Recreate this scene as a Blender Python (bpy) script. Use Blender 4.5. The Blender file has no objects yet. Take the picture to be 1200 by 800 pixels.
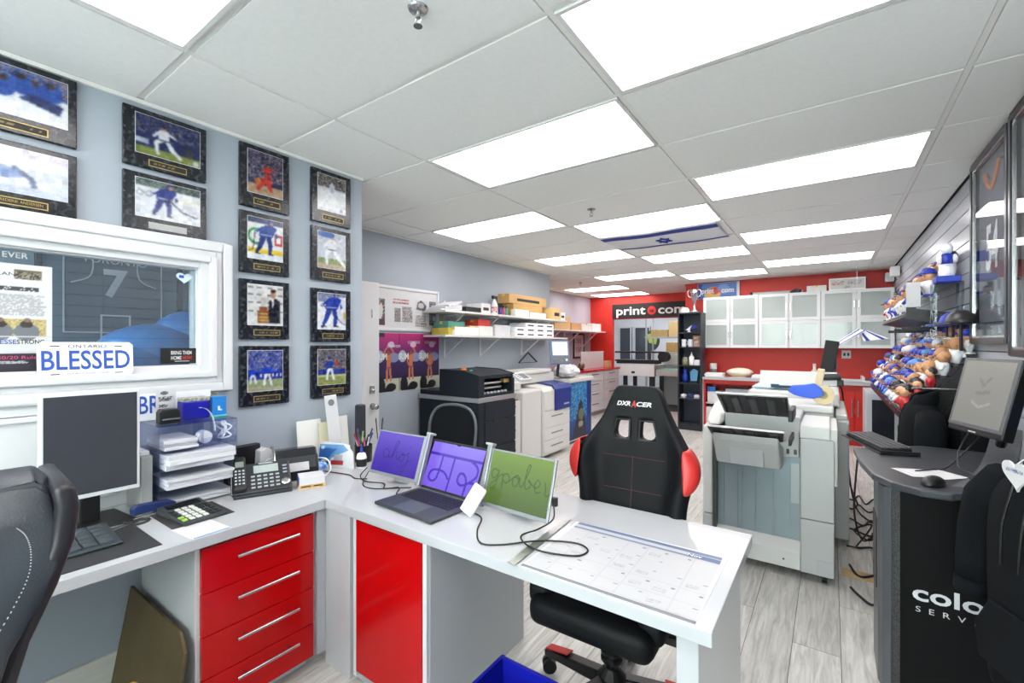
import bpy, bmesh, math, random
import numpy as np
from mathutils import Matrix, Vector
random.seed(7); np.random.seed(7)
scene = bpy.context.scene
C = scene.collection
PI = math.pi

def lin(c):
    return tuple(((x/255.0)/12.92 if x/255.0 <= .04045 else ((x/255.0+.055)/1.055)**2.4) for x in c)

# ---------------------------------------------------------------- camera, world, exposure
cam_data = bpy.data.cameras.new('camera')
cam = bpy.data.objects.new('camera', cam_data); C.objects.link(cam)
cam.location = (0, 0, 1.45)
cam.rotation_euler = (PI/2, 0, math.radians(35.29))
cam_data.sensor_width = 36
cam_data.lens = 15.82
cam_data.shift_y = 0.0029
cam_data.clip_start = 0.02
scene.camera = cam
scene.cycles.transparent_max_bounces = 32

world = bpy.data.worlds.new('daylight'); scene.world = world
world.use_nodes = True
world.node_tree.nodes['Background'].inputs[0].default_value = (1.0, .96, .92, 1)
world.node_tree.nodes['Background'].inputs[1].default_value = 18.0
PANEL = 5.5          # emission strength of the ceiling light panels
vs = scene.view_settings
vs.view_transform = 'Standard'; vs.look = 'None'; vs.gamma = 1.0; vs.use_curve_mapping = False
vs.exposure = 0.51

# ---------------------------------------------------------------- helpers
MATS = {}
def M(name, c=(200,200,200), rough=.5, metal=0.0, spec=.5, var=0.0, vscale=8.0, bump=0.0, bscale=60.0,
      emit=0.0, coat=0.0, stretch=None, c2=None, dscale=None):
    if name in MATS: return MATS[name]
    m = bpy.data.materials.new(name); m.use_nodes = True
    nt = m.node_tree; b = nt.nodes['Principled BSDF']
    L = lin(c)
    b.inputs['Base Color'].default_value = (*L, 1)
    b.inputs['Roughness'].default_value = rough
    b.inputs['Metallic'].default_value = metal
    b.inputs['Specular IOR Level'].default_value = spec
    b.inputs['Coat Weight'].default_value = coat
    tc = nt.nodes.new('ShaderNodeTexCoord')
    mp = nt.nodes.new('ShaderNodeMapping')
    nt.links.new(tc.outputs['Object'], mp.inputs[0])
    if stretch: mp.inputs['Scale'].default_value = stretch
    if var > 0 or c2:
        n = nt.nodes.new('ShaderNodeTexNoise'); n.inputs['Scale'].default_value = vscale
        n.inputs['Detail'].default_value = 5
        nt.links.new(mp.outputs[0], n.inputs['Vector'])
        r = nt.nodes.new('ShaderNodeValToRGB')
        if c2:
            r.color_ramp.elements[0].position = .38; r.color_ramp.elements[1].position = .62
            r.color_ramp.elements[0].color = (*L, 1); r.color_ramp.elements[1].color = (*lin(c2), 1)
        else:
            r.color_ramp.elements[0].color = tuple(x*(1-var) for x in L)+(1,)
            r.color_ramp.elements[1].color = tuple(min(1, x*(1+var)) for x in L)+(1,)
            r.color_ramp.elements[0].position = .3; r.color_ramp.elements[1].position = .7
        nt.links.new(n.outputs['Fac'], r.inputs[0]); nt.links.new(r.outputs[0], b.inputs['Base Color'])
    if bump > 0:
        n2 = nt.nodes.new('ShaderNodeTexNoise'); n2.inputs['Scale'].default_value = bscale
        n2.inputs['Detail'].default_value = 3
        nt.links.new(mp.outputs[0], n2.inputs['Vector'])
        bp = nt.nodes.new('ShaderNodeBump'); bp.inputs['Strength'].default_value = bump
        bp.inputs['Distance'].default_value = .002
        nt.links.new(n2.outputs['Fac'], bp.inputs['Height']); nt.links.new(bp.outputs[0], b.inputs['Normal'])
    if emit > 0:
        b.inputs['Emission Color'].default_value = (*L, 1); b.inputs['Emission Strength'].default_value = emit
    MATS[name] = m
    return m

def glassmat(name, tint=(235,245,245), refl=.10, rough=.0, edge=.8):
    if name in MATS: return MATS[name]
    m = bpy.data.materials.new(name); m.use_nodes = True; nt = m.node_tree
    for n in list(nt.nodes): nt.nodes.remove(n)
    o = nt.nodes.new('ShaderNodeOutputMaterial'); mx = nt.nodes.new('ShaderNodeMixShader')
    t = nt.nodes.new('ShaderNodeBsdfTransparent'); t.inputs[0].default_value = (*lin(tint), 1)
    g = nt.nodes.new('ShaderNodeBsdfGlossy'); g.inputs['Roughness'].default_value = rough
    fc = nt.nodes.new('ShaderNodeLayerWeight'); fc.inputs[0].default_value = .5
    pw = nt.nodes.new('ShaderNodeMath'); pw.operation = 'POWER'; pw.inputs[1].default_value = 5.0; nt.links.new(fc.outputs['Facing'], pw.inputs[0])
    lw = nt.nodes.new('ShaderNodeMath'); lw.operation = 'MULTIPLY_ADD'; lw.inputs[1].default_value = edge; lw.inputs[2].default_value = .02; nt.links.new(pw.outputs[0], lw.inputs[0])
    ad = nt.nodes.new('ShaderNodeMath'); ad.operation = 'ADD'; ad.inputs[1].default_value = refl; ad.use_clamp = True
    nt.links.new(lw.outputs[0], ad.inputs[0]); nt.links.new(ad.outputs[0], mx.inputs[0])
    nt.links.new(t.outputs[0], mx.inputs[1]); nt.links.new(g.outputs[0], mx.inputs[2]); nt.links.new(mx.outputs[0], o.inputs[0])
    MATS[name] = m; return m

def frostmat(name, c=(222,230,228), clear=.38):
    if name in MATS: return MATS[name]
    m = bpy.data.materials.new(name); m.use_nodes = True; nt = m.node_tree; b = nt.nodes['Principled BSDF']
    b.inputs['Base Color'].default_value = (*lin(c), 1); b.inputs['Roughness'].default_value = .25
    t = nt.nodes.new('ShaderNodeBsdfTransparent'); t.inputs[0].default_value = (*lin((236,242,240)), 1)
    tl = nt.nodes.new('ShaderNodeBsdfTranslucent'); tl.inputs[0].default_value = (*lin(c), 1)
    m1 = nt.nodes.new('ShaderNodeMixShader'); m1.inputs[0].default_value = .4
    m2 = nt.nodes.new('ShaderNodeMixShader'); m2.inputs[0].default_value = clear
    nt.links.new(b.outputs[0], m1.inputs[1]); nt.links.new(tl.outputs[0], m1.inputs[2]); nt.links.new(m1.outputs[0], m2.inputs[1]); nt.links.new(t.outputs[0], m2.inputs[2])
    b.inputs['Specular IOR Level'].default_value = .8; b.inputs['Roughness'].default_value = .07
    nt.links.new(m2.outputs[0], nt.nodes['Material Output'].inputs[0]); MATS[name] = m; return m

def printmat(name='print', rough=.45, emit=0.0):
    if name in MATS: return MATS[name]
    m = bpy.data.materials.new(name); m.use_nodes = True; nt = m.node_tree; b = nt.nodes['Principled BSDF']
    a = nt.nodes.new('ShaderNodeAttribute'); a.attribute_name = 'Col'
    if emit > 0:
        b.inputs['Base Color'].default_value = (.01, .01, .012, 1)
        nt.links.new(a.outputs['Color'], b.inputs['Emission Color']); b.inputs['Emission Strength'].default_value = emit
    else:
        nt.links.new(a.outputs['Color'], b.inputs['Base Color'])
    b.inputs['Roughness'].default_value = rough
    MATS[name] = m; return m

RM = {}      # world matrix of every root / part
def rot3(rx=0, ry=0, rz=0):
    return Matrix.Rotation(rz, 4, 'Z') @ Matrix.Rotation(ry, 4, 'Y') @ Matrix.Rotation(rx, 4, 'X')

class MB:
    def __init__(s): s.v = []; s.f = []
    def add(s, vs_, fs):
        o = len(s.v); s.v += [tuple(p) for p in vs_]; s.f += [tuple(i+o for i in f) for f in fs]; return s
    def box(s, x0, x1, y0, y1, z0, z1):
        return s.add([(x0,y0,z0),(x1,y0,z0),(x1,y1,z0),(x0,y1,z0),(x0,y0,z1),(x1,y0,z1),(x1,y1,z1),(x0,y1,z1)],
                     [(0,3,2,1),(4,5,6,7),(0,1,5,4),(1,2,6,5),(2,3,7,6),(3,0,4,7)])
    def obox(s, c, size, mat=None):
        a, b, d = (x/2 for x in size)
        pts = [Vector((x,y,z)) for z in (-d,d) for x, y in ((-a,-b),(a,-b),(a,b),(-a,b))]
        mt = Matrix.Translation(c) @ (mat or Matrix())
        return s.add([mt @ p for p in pts], [(0,3,2,1),(4,5,6,7),(0,1,5,4),(1,2,6,5),(2,3,7,6),(3,0,4,7)])
    def cyl(s, p0, p1, r0, r1=None, n=14, caps=True):
        if r1 is None: r1 = r0
        p0 = Vector(p0); p1 = Vector(p1); d = (p1-p0).normalized()
        a = d.cross(Vector((0,0,1)));
        if a.length < 1e-4: a = Vector((1,0,0))
        a.normalize(); b = d.cross(a)
        vs_ = []; fs = []
        for i in range(n):
            t = 2*PI*i/n; u = a*math.cos(t)+b*math.sin(t)
            vs_ += [p0+u*r0, p1+u*r1]
        for i in range(n):
            j = (i+1) % n; fs.append((2*i, 2*j, 2*j+1, 2*i+1))
        if caps: fs += [tuple(2*i for i in range(n))[::-1], tuple(2*i+1 for i in range(n))]
        return s.add(vs_, fs)
    def tube(s, pts, r, n=8, closed=False, smooth=0):
        pts = [Vector(p) for p in pts]
        if smooth: pts = catmull(pts, smooth, closed)
        k = len(pts); vs_ = []; fs = []
        prev = None
        for i, p in enumerate(pts):
            if closed: d = pts[(i+1) % k]-pts[i-1]
            else: d = pts[min(i+1,k-1)]-pts[max(i-1,0)]
            d.normalize()
            if prev is None:
                a = d.cross(Vector((0,0,1)))
                if a.length < 1e-3: a = d.cross(Vector((1,0,0)))
            else:
                a = prev - d*prev.dot(d)
            a.normalize(); prev = a; b = d.cross(a)
            rr = r[i] if isinstance(r, (list,tuple)) else r
            for j in range(n):
                t = 2*PI*j/n; vs_.append(p+a*math.cos(t)*rr+b*math.sin(t)*rr)
        for i in range(k if closed else k-1):
            for j in range(n):
                a0 = i*n+j; a1 = i*n+(j+1) % n; i2 = (i+1) % k; b0 = i2*n+j; b1 = i2*n+(j+1) % n
                fs.append((a0,a1,b1,b0))
        if not closed: fs += [tuple(range(n))[::-1], tuple((k-1)*n+j for j in range(n))]
        return s.add(vs_, fs)
    def lathe(s, prof, c=(0,0,0), n=16, mat=None):
        mt = Matrix.Translation(c) @ (mat or Matrix())
        vs_ = []; fs = []; k = len(prof)
        for r, z in prof:
            for j in range(n):
                t = 2*PI*j/n; vs_.append(mt @ Vector((r*math.cos(t), r*math.sin(t), z)))
        for i in range(k-1):
            for j in range(n):
                fs.append((i*n+j, i*n+(j+1) % n, (i+1)*n+(j+1) % n, (i+1)*n+j))
        fs += [tuple(range(n))[::-1], tuple((k-1)*n+j for j in range(n))]
        return s.add(vs_, fs)
    def prism(s, poly, axis, a, b, mat=None):
        def P(p, t):
            q = {'x': (t,p[0],p[1]), 'y': (p[0],t,p[1]), 'z': (p[0],p[1],t)}[axis]
            return (mat @ Vector(q)) if mat else q
        n = len(poly)
        vs_ = [P(p,a) for p in poly]+[P(p,b) for p in poly]
        fs = [tuple(range(n))[::-1], tuple(range(n,2*n))]+[(i,(i+1) % n,n+(i+1) % n,n+i) for i in range(n)]
        return s.add(vs_, fs)
    def frame(s, axis, o0, o1, a0, a1, b0, b1, w, wb=None, wt=None):   # picture frame: plane normal axis, depth o0..o1
        wb = wb or w; wt = wt or w
        def bx(p0,p1,q0,q1):
            if axis == 'x': s.box(o0,o1,p0,p1,q0,q1)
            elif axis == 'y': s.box(p0,p1,o0,o1,q0,q1)
            else: s.box(p0,p1,q0,q1,o0,o1)
        bx(a0,a0+w,b0,b1); bx(a1-w,a1,b0,b1); bx(a0+w,a1-w,b0,b0+wb); bx(a0+w,a1-w,b1-wt,b1)
        return s
    def ell(s, c, r, nu=12, nv=8, mat=None):
        vs_ = []; fs = []
        mt = Matrix.Translation(c) @ (mat or Matrix())
        for i in range(nv+1):
            t = PI*i/nv
            for j in range(nu):
                p = 2*PI*j/nu
                vs_.append(mt @ Vector((r[0]*math.sin(t)*math.cos(p), r[1]*math.sin(t)*math.sin(p), r[2]*math.cos(t))))
        for i in range(nv):
            for j in range(nu):
                fs.append((i*nu+j, (i+1)*nu+j, (i+1)*nu+(j+1) % nu, i*nu+(j+1) % nu))
        return s.add(vs_, fs)
    def grid(s, fn, nu, nv):
        vs_ = [fn(i/nu, j/nv) for j in range(nv+1) for i in range(nu+1)]
        fs = [(j*(nu+1)+i, j*(nu+1)+i+1, (j+1)*(nu+1)+i+1, (j+1)*(nu+1)+i) for j in range(nv) for i in range(nu)]
        return s.add(vs_, fs)
    def build(s, name, mat, parent=None, bevel=0.0, smooth=False, world=True, seg=2, sub=0, solid=0.0, label=None, shrink=None):
        me = bpy.data.meshes.new(name)
        vs_ = s.v
        pm = RM.get(parent.name) if parent else None
        if pm is not None and world:
            inv = pm.inverted(); vs_ = [inv @ Vector(p) for p in vs_]
        me.from_pydata([tuple(p) for p in vs_], [], s.f)
        bm = bmesh.new(); bm.from_mesh(me)
        bmesh.ops.remove_doubles(bm, verts=bm.verts, dist=1e-6)
        bmesh.ops.recalc_face_normals(bm, faces=bm.faces); bm.to_mesh(me); bm.free()
        if smooth:
            me.polygons.foreach_set('use_smooth', [True]*len(me.polygons))
        me.materials.append(mat)
        o = bpy.data.objects.new(name, me); C.objects.link(o)
        if parent: o.parent = parent
        RM[o.name] = pm if pm is not None else Matrix()
        if solid: 
            md = o.modifiers.new('thickness','SOLIDIFY'); md.thickness = solid; md.offset = 0
        if bevel:
            md = o.modifiers.new('bevel','BEVEL'); md.width = bevel; md.segments = seg; md.limit_method = 'ANGLE'
            md.angle_limit = math.radians(40)
        if sub:
            md = o.modifiers.new('smooth','SUBSURF'); md.levels = sub; md.render_levels = sub
        if label: o['label'] = label
        return o

def catmull(pts, k, closed=False):
    n = len(pts); out = []
    rng = range(n) if closed else range(n-1)
    for i in rng:
        if closed: p0,p1,p2,p3 = pts[i-1],pts[i],pts[(i+1)%n],pts[(i+2)%n]
        else: p0,p1,p2,p3 = pts[max(i-1,0)],pts[i],pts[i+1],pts[min(i+2,n-1)]
        for j in range(k):
            t = j/k
            out.append(.5*((2*p1)+(p2-p0)*t+(2*p0-5*p1+4*p2-p3)*t*t+(3*p1-p0-3*p2+p3)*t**3))
    if not closed: out.append(pts[-1])
    return out

def thing(name, label, cat, loc=(0,0,0), rz=0.0, group=None):
    o = bpy.data.objects.new(name, None); C.objects.link(o)
    o.empty_display_size = .05
    o.location = loc; o.rotation_euler = (0,0,rz)
    o['label'] = label; o['category'] = cat
    if group: o['group'] = group
    RM[o.name] = Matrix.Translation(loc) @ Matrix.Rotation(rz, 4, 'Z')
    return o
def tag(o, label, cat, group=None):
    o['label'] = label; o['category'] = cat
    if group: o['group'] = group
    return o
def struct(o): o['kind'] = 'structure'; return o
def dup(root, loc, rz=0.0, label=None, group=None, scale=None):
    r = root.copy(); C.objects.link(r); r.location = loc; r.rotation_euler = (0,0,rz)
    if scale: r.scale = (scale,)*3
    if label: r['label'] = label
    if group: r['group'] = group
    for ch in list(root.children):
        c = ch.copy(); C.objects.link(c); c.parent = r
        for g in list(ch.children):
            d = g.copy(); C.objects.link(d); d.parent = c
    RM[r.name] = Matrix.Translation(loc) @ Matrix.Rotation(rz, 4, 'Z')
    return r

def text(s, mat, org, ax, ay, h, parent=None, name='lettering', width=None, depth=.0015, align='LEFT', bold=0.0, shear=0.0):
    cu = bpy.data.curves.new(name, 'FONT'); cu.body = s; cu.size = 1; cu.offset = bold; cu.shear = shear
    cu.resolution_u = 3
    t = bpy.data.objects.new(name+'_src', cu); C.objects.link(t)
    dg = bpy.context.evaluated_depsgraph_get(); dg.update()
    me = bpy.data.meshes.new_from_object(t.evaluated_get(dg))
    bpy.data.objects.remove(t); bpy.data.curves.remove(cu)
    n = len(me.vertices)
    co = np.empty(n*3); me.vertices.foreach_get('co', co); co = co.reshape(-1,3)
    if n == 0: return None
    x0, x1 = co[:,0].min(), co[:,0].max(); sy = h/.70
    sx = (width/(x1-x0)) if width else sy
    X = (co[:,0]-x0)*sx; Y = co[:,1]*sy
    tw = (x1-x0)*sx
    if align == 'CENTER': X -= tw/2
    if align == 'RIGHT': X -= tw
    ax = np.array(ax, float); ay = np.array(ay, float); nrm = np.cross(ax, ay)
    W = np.array(org, float)+X[:,None]*ax+Y[:,None]*ay
    faces = [tuple(p.vertices) for p in me.polygons]
    bpy.data.meshes.remove(me)
    mb = MB(); mb.add([tuple(p+nrm*depth) for p in W], faces)
    bmm = mb.build(name, mat, parent)
    return bmm

# ---- small painted prints: a fine grid of points carrying a colour attribute
class Cv:
    def __init__(s, nx, ny, bg=(255,255,255)):
        s.nx, s.ny = nx, ny; s.a = np.empty((ny,nx,3)); s.a[:] = bg
        s.U, s.V = np.meshgrid((np.arange(nx)+.5)/nx, (np.arange(ny)+.5)/ny)
        s.asp = ny/nx
    def _p(s, m, c): s.a[m] = c; return s
    def rect(s, u0, u1, v0, v1, c): return s._p((s.U>=u0)&(s.U<=u1)&(s.V>=v0)&(s.V<=v1), c)
    def ell(s, cu, cv, ru, rv, c): return s._p(((s.U-cu)/ru)**2+((s.V-cv)/rv)**2 <= 1, c)
    def poly(s, pts, c):
        inside = np.zeros(s.U.shape, bool); n = len(pts); j = n-1
        for i in range(n):
            xi,yi = pts[i]; xj,yj = pts[j]
            cond = ((yi > s.V) != (yj > s.V)) & (s.U < (xj-xi)*(s.V-yi)/(yj-yi+1e-12)+xi)
            inside ^= cond; j = i
        return s._p(inside, c)
    def line(s, pts, w, c, smooth=0):
        if smooth: pts = [tuple(p)[:2] for p in catmull([Vector((a,b,0)) for a,b in pts], smooth)]
        d = np.full(s.U.shape, 9.)
        for (x0,y0),(x1,y1) in zip(pts[:-1], pts[1:]):
            ux, uy = x1-x0, (y1-y0)*s.asp
            px, py = s.U-x0, (s.V-y0)*s.asp
            L2 = ux*ux+uy*uy+1e-12
            t = np.clip((px*ux+py*uy)/L2, 0, 1)
            d = np.minimum(d, np.hypot(px-t*ux, py-t*uy))
        return s._p(d <= w/2, c)
    def grad(s, c0, c1, v0=0, v1=1):
        m = (s.V>=v0)&(s.V<=v1); t = ((s.V-v0)/(v1-v0))[m][:,None]
        s.a[m] = np.array(c0)*(1-t)+np.array(c1)*t; return s
    def crowd(s, u0, u1, v0, v1, cols, p=1.0):
        m = (s.U>=u0)&(s.U<=u1)&(s.V>=v0)&(s.V<=v1)&(np.random.rand(*s.U.shape) < p)
        cols = np.array(cols); k = np.random.randint(0, len(cols), m.sum()); s.a[m] = cols[k]; return s
    def lines(s, u0, u1, v0, v1, n, c, w=.35, p=.75):
        for i in range(n):
            v = v1-(i+.5)*(v1-v0)/n
            m = (s.U>=u0)&(s.U<=u1-random.random()*.1*(u1-u0))&(abs(s.V-v) <= w*(v1-v0)/n/2+.5/s.ny)&(np.random.rand(*s.U.shape) < p)
            s.a[m] = c
        return s
    def photographic(s, amp=9):
        p = np.pad(s.a, ((1,1),(1,1),(0,0)), 'edge'); b = sum(p[i:i+s.ny, j:j+s.nx] for i in range(3) for j in range(3))/9.
        low = np.kron(np.random.randn(s.ny//4+1, s.nx//4+1), np.ones((4,4)))[:s.ny,:s.nx,None]
        s.a = s.a*.35+b*.65+low*amp+np.random.randn(s.ny,s.nx,1)*amp*.5; return s
    def build(s, name, org, ax, ay, parent=None, mat=None):
        org, ax, ay = (np.array(q, float) for q in (org, ax, ay))
        nx, ny = s.nx, s.ny
        I, J = np.meshgrid(np.arange(nx)/(nx-1), np.arange(ny)/(ny-1))
        P = org+I[...,None]*ax+J[...,None]*ay
        P = P.reshape(-1,3)
        pm = RM.get(parent.name) if parent else None
        if pm is not None:
            inv = np.array(pm.inverted()); P = P@inv[:3,:3].T+inv[:3,3]
        idx = np.arange(nx*ny).reshape(ny,nx)
        F = np.stack([idx[:-1,:-1],idx[:-1,1:],idx[1:,1:],idx[1:,:-1]], -1).reshape(-1,4)
        me = bpy.data.meshes.new(name)
        me.vertices.add(len(P)); me.vertices.foreach_set('co', P.ravel())
        me.loops.add(F.size); me.loops.foreach_set('vertex_index', F.ravel().astype(np.int32))
        me.polygons.add(len(F)); me.polygons.foreach_set('loop_start', (np.arange(len(F))*4).astype(np.int32))
        me.update(calc_edges=True)
        a = np.clip(s.a/255., 0, 1); a = np.where(a <= .04045, a/12.92, ((a+.055)/1.055)**2.4)
        col = np.ones((nx*ny,4)); col[:,:3] = a.reshape(-1,3)*(.70 if mat is None or not mat.name.endswith('screen') and 'screen' not in mat.name else 1.0)
        at = me.color_attributes.new('Col', 'FLOAT_COLOR', 'POINT'); at.data.foreach_set('color', col.ravel())
        me.materials.append(mat or printmat())
        o = bpy.data.objects.new(name, me); C.objects.link(o)
        if parent: o.parent = parent
        RM[o.name] = pm if pm is not None else Matrix()
        return o

def box_obj(name, mat, b, parent=None, bevel=.003, **k):
    return MB().box(*b).build(name, mat, parent, bevel=bevel, **k)

# ---------------------------------------------------------------- shared materials
m_wall = M('wall_paint_blue_grey', (162,171,181), .6, var=.03, vscale=3, bump=.08, bscale=180)
m_wallfar = M('wall_paint_lilac_grey', (178,178,190), .6, var=.03)
m_red = M('wall_paint_red', (200,42,30), .5, var=.04, vscale=4)
m_white = M('white_paint', (210,211,213), .4)
m_lam = M('white_gloss_laminate', (184,186,190), .14, spec=.5)
m_black = M('black_plastic', (13,14,16), .42)
m_dgrey = M('charcoal_plastic', (34,37,42), .45)
m_grey = M('grey_plastic', (170,172,172), .45)
m_lgrey = M('light_grey_plastic', (212,212,208), .4)
m_chrome = M('brushed_steel', (190,190,190), .25, metal=1.0)
m_paper = M('white_paper', (204,204,206), .7)
m_card = M('cardboard', (196,160,110), .75, var=.08, vscale=20)
m_blue = M('royal_blue_plastic', (12,20,150), .35)
m_rubber = M('black_cable_rubber', (22,22,24), .5)
m_ink = M('black_ink', (18,18,20), .6)
m_inkw = M('white_ink', (214,214,214), .5)
m_inkb = M('blue_ink', (40,80,170), .5)
m_redgl = M('red_gloss_lacquer', (186,6,10), .16, spec=.28)
m_glass = glassmat('clear_glass')
# ================================================================ SHELL
GX0, GY0, GW, GD = -1.986, 1.904, 1.2192, .6096
HC = 2.555
# floor and planks -------------------------------------------------
def plankmat():
    m = bpy.data.materials.new('pale_oak_plank'); m.use_nodes = True; nt = m.node_tree; b = nt.nodes['Principled BSDF']
    tc = nt.nodes.new('ShaderNodeTexCoord'); oi = nt.nodes.new('ShaderNodeObjectInfo')
    ad = nt.nodes.new('ShaderNodeVectorMath'); ad.operation = 'ADD'
    sc = nt.nodes.new('ShaderNodeVectorMath'); sc.operation = 'SCALE'; sc.inputs['Scale'].default_value = 40
    cx = nt.nodes.new('ShaderNodeCombineXYZ')
    nt.links.new(oi.outputs['Random'], cx.inputs[0]); nt.links.new(oi.outputs['Random'], cx.inputs[1]); nt.links.new(cx.outputs[0], sc.inputs[0])
    nt.links.new(tc.outputs['Object'], ad.inputs[0]); nt.links.new(sc.outputs[0], ad.inputs[1])
    mp = nt.nodes.new('ShaderNodeMapping'); mp.inputs['Scale'].default_value = (26, 2.2, 1); nt.links.new(ad.outputs[0], mp.inputs[0])
    n = nt.nodes.new('ShaderNodeTexNoise'); n.inputs['Scale'].default_value = 1.6; n.inputs['Detail'].default_value = 8; n.inputs['Roughness'].default_value = .65
    n.inputs['Distortion'].default_value = .8
    nt.links.new(mp.outputs[0], n.inputs['Vector'])
    r = nt.nodes.new('ShaderNodeValToRGB'); r.color_ramp.elements[0].position = .3; r.color_ramp.elements[1].position = .66
    r.color_ramp.elements[0].color = (*lin((158,156,152)),1); r.color_ramp.elements[1].color = (*lin((212,210,205)),1)
    nt.links.new(n.outputs['Fac'], r.inputs[0])
    hv = nt.nodes.new('ShaderNodeHueSaturation'); mr = nt.nodes.new('ShaderNodeMapRange'); mr.inputs[3].default_value = .88; mr.inputs[4].default_value = 1.08
    nt.links.new(oi.outputs['Random'], mr.inputs[0]); nt.links.new(mr.outputs[0], hv.inputs['Value']); nt.links.new(r.outputs[0], hv.inputs['Color'])
    nt.links.new(hv.outputs[0], b.inputs['Base Color']); b.inputs['Roughness'].default_value = .38
    bp = nt.nodes.new('ShaderNodeBump'); bp.inputs['Strength'].default_value = .15; bp.inputs['Distance'].default_value = .002
    nt.links.new(n.outputs['Fac'], bp.inputs['Height']); nt.links.new(bp.outputs[0], b.inputs['Normal'])
    return m
m_plank = plankmat()
floor = struct(MB().box(-4.85,.9,-3.05,14.1,-.06,-.004).build('floor', M('floor_joint_grey',(70,68,65),.8)))
PW, PL = .192, 1.22
pme = None
for i in range(29):
    x0 = -4.76+i*PW
    off = (i*0.413) % 1.0*PL
    for j in range(-1, 9):
        y0 = .25+off+j*PL
        ya, yb = max(y0, .25), min(y0+PL, 9.95)
        if yb-ya < .05: continue
        if x0+PW < -3.62 and yb < 6.1: continue
        if x0+PW < -2.6 and yb < 1.9: continue
        if ya > 8.62 and x0 > -2.1: continue
        full = (ya == y0 and yb == y0+PL)
        if full and pme:
            o = bpy.data.objects.new('plank', pme); C.objects.link(o); o.parent = floor; o.location = (x0, ya, 0)
        else:
            L_ = yb-ya
            o = MB().box(.0014, PW-.0014, .0014, L_-.0014, -.004, 0).build('plank', m_plank, floor, world=False)
            o.location = (x0, ya, 0)
            if full: pme = o.data
# walls --------------------------------------------------------------
mb = MB()
mb.box(-2.65,-2.55,-3,1.87,0,1.30).box(-2.65,-2.55,-3,1.87,1.87,2.60).box(-2.65,-2.55,.96,1.87,1.30,1.87).box(-2.65,-2.55,-3,-.9,1.30,1.87)
struct(mb.build('wall_left', m_wall))
struct(MB().box(-3.70,-2.65,1.77,1.87,0,2.60).build('wall_left_return', m_wall))
struct(MB().box(-3.70,-3.60,1.87,6.11,0,2.60).build('wall_left_recess', m_wall))
struct(MB().box(-4.80,-3.70,6.01,6.11,0,2.60).build('wall_left_step', m_wall))
struct(MB().box(-4.80,-4.70,6.11,9.90,0,2.60).build('wall_left_far', m_wallfar))
# far red wall with the wide opening to the back room
struct(MB().box(-4.80,-4.14,9.90,10.0,0,2.60).box(-4.14,-2.0,9.90,10.0,2.03,2.60).box(-2.18,.85,9.90,10.0,0,2.03).box(-2.0,.85,9.90,10.0,2.03,2.6).build('wall_back', m_red))
struct(MB().box(-2.18,.85,8.60,8.70,0,2.60).box(-2.18,-2.08,8.70,9.90,0,2.60).build('wall_back_cabinets', m_red))
# back room beyond the opening
m_bk = M('back_room_white', (222,224,226), .6)
struct(MB().box(-6.0,-4.8,9.9,10.0,-.06,2.7).box(-6.0,-5.9,10.0,14,0,2.7).box(-6.0,-.5,13.9,14.0,0,2.7).box(-.6,-.5,10.0,13.9,0,2.7).build('wall_back_room', m_bk))
struct(MB().box(-6.0,-.5,10.0,14.0,2.62,2.7).build('ceiling_back_room', m_bk))
struct(MB().box(-6.0,-4.85,10.0,14.0,-.06,-.004).build('floor_back_room', M('back_room_floor',(196,196,194),.4)))
# right wall of slatboard
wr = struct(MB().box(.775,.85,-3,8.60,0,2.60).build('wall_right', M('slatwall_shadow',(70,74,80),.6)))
m_slat = M('slatwall_grey', (176,182,190), .28, var=.02)
zz = HC-.004
prev = None
k = 0
while zz > .12:
    z1 = zz; z0 = max(zz-.098, .02)
    for ya, yb in ((-3.0,1.3),(1.302,3.74),(3.742,6.18),(6.182,8.6)):
        o = MB().box(.75,.775,ya,yb,z0,z1).build('slat', m_slat, wr, bevel=.002)
    zz -= .104; k += 1
# wall behind the camera: an unseen shopfront window, added to let in fill light
struct(MB().box(-2.65,-2.2,-3.1,-3,0,2.6).box(.55,.85,-3.1,-3,0,2.6).box(-2.2,.55,-3.1,-3,0,.85).box(-2.2,.55,-3.1,-3,2.45,2.6).build('wall_front', m_wall))  # sill raised to keep low fill light from reaching under the desks
w2 = struct(MB().frame('y',-3.08,-3.02,-2.2,.55,.85,2.45,.05).box(-.85,-.80,-3.08,-3.02,.9,2.4).build('added_fill_window', m_dgrey))
MB().box(-2.15,-.85,-3.052,-3.048,.9,2.4).build('pane', m_glass, w2); MB().box(-.80,.5,-3.052,-3.048,.9,2.4).build('pane', m_glass, w2)
struct(MB().box(-2.65,.85,-3.1,13.0,2.585,2.66).box(-4.80,-2.65,1.77,13.0,2.585,2.66).build('ceiling', M('ceiling_void',(60,60,60),.9)))
ceil = bpy.data.objects['ceiling']
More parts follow.
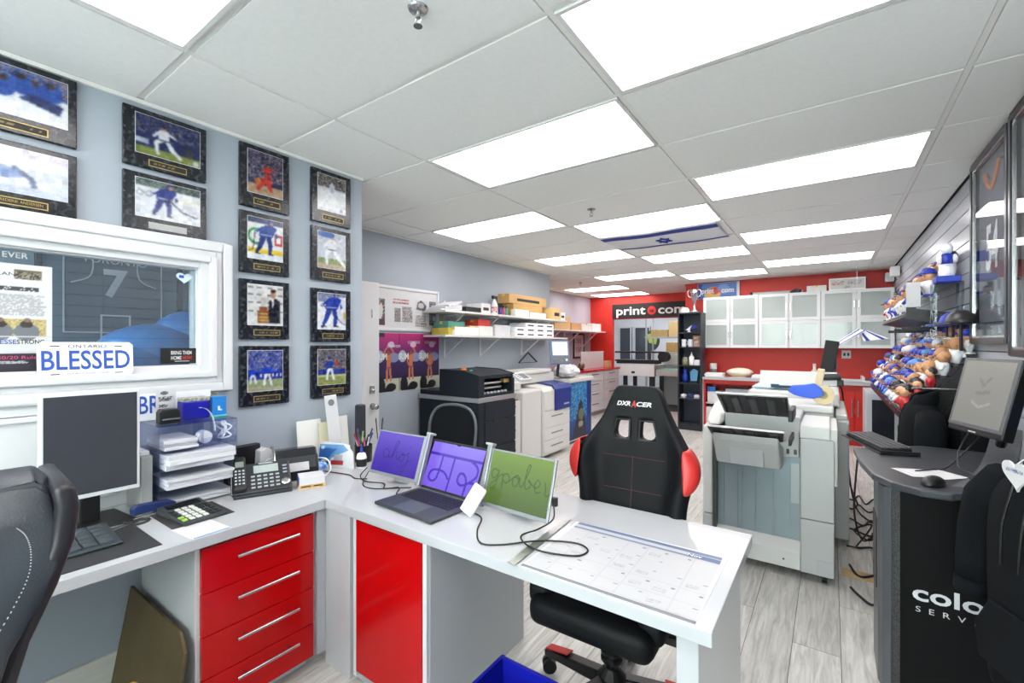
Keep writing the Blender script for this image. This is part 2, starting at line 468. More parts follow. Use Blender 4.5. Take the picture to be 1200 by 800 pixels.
# ceiling tiles, bars, lights ------------------------------------------
m_tile = M('ceiling_tile', (240,240,237), .85, var=.02, vscale=40, bump=.25, bscale=400)
m_tbar = M('ceiling_bar_white', (236,235,230), .45)
def xmin(y): return -2.55 if y < 1.87 else (-3.60 if y < 6.11 else -4.70)
def xmax(y): return .75
LIGHTS = {(0,-3):'flush ceiling light panel in the top left corner above the wall plaques',
 (0,0):'flush ceiling light panel before the row of light panels at left, above the laptop',
 (0,3):'flush ceiling light panel bordered by the blue striped flag',
 (0,6):'flush ceiling light panel just beyond the flag, in line with it',
 (0,9):'farthest flush ceiling light panel before the cabinet wall, above the blue banner',
 (1,-1):'large flush ceiling light panel nearest the viewer at top centre',
 (1,2):'flush ceiling light panel second in the row beside the right wall',
 (1,5):'flush ceiling light panel third in the row beside the right wall',
 (1,8):'flush ceiling light panel last in the row beside the right wall, before the cabinets',
 (-1,2):'flush ceiling light panel nearest the grey wall with the shelves',
 (-1,5):'flush ceiling light panel above the shelves, second from the viewer at left',
 (-1,8):'flush ceiling light panel above the black lettered sign, third at left',
 (-2,10):'small far ceiling light panel close to the lilac wall',
 (-2,12):'farthest ceiling light panel just in front of the red wall with the lettered sign',
 (0,-6):None,(1,-4):None,(1,-7):None}
m_emit = M('light_diffuser', (255,250,248), .5, emit=PANEL)
m_lf = M('light_trim', (225,225,222), .4)
tile_cache = {}
rows = range(-8, 14)
for kx in range(-3, 3):
    for j in rows:
        xa = GX0+kx*GW; xb = xa+GW; ya = GY0+j*GD; yb = ya+GD
        ym = (ya+yb)/2
        xa2 = max(xa, xmin(ym)+.002); xb2 = min(xb, xmax(ym)-.002)
        ya2 = max(ya, -2.99); yb2 = min(yb, 9.89)
        if xb2-xa2 < .04 or yb2-ya2 < .04: continue
        if xa2 < -3.6 and ya2 < 6.112: ya2 = max(ya2, 6.112) if yb2 > 6.2 else ya2
        if ym > 8.6 and xa2 > -2.1: continue
        if ym < 8.6 and yb2 > 8.6 and xa2 > -2.3: yb2 = 8.595
        e = .014
        if (kx, j) in LIGHTS and xb2-xa2 > 1.1:
            lb = LIGHTS[(kx,j)] or 'flush ceiling light panel behind the viewer, %s' % ('near the plaques','near the right wall','closest to the front wall')[[(0,-6),(1,-4),(1,-7)].index((kx,j))]
            t = thing('ceiling_light', lb, 'ceiling light', ((xa+xb)/2, ym, HC), 0, 'flush ceiling light panels')
            MB().frame('z', HC-.004, HC+.02, xa2+e, xb2-e, ya2+e, yb2-e, .016).build('frame', m_lf, t)
            MB().box(xa2+.03, xb2-.03, ya2+.03, yb2-.03, HC, HC+.012).build('diffuser', m_emit, t)
        else:
            sx, sy = round(xb2-xa2-2*e,4), round(yb2-ya2-2*e,4)
            key = (sx, sy)
            if key in tile_cache:
                o = bpy.data.objects.new('ceiling_tile', tile_cache[key]); C.objects.link(o); o.parent = ceil
            else:
                o = MB().box(0,sx,0,sy,0,.018).build('ceiling_tile', m_tile, ceil, world=False); tile_cache[key] = o.data
            o.location = (xa2+e, ya2+e, HC)
for kx in range(-2, 3):
    x = GX0+kx*GW
    y0 = -2.99 if x > -2.5 else (1.875 if x > -3.6 else 6.115)
    MB().box(x-.011,x+.011,y0,9.89 if x < -2.2 else 8.595,HC+.004,HC+.03).build('ceiling_bar', m_tbar, ceil)
for j in rows:
    y = GY0+j*GD
    if y > 9.85: continue
    segs = []
    xl = xmin(y-.01)+.002; xr = .748 if y < 8.6 else -2.2
    xs = [xl]+[GX0+k*GW for k in range(-3,3) if xl+.05 < GX0+k*GW < xr-.05]+[xr]
    for a, b in zip(xs[:-1], xs[1:]):
        MB().box(a+.0115,b-.0115,y-.011,y+.011,HC+.004,HC+.03).build('ceiling_bar', m_tbar, ceil)
# wall angle trims where the ceiling meets the walls
struct(MB().box(-2.55,-2.535,-2.99,1.87,HC-.018,HC-.001).build('trim_1', m_tbar))
struct(MB().box(-3.6,-3.585,1.88,6.11,HC-.018,HC-.001).build('trim_2', m_tbar))
# window in the left wall -------------------------------------------------
w1 = struct(MB().frame('x',-2.66,-2.53,-.92,.98,1.285,1.885,.06).build('window_1', m_white, bevel=.004))
def casing(o0,o1,i,w): return MB().frame('x',o0,o1,-1.05+i,1.065-i,1.215+i,1.96-i,w)
casing(-2.552,-2.515,.0,.045).build('casing', m_white, w1, bevel=.008, seg=3)
casing(-2.552,-2.525,.045,.03).build('casing', m_white, w1, bevel=.006)
casing(-2.552,-2.505,.075,.03).build('casing', m_white, w1, bevel=.006)
MB().frame('x',-2.60,-2.56,-.86,.945,1.325,1.845,.026).build('sash', m_white, w1, bevel=.003)
MB().box(-2.585,-2.58,-.84,.92,1.345,1.825).build('pane', glassmat('window_glass',(240,247,249),.10), w1)
# white panelled dado below the window
dd = struct(MB().box(-2.55,-2.535,-1.05,1.0,.75,1.215).build('trim_3', m_white))
for a, b in ((-.95,-.1),(-.02,.60)):
    MB().frame('x',-2.535,-2.522,a,b,.80,1.17,.022).build('moulding', m_white, dd, bevel=.004)
# room seen through the window
m_off = M('office_wall_grey', (170,190,198), .7)
struct(MB().box(-5.1,-5.0,-3,1.77,0,2.6).box(-5.0,-2.65,-3.1,-3,0,2.6).box(-5.0,-3.7,1.72,1.77,0,2.6).build('wall_office', m_off))
struct(MB().box(-5.1,-2.65,-3,1.77,2.555,2.62).build('ceiling_office', M('office_ceiling',(190,195,196),.8)))
struct(MB().box(-5.1,-4.85,-3,1.77,-.06,-.004).build('floor_office', M('office_floor',(120,120,120),.6)))
t = thing('ceiling_light', 'unseen light panel added to brighten the office behind the window', 'ceiling light', (-3.8,-.9,2.555))
MB().box(-4.2,-3.4,-1.1,-.7,2.545,2.555).build('diffuser', M('office_fill_emitter',(236,243,255),.5,emit=45.0), t)  # added emitter, out of view, so the office shows through the pane
# ================================================================ LEFT WALL: plaques
def marble():
    m = bpy.data.materials.new('black_marble_laminate'); m.use_nodes = True; nt = m.node_tree; b = nt.nodes['Principled BSDF']
    tc = nt.nodes.new('ShaderNodeTexCoord'); n = nt.nodes.new('ShaderNodeTexNoise'); n.inputs['Scale'].default_value = 45; n.inputs['Detail'].default_value = 8
    nt.links.new(tc.outputs['Object'], n.inputs['Vector'])
    r = nt.nodes.new('ShaderNodeValToRGB'); r.color_ramp.elements[0].position = .5; r.color_ramp.elements[1].position = .78
    r.color_ramp.elements[0].color = (.006,.008,.012,1); r.color_ramp.elements[1].color = (.07,.085,.11,1)
    nt.links.new(n.outputs['Fac'], r.inputs[0]); nt.links.new(r.outputs[0], b.inputs['Base Color']); b.inputs['Roughness'].default_value = .22
    return m
m_marb = marble()
m_gold = M('gold_edging', (170,150,92), .4, metal=.6)
m_photo = printmat('photo_print', .18)
CROWD = [(40,55,110),(70,80,120),(30,35,60),(120,110,120),(150,140,140),(30,40,90)]
BLU, WHT, SKN, NVY = (38,66,165), (238,240,246), (190,140,110), (28,36,78)
def skater(cv, cx, cy, s, jersey, pants, stick=1, lean=.1):
    a = 1/cv.asp
    def Q(x, y): return (cx+x*s*min(1,cv.asp) if cv.asp<1 else cx+x*s, cy+y*s/max(cv.asp,1e-3) if cv.asp>1 else cy+y*s)
    cv.poly([Q(-.16,.02),Q(.02,.0),Q(-.10,-.30),Q(-.22,-.46),Q(-.30,-.44),Q(-.22,-.25)], pants)
    cv.poly([Q(.0,.02),Q(.16,.0),Q(.20,-.22),Q(.16,-.46),Q(.06,-.46),Q(.07,-.22)], pants)
    cv.poly([Q(-.26,-.42),Q(-.20,-.47),Q(-.10,-.5),Q(-.30,-.5)], (30,30,40)); cv.poly([Q(.06,-.46),Q(.18,-.46),Q(.26,-.5),Q(.06,-.5)], (30,30,40))
    cv.poly([Q(-.18,.0),Q(.18,.0),Q(.22+lean,.30),Q(.08+lean,.38),Q(-.1+lean,.36),Q(-.2,.22)], jersey)
    cv.poly([Q(-.2,.22),Q(-.08,.32),Q(-.26,.06),Q(-.34,.1)], jersey); cv.poly([Q(.2+lean,.28),Q(.12+lean,.36),Q(.36,.06),Q(.28,.0)], jersey)
    cv.line([Q(-.16,.06),Q(.17,.06)], .02, WHT); cv.line([Q(-.30,.13),Q(-.24,.09)], .03, WHT)
    p = Q(.04+lean,.43); cv.ell(p[0], p[1], .085*s*(1 if cv.asp>=1 else cv.asp), .085*s/max(cv.asp,1) if cv.asp>1 else .085*s, jersey)
    p = Q(.06+lean,.41); cv.ell(p[0], p[1], .05*s*(1 if cv.asp>=1 else cv.asp), .05*s/max(cv.asp,1) if cv.asp>1 else .05*s, SKN)
    if stick: cv.line([Q(-.3,.16),Q(.36*stick,-.4),Q(.5*stick,-.44)], .022, (60,45,45))
def baller(cv, cx, cy, s, shirt, pants, cap, pose=0):
    k = 1/max(cv.asp,1); kx = min(1,cv.asp) if cv.asp<1 else 1
    def Q(x, y): return (cx+x*s*kx, cy+y*s*k)
    if pose == 0:
        cv.poly([Q(-.1,.02),Q(.04,.0),Q(-.06,-.26),Q(-.08,-.5),Q(-.17,-.5),Q(-.15,-.24)], pants)
        cv.poly([Q(.0,.02),Q(.12,.02),Q(.18,-.24),Q(.24,-.5),Q(.14,-.5),Q(.08,-.24)], pants)
    else:
        cv.poly([Q(-.1,.04),Q(.06,.0),Q(-.14,-.12),Q(-.12,-.46),Q(-.2,-.48),Q(-.26,-.08)], pants)
        cv.poly([Q(.0,.04),Q(.1,.06),Q(.28,-.2),Q(.5,-.44),Q(.44,-.5),Q(.16,-.26)], pants)
    cv.poly([Q(-.13,.0),Q(.13,.0),Q(.16,.26),Q(.08,.32),Q(-.08,.32),Q(-.16,.26)], shirt)
    cv.poly([Q(-.14,.28),Q(-.08,.2),Q(-.24,.04),Q(-.3,.08)], shirt); cv.poly([Q(.1,.3),Q(.14,.2),Q(.36,.1),Q(.38,.16)], shirt)
    p = Q(0,.40); cv.ell(p[0], p[1], .07*s*kx, .085*s*k, SKN); p = Q(0,.44); cv.ell(p[0], p[1], .075*s*kx, .055*s*k, cap)
    cv.line([Q(-.13,.01),Q(.13,.01)], .018, (30,30,60))
def photo(kind):
    land = kind in ('batter','skate_a','huddle','goalie')
    cv = Cv(56,40) if land else Cv(44,52)
    if kind == 'batter':
        cv.rect(0,1,0,1,(30,42,92)); cv.crowd(0,1,.55,1,CROWD,.6); cv.rect(0,1,0,.2,(128,140,70)); cv.rect(0,.2,.28,.4,(170,180,200))
        baller(cv,.42,.46,.82,(226,228,238),(232,234,240),NVY,1); cv.line([(.62,.6),(.82,.42)],.03,(70,60,90)); cv.ell(.82,.3,.07,.12,(60,60,70)); cv.ell(.92,.08,.05,.07,(210,215,225))
    elif kind == 'skate_a':
        cv.rect(0,1,0,1,(226,230,240)); cv.crowd(0,1,.8,1,[(80,95,100),(140,150,150),(60,80,70)]); cv.rect(0,1,.62,.8,(238,240,246)); cv.rect(0,1,.55,.62,(240,236,214))
        for u in (.07,.2): cv.ell(u,.62,.05,.08,(130,140,170)); cv.ell(u,.62,.035,.055,(236,238,246))
        skater(cv,.42,.52,.86,(40,60,140),(44,60,130),0); cv.line([(.45,.62),(.7,.3),(.95,.2)],.02,(50,45,70))
    elif kind == 'huddle':
        cv.rect(0,1,0,1,(240,242,248)); cv.crowd(0,1,.55,1,[(60,90,160),(90,120,190),(200,130,90),(40,60,120),(120,150,200)])
        for u,v in ((.12,.62),(.3,.55),(.62,.6),(.8,.66),(.48,.68)): cv.ell(u,v,.13,.2,(44,84,176)); cv.ell(u,v+.16,.05,.07,(60,50,60))
        cv.poly([(.45,.4),(.9,.25),(.95,.45),(.6,.55)], (30,50,110))
    elif kind == 'goalie':
        cv.rect(0,1,0,1,(232,236,246)); cv.crowd(0,1,.82,1,[(220,200,215),(200,205,225),(235,230,240)])
        cv.poly([(.02,.4),(.2,.58),(.45,.55),(.55,.4),(.35,.3),(.1,.32)], (150,170,215)); cv.poly([(.45,.55),(.7,.6),(.9,.42),(.8,.36),(.55,.42)], (214,220,236))
        cv.line([(.42,.55),(.6,.35),(.62,.22)],.07,(110,120,150)); cv.line([(.1,.3),(.45,.5)],.03,(120,150,210)); cv.crowd(.0,1,.0,.15,[(200,212,236),(225,230,242)])
    elif kind == 'dribble':
        cv.rect(0,1,0,1,(40,46,84)); cv.crowd(0,1,.35,1,CROWD+[(150,70,60),(190,180,180)],.8); cv.rect(0,1,0,.24,(180,150,120))
        cv.poly([(.4,.4),(.62,.4),(.7,.12),(.62,.1),(.5,.28),(.3,.08),(.22,.12)], (205,60,50)); baller(cv,.55,.52,.6,(208,50,44),(208,50,44),(40,30,30),0)
        cv.ell(.28,.3,.09,.075,(200,110,50))
    elif kind == 'skate_b':
        cv.rect(0,1,0,1,(240,242,246)); cv.rect(0,1,.86,1,(60,70,110)); cv.rect(0,1,.16,.26,(236,206,60)); cv.rect(0,1,0,.16,(230,236,246))
        cv.ell(.24,.55,.24,.2,(60,150,90)); cv.ell(.24,.55,.17,.14,(240,242,246)); cv.rect(.76,.98,.38,.66,(190,60,60)); cv.rect(.8,.94,.44,.6,(240,240,244))
        skater(cv,.5,.55,.98,(34,70,160),(30,50,120),-1)
    elif kind == 'suit':
        cv.rect(0,1,0,1,(226,226,226))
        for v in (.35,.55,.75,.93):
            for u in (.08,.32,.62,.92): cv.rect(u-.07,u+.07,v-.02,v+.02,(120,120,125))
        cv.poly([(.52,.05),(.9,.05),(.92,.6),(.78,.68),(.6,.62)], (36,38,52)); cv.poly([(.66,.66),(.74,.66),(.7,.4)], (235,235,240)); cv.ell(.71,.78,.085,.1,(186,140,110)); cv.ell(.71,.86,.085,.045,(50,36,30))
        cv.rect(.28,.58,.05,.34,(134,74,44)); cv.rect(.32,.54,.34,.46,(150,90,60))
        for v in (.1,.18,.26): cv.rect(.3,.56,v,v+.05,(196,160,90))
        cv.poly([(.38,.46),(.48,.46),(.54,.7),(.32,.7)], (200,196,190)); cv.line([(.3,.6),(.3,.72),(.56,.72),(.56,.6)],.025,(190,186,180))
    elif kind == 'ballgame_a':
        cv.rect(0,1,0,1,(40,70,170)); cv.crowd(0,1,.5,1,[(40,60,160),(110,120,170),(60,80,150),(170,160,170),(30,40,100)]); cv.rect(0,1,.3,.46,(30,46,140)); cv.rect(0,1,0,.28,(150,160,120)); cv.crowd(0,1,0,.12,[(160,166,140),(180,176,150)])
        for u in (.34,.46,.58,.68,.8,.9): cv.rect(u,u+.05,.35,.42,(230,230,240))
        baller(cv,.54,.42,.66,(34,66,200),WHT,(34,66,200)); baller(cv,.14,.40,.5,(34,66,200),WHT,(34,66,200))
    elif kind == 'skate_c':
        cv.rect(0,1,0,1,(240,242,248)); cv.crowd(0,1,.62,1,[(50,50,60),(90,90,90),(140,130,120),(200,190,180),(70,60,60)]); cv.crowd(0,1,.6,.66,[(220,220,230)])
        cv.ell(.5,.66,.1,.14,(200,206,226)); cv.ell(.82,.1,.06,.05,(170,180,210))
    elif kind == 'pitcher':
        cv.rect(0,1,0,1,(206,212,226)); cv.rect(0,1,0,.28,(132,148,96)); cv.rect(0,1,.0,.14,(196,176,150))
        baller(cv,.5,.52,1.05,(240,242,248),(240,242,248),(50,100,190),1); cv.ell(.3,.93,.3,.09,(60,110,190)); cv.line([(.6,.62),(.85,.86)],.06,(236,238,246))
    elif kind == 'skate_d':
        cv.rect(0,1,0,1,(238,240,248)); cv.crowd(0,1,.75,1,[(130,140,170),(90,100,150),(170,170,190)]); cv.rect(.6,1,.2,.9,(220,226,240)); cv.rect(.9,1,.3,.5,(200,170,70))
        skater(cv,.48,.55,1.12,(40,66,170),(44,66,160),1); cv.ell(.16,.08,.05,.04,(40,50,120))
    else:
        cv.rect(0,1,0,1,(46,54,90)); cv.crowd(0,1,.4,1,[(60,70,110),(150,130,110),(90,90,110),(40,50,90),(180,160,140)]); cv.rect(0,1,.32,.44,(36,56,150)); cv.rect(0,1,0,.26,(150,158,96)); cv.rect(0,1,.24,.28,(190,196,150))
        baller(cv,.42,.46,.78,(34,60,160),WHT,(30,50,140)); cv.ell(.66,.6,.07,.06,(190,70,50))
    return cv
def plaque(y0, y1, z0, z1, kind, label, plate='gold', name=None):
    t = thing('wall_plaque', label, 'plaque', (-2.55,(y0+y1)/2,z0), 0, 'sports photo plaques on the left wall')
    MB().box(-2.55,-2.53,y0,y1,z0,z1).build('board', m_marb, t, bevel=.004)
    w, h = y1-y0, z1-z0; land = w > h
    a0, a1, b0, b1 = (.13,.915,.235,.915) if land else (.14,.86,.235,.925)
    cv = photo(kind).photographic()
    if plate == 'low': a0, a1, b0, b1 = .13,.915,.2,.955
    MB().box(-2.53,-2.5285,y0+a0*w,y0+a1*w,z0+b0*h,z0+b1*h).build('photo_mount', m_paper, t)
    cv.build('photo', (-2.528,y0+a0*w+.002,z0+b0*h+.002), (0,(a1-a0)*w-.004,0), (0,0,(b1-b0)*h-.004), t, m_photo)
    p0, p1, q0, q1 = (.28,.74,.05,.165) if land else (.26,.80,.065,.165)
    if plate == 'silver':
        n = MB().box(-2.53,-2.5285,y0+p0*w,y0+p1*w,z0+q0*h,z0+q1*h).build('nameplate', M('silver_plate',(170,172,172),.35,metal=.6), t)
    else:
        n = MB().box(-2.53,-2.5285,y0+p0*w,y0+p1*w,z0+q0*h,z0+q1*h).build('nameplate', m_gold, t)
        MB().box(-2.5285,-2.528,y0+p0*w+.004,y0+p1*w-.004,z0+q0*h+.004,z0+q1*h-.004).build('plate_field', m_ink, n)
    if name:
        text(name, m_gold if plate != 'silver' else m_ink, (-2.528,y0+(p0+p1)/2*w,z0+(q0+.35*(q1-q0))*h), (0,1,0), (0,0,1), (q1-q0)*h*.36, n, 'lettering', width=(p1-p0)*w*.8, depth=.0006, align='CENTER')
    else:
        cv = Cv(22,3,(24,24,24)); cv.crowd(.05,.95,.3,.7,[(24,24,24),(170,150,90)],.8) if plate != 'silver' else Cv(22,3)
        if plate != 'silver': cv.build('engraving', (-2.5277,y0+p0*w+.010,z0+(q0+.3*(q1-q0))*h), (0,(p1-p0)*w-.02,0), (0,0,(q1-q0)*h*.4), n)
plaque(.155,.478,2.253,2.529,'huddle','top left plaque with blue jerseyed players huddled, cut by the frame edge')
plaque(.155,.478,1.965,2.221,'goalie','plaque with a white padded goalie crouching, above the window casing', name='FREDERIK ANDERSEN')
plaque(.624,.948,2.249,2.513,'batter','plaque with a white uniformed batter swinging, beside the ceiling edge')
plaque(.624,.948,1.966,2.224,'skate_a','plaque with a blue skater on white ice and a silver nameplate', 'silver')
plaque(1.102,1.367,2.186,2.522,'dribble','plaque with a red uniformed basketball player, topmost of the third column')
plaque(1.102,1.367,1.834,2.163,'skate_b','plaque with a blue skater before a green and white rink board')
plaque(1.102,1.367,1.478,1.800,'suit','plaque with a man in a dark suit beside a trophy')
plaque(1.102,1.367,1.118,1.443,'ballgame_a','plaque with two blue shirted ball players, lowest of the third column')
plaque(1.502,1.771,2.194,2.517,'skate_c','plaque with mostly white ice and a dark crowd, topmost by the wall corner')
plaque(1.502,1.771,1.840,2.167,'pitcher','plaque with a large white pitcher in a blue cap, by the wall corner')
plaque(1.502,1.771,1.465,1.792,'skate_d','plaque with a blue hockey skater on ice, third down by the wall corner')
plaque(1.502,1.771,1.125,1.445,'ballgame_b','plaque with one ball player throwing, lowest by the wall corner')
# ---------------------------------------------------------------- on the window
AY, AZ = (0,1,0), (0,0,1)
t = thing('newspaper_clipping', 'white newspaper page with photos taped to the left of the window', 'newspaper', (-2.575,.25,1.345))
MB().box(-2.578,-2.574,.06,.412,1.345,1.762).build('sheet', m_paper, t)
cv = Cv(84,100,(240,241,243)); K = (70,72,78)
cv.lines(.05,.6,.86,.9,2,K); cv.rect(.70,.92,.86,.95,(120,110,84)); cv.crowd(.70,.92,.86,.93,[(60,60,50),(130,120,100),(170,160,150)]); cv.lines(.05,.95,.75,.79,1,K,.8,.9)
cv.lines(.05,.48,.52,.72,12,(196,197,200),.4); cv.lines(.52,.95,.52,.72,12,(196,197,200),.4)
cv.rect(.45,.95,.33,.49,(206,190,130)); cv.crowd(.45,.95,.33,.49,[(206,190,130),(226,214,160),(180,160,90)],.6)
for u in (.6,.8): cv.ell(u,.37,.1,.08,(130,134,142)); cv.ell(u,.44,.05,.035,(70,62,58)); cv.ell(u,.48,.03,.02,(150,120,100))
cv.rect(0,1,.325,.332,(225,225,228))
cv.build('page_print', (-2.5735,.062,1.347), (0,.348,0), (0,0,.413), t)
text('OHRAN', m_ink, (-2.5733,.31,1.715), AY, AZ, .013, t, width=.09, align='RIGHT', depth=.0005)
tt = text('JESSE', m_inkb, (-2.5733,.262,1.452), AY, AZ, .017, t, width=.052, depth=.0006, bold=.01)
text('STRONG', m_ink, (-2.5733,.315,1.452), AY, AZ, .017, t, width=.075, depth=.0006, bold=.01)
text('EVER', m_inkw, (-2.579,.345,1.786), AY, AZ, .022, w1, 'glass_lettering', align='RIGHT', depth=.001)
t = thing('rule_card', 'black card with pink heading at the foot of the newspaper page', 'card', (-2.56,.32,1.335))
MB().box(-2.562,-2.557,.25,.382,1.335,1.415).build('card', M('black_card',(44,40,52),.5), t)
text('50/20 Rule', M('pink_ink',(220,70,130),.5), (-2.5568,.262,1.394), AY, AZ, .012, t, width=.105, depth=.0005)
cv = Cv(30,6,(44,40,52)); cv.lines(0,.8,.1,.9,2,(200,200,205),.6); cv.build('small_print', (-2.5566,.262,1.375), (0,.1,0), (0,0,.013), t)
# licence plates
def plate(y0,z0,w,h,x,lean,label,txt,full=True):
    t = thing('licence_plate', label, 'licence plate', (x,y0+w/2,z0))
    mt = Matrix.Translation((x,0,z0)) @ Matrix.Rotation(-lean,4,'Y')
    mb = MB().prism([(y0+.012,0),(y0+w-.012,0),(y0+w,.012),(y0+w,h-.012),(y0+w-.012,h),(y0+.012,h),(y0,h-.012),(y0,.012)],'x',0,.003,mat=mt)
    mb.build('plate', M('plate_white',(240,242,246),.25), t, bevel=.001)
    ayv = (mt.to_3x3() @ Vector((0,0,1))); nv = mt.to_3x3() @ Vector((1,0,0))
    def at(y,z): return tuple(mt @ Vector((.0032,y,z)))
    text(txt.strip(), m_inkb, at(y0+(w/2 if full else .03*w),h*.22), AY, tuple(ayv), h*.54, t, width=(w*.92 if full else w*.27), align='CENTER' if full else 'LEFT', depth=.0015, bold=.012)
    if full:
        text('ONTARIO', m_ink, at(y0+w*.5,h*.83), AY, tuple(ayv), h*.10, t, width=w*.40, align='CENTER', depth=.001)
        text('YOURS TO DISCOVER', m_inkb, at(y0+w*.5,h*.07), AY, tuple(ayv), h*.05, t, width=w*.44, align='CENTER', depth=.001)
        for yy in (.17,.83):
            for z_ in (.07,.87): MB().obox(at(y0+w*yy,h*z_+.002),(.001,w*.09,.004),mt.to_3x3().to_4x4()).build('sticker', m_dgrey, t)
    return t
plate(.360,1.318,.296,.142,-2.512,.10,'white licence plate lettered in blue, propped on the window sash','BLESSED')
t = thing('campaign_sticker', 'black sticker with white and red capitals in the lower window corner', 'sticker', (-2.578,.85,1.36))
MB().box(-2.579,-2.577,.775,.925,1.358,1.432).build('sticker', m_ink, t)
text('BRING THEM', m_inkw, (-2.5765,.815,1.402), AY, AZ, .017, t, width=.085, depth=.0005, bold=.02)
text('HOME', m_inkw, (-2.5765,.815,1.377), AY, AZ, .017, t, width=.042, depth=.0005, bold=.02)
text('NOW!', M('red_ink',(200,60,50),.5), (-2.5765,.862,1.377), AY, AZ, .017, t, width=.040, depth=.0005, bold=.02)
MB().box(-2.5766,-2.5763,.83,.89,1.368,1.3705).build('rule', m_inkw, t)
cv = Cv(24,24,(170,190,196)); 
hp = [(.5+.48*math.sin(a)**3, .52+.03*(13*math.cos(a)-5*math.cos(2*a)-2*math.cos(3*a)-math.cos(4*a))) for a in np.linspace(0,2*PI,40)]
t = thing('heart_sticker', 'small blue and white heart sticker in the upper window corner', 'sticker', (-2.578,.87,1.77))
MB().prism([(.835+.07*a, 1.745+.06*b) for a,b in hp],'x',-2.579,-2.5775).build('heart', M('pale_sticker',(205,220,230),.4), t)
MB().box(-2.5775,-2.577,.848,.868,1.773,1.787).build('blue_band', m_inkb, t)
# ---------------------------------------------------------------- inside the office behind the glass
t = thing('framed_jersey', 'framed dark jersey with white piping, standing in for a reflection in the window', 'framed jersey', (-4.97,1.15,1.35))  # modelled jersey takes the place of a reflection in the pane
MB().frame('x',-5.0,-4.96,.70,1.66,1.38,2.36,.04).build('frame', M('jersey_frame',(60,66,74),.4), t, bevel=.004)
MB().box(-5.0,-4.985,.74,1.62,1.42,2.32).build('backing', M('jersey_backing',(100,128,146),.6), t)
m_pipe = M('white_piping', (225,230,232), .5)
jo = [(.86,1.55),(.86,2.2),(1.0,2.28),(1.36,2.28),(1.5,2.2),(1.5,1.55),(.86,1.55)]
MB().prism(jo[:-1],'x',-4.985,-4.975).build('jersey', M('jersey_cloth',(74,98,118),.8), t)
MB().tube([(-4.973,a,b) for a,b in jo],.006,6).build('piping', m_pipe, t)
MB().tube([(-4.973,.9+.0,2.25),(-4.973,1.02,2.2),(-4.973,1.02,2.02),(-4.973,.9,1.95)],.006,6,smooth=5).build('piping', m_pipe, t)
MB().tube([(-4.973,1.46,2.25),(-4.973,1.34,2.2),(-4.973,1.34,2.02),(-4.973,1.46,1.95)],.006,6,smooth=5).build('piping', m_pipe, t)
text('7', m_pipe, (-4.972,1.18,1.86), AY, AZ, .22, t, align='CENTER', depth=.003, bold=.03)
text('TORONTO', m_pipe, (-4.972,1.18,2.13), AY, AZ, .06, t, align='CENTER', depth=.003)
MB().frame('x',-4.975,-4.968,1.08,1.28,1.48,1.70,.012).build('photo_frame', m_pipe, t)
t = thing('storage_cabinet', 'low grey cabinet inside the office carrying blue bags', 'cabinet', (-3.45,.95,0))
MB().box(-3.75,-3.1,.55,1.6,0,1.26).build('body', m_dgrey, t, bevel=.01)
MB().box(-3.1,-3.085,.57,1.06,.05,1.24).build('door', m_dgrey, t, bevel=.004); MB().box(-3.1,-3.085,1.09,1.58,.05,1.0).build('door', m_dgrey, t, bevel=.004)
t = thing('blue_bag', 'crumpled bright blue bag heaped behind the window glass', 'bag', (-3.4,1.05,1.26))
m_bag = M('blue_bag_plastic', (40,130,205), .3, var=.15, vscale=9, bump=.5, bscale=18)
MB().ell((-3.42,1.02,1.42),(.26,.30,.16),18,12).ell((-3.4,1.2,1.52),(.2,.22,.15),16,10).build('sack', m_bag, t, smooth=True)
MB().ell((-3.32,.86,1.36),(.16,.2,.1),16,10).build('fold', m_bag, t, smooth=True)
# ================================================================ DESKS
baseb = struct(MB().box(-2.55,-2.536,-2.99,1.87,0,.115).build('baseboard_left', M('baseboard_white_oak',(206,204,198),.5,var=.06,vscale=14,stretch=(1,1,12)), bevel=.003))
t = thing('worktop', 'white gloss worktop along the left wall carrying the dark portrait monitor', 'desk', (-2.2,.3,0))
MB().box(-2.534,-1.862,-1.2,1.1715,.71,.75).build('top', m_lam, t, bevel=.0025)
MB().box(-2.5,-1.9,-1.19,-1.15,0,.71).build('end_panel', m_lam, t, bevel=.002)
t = thing('return_desk', 'white gloss desk return carrying the three screens, with a panel leg', 'desk', (-1.3,1.5,0))
MB().box(-2.534,-.235,1.1725,1.865,.71,.75).build('top', m_lam, t, bevel=.0025)
MB().box(-.327,-.272,1.2,1.85,0,.71).build('end_panel', m_lam, t, bevel=.002)
t = thing('drawer_unit', 'four-drawer red gloss unit with steel bar handles under the left worktop', 'drawer unit', (-2.2,.91,0))
MB().box(-2.48,-1.903,.676,1.142,.055,.709).build('body', m_white, t, bevel=.002)
MB().box(-2.46,-1.95,.69,1.13,0,.055).build('plinth', m_white, t)
for z0, z1 in ((.53,.695),(.371,.527),(.212,.368),(.062,.209)):
    d = MB().box(-1.903,-1.882,.69,1.128,z0,z1).build('drawer', m_redgl, t, bevel=.002)
    zc = z0+.108
    MB().cyl((-1.852,.80,zc),(-1.852,1.045,zc),.006,n=10).cyl((-1.882,.835,zc),(-1.852,.835,zc),.005,n=8).cyl((-1.882,1.01,zc),(-1.852,1.01,zc),.005,n=8).build('handle', m_chrome, d, smooth=False)
t = thing('corner_filler', 'narrow white corner panel between the red drawers and the red door', 'panel', (-1.78,1.19,0))
MB().box(-1.903,-1.884,1.145,1.186,.055,.709).build('side_strip', m_lam, t, bevel=.001)
MB().box(-1.884,-1.70,1.186,1.206,.0,.709).build('front_panel', m_lam, t, bevel=.001)
t = thing('base_cabinet', 'base cabinet with one tall red gloss door and glossy white side', 'cabinet', (-1.46,1.5,0))
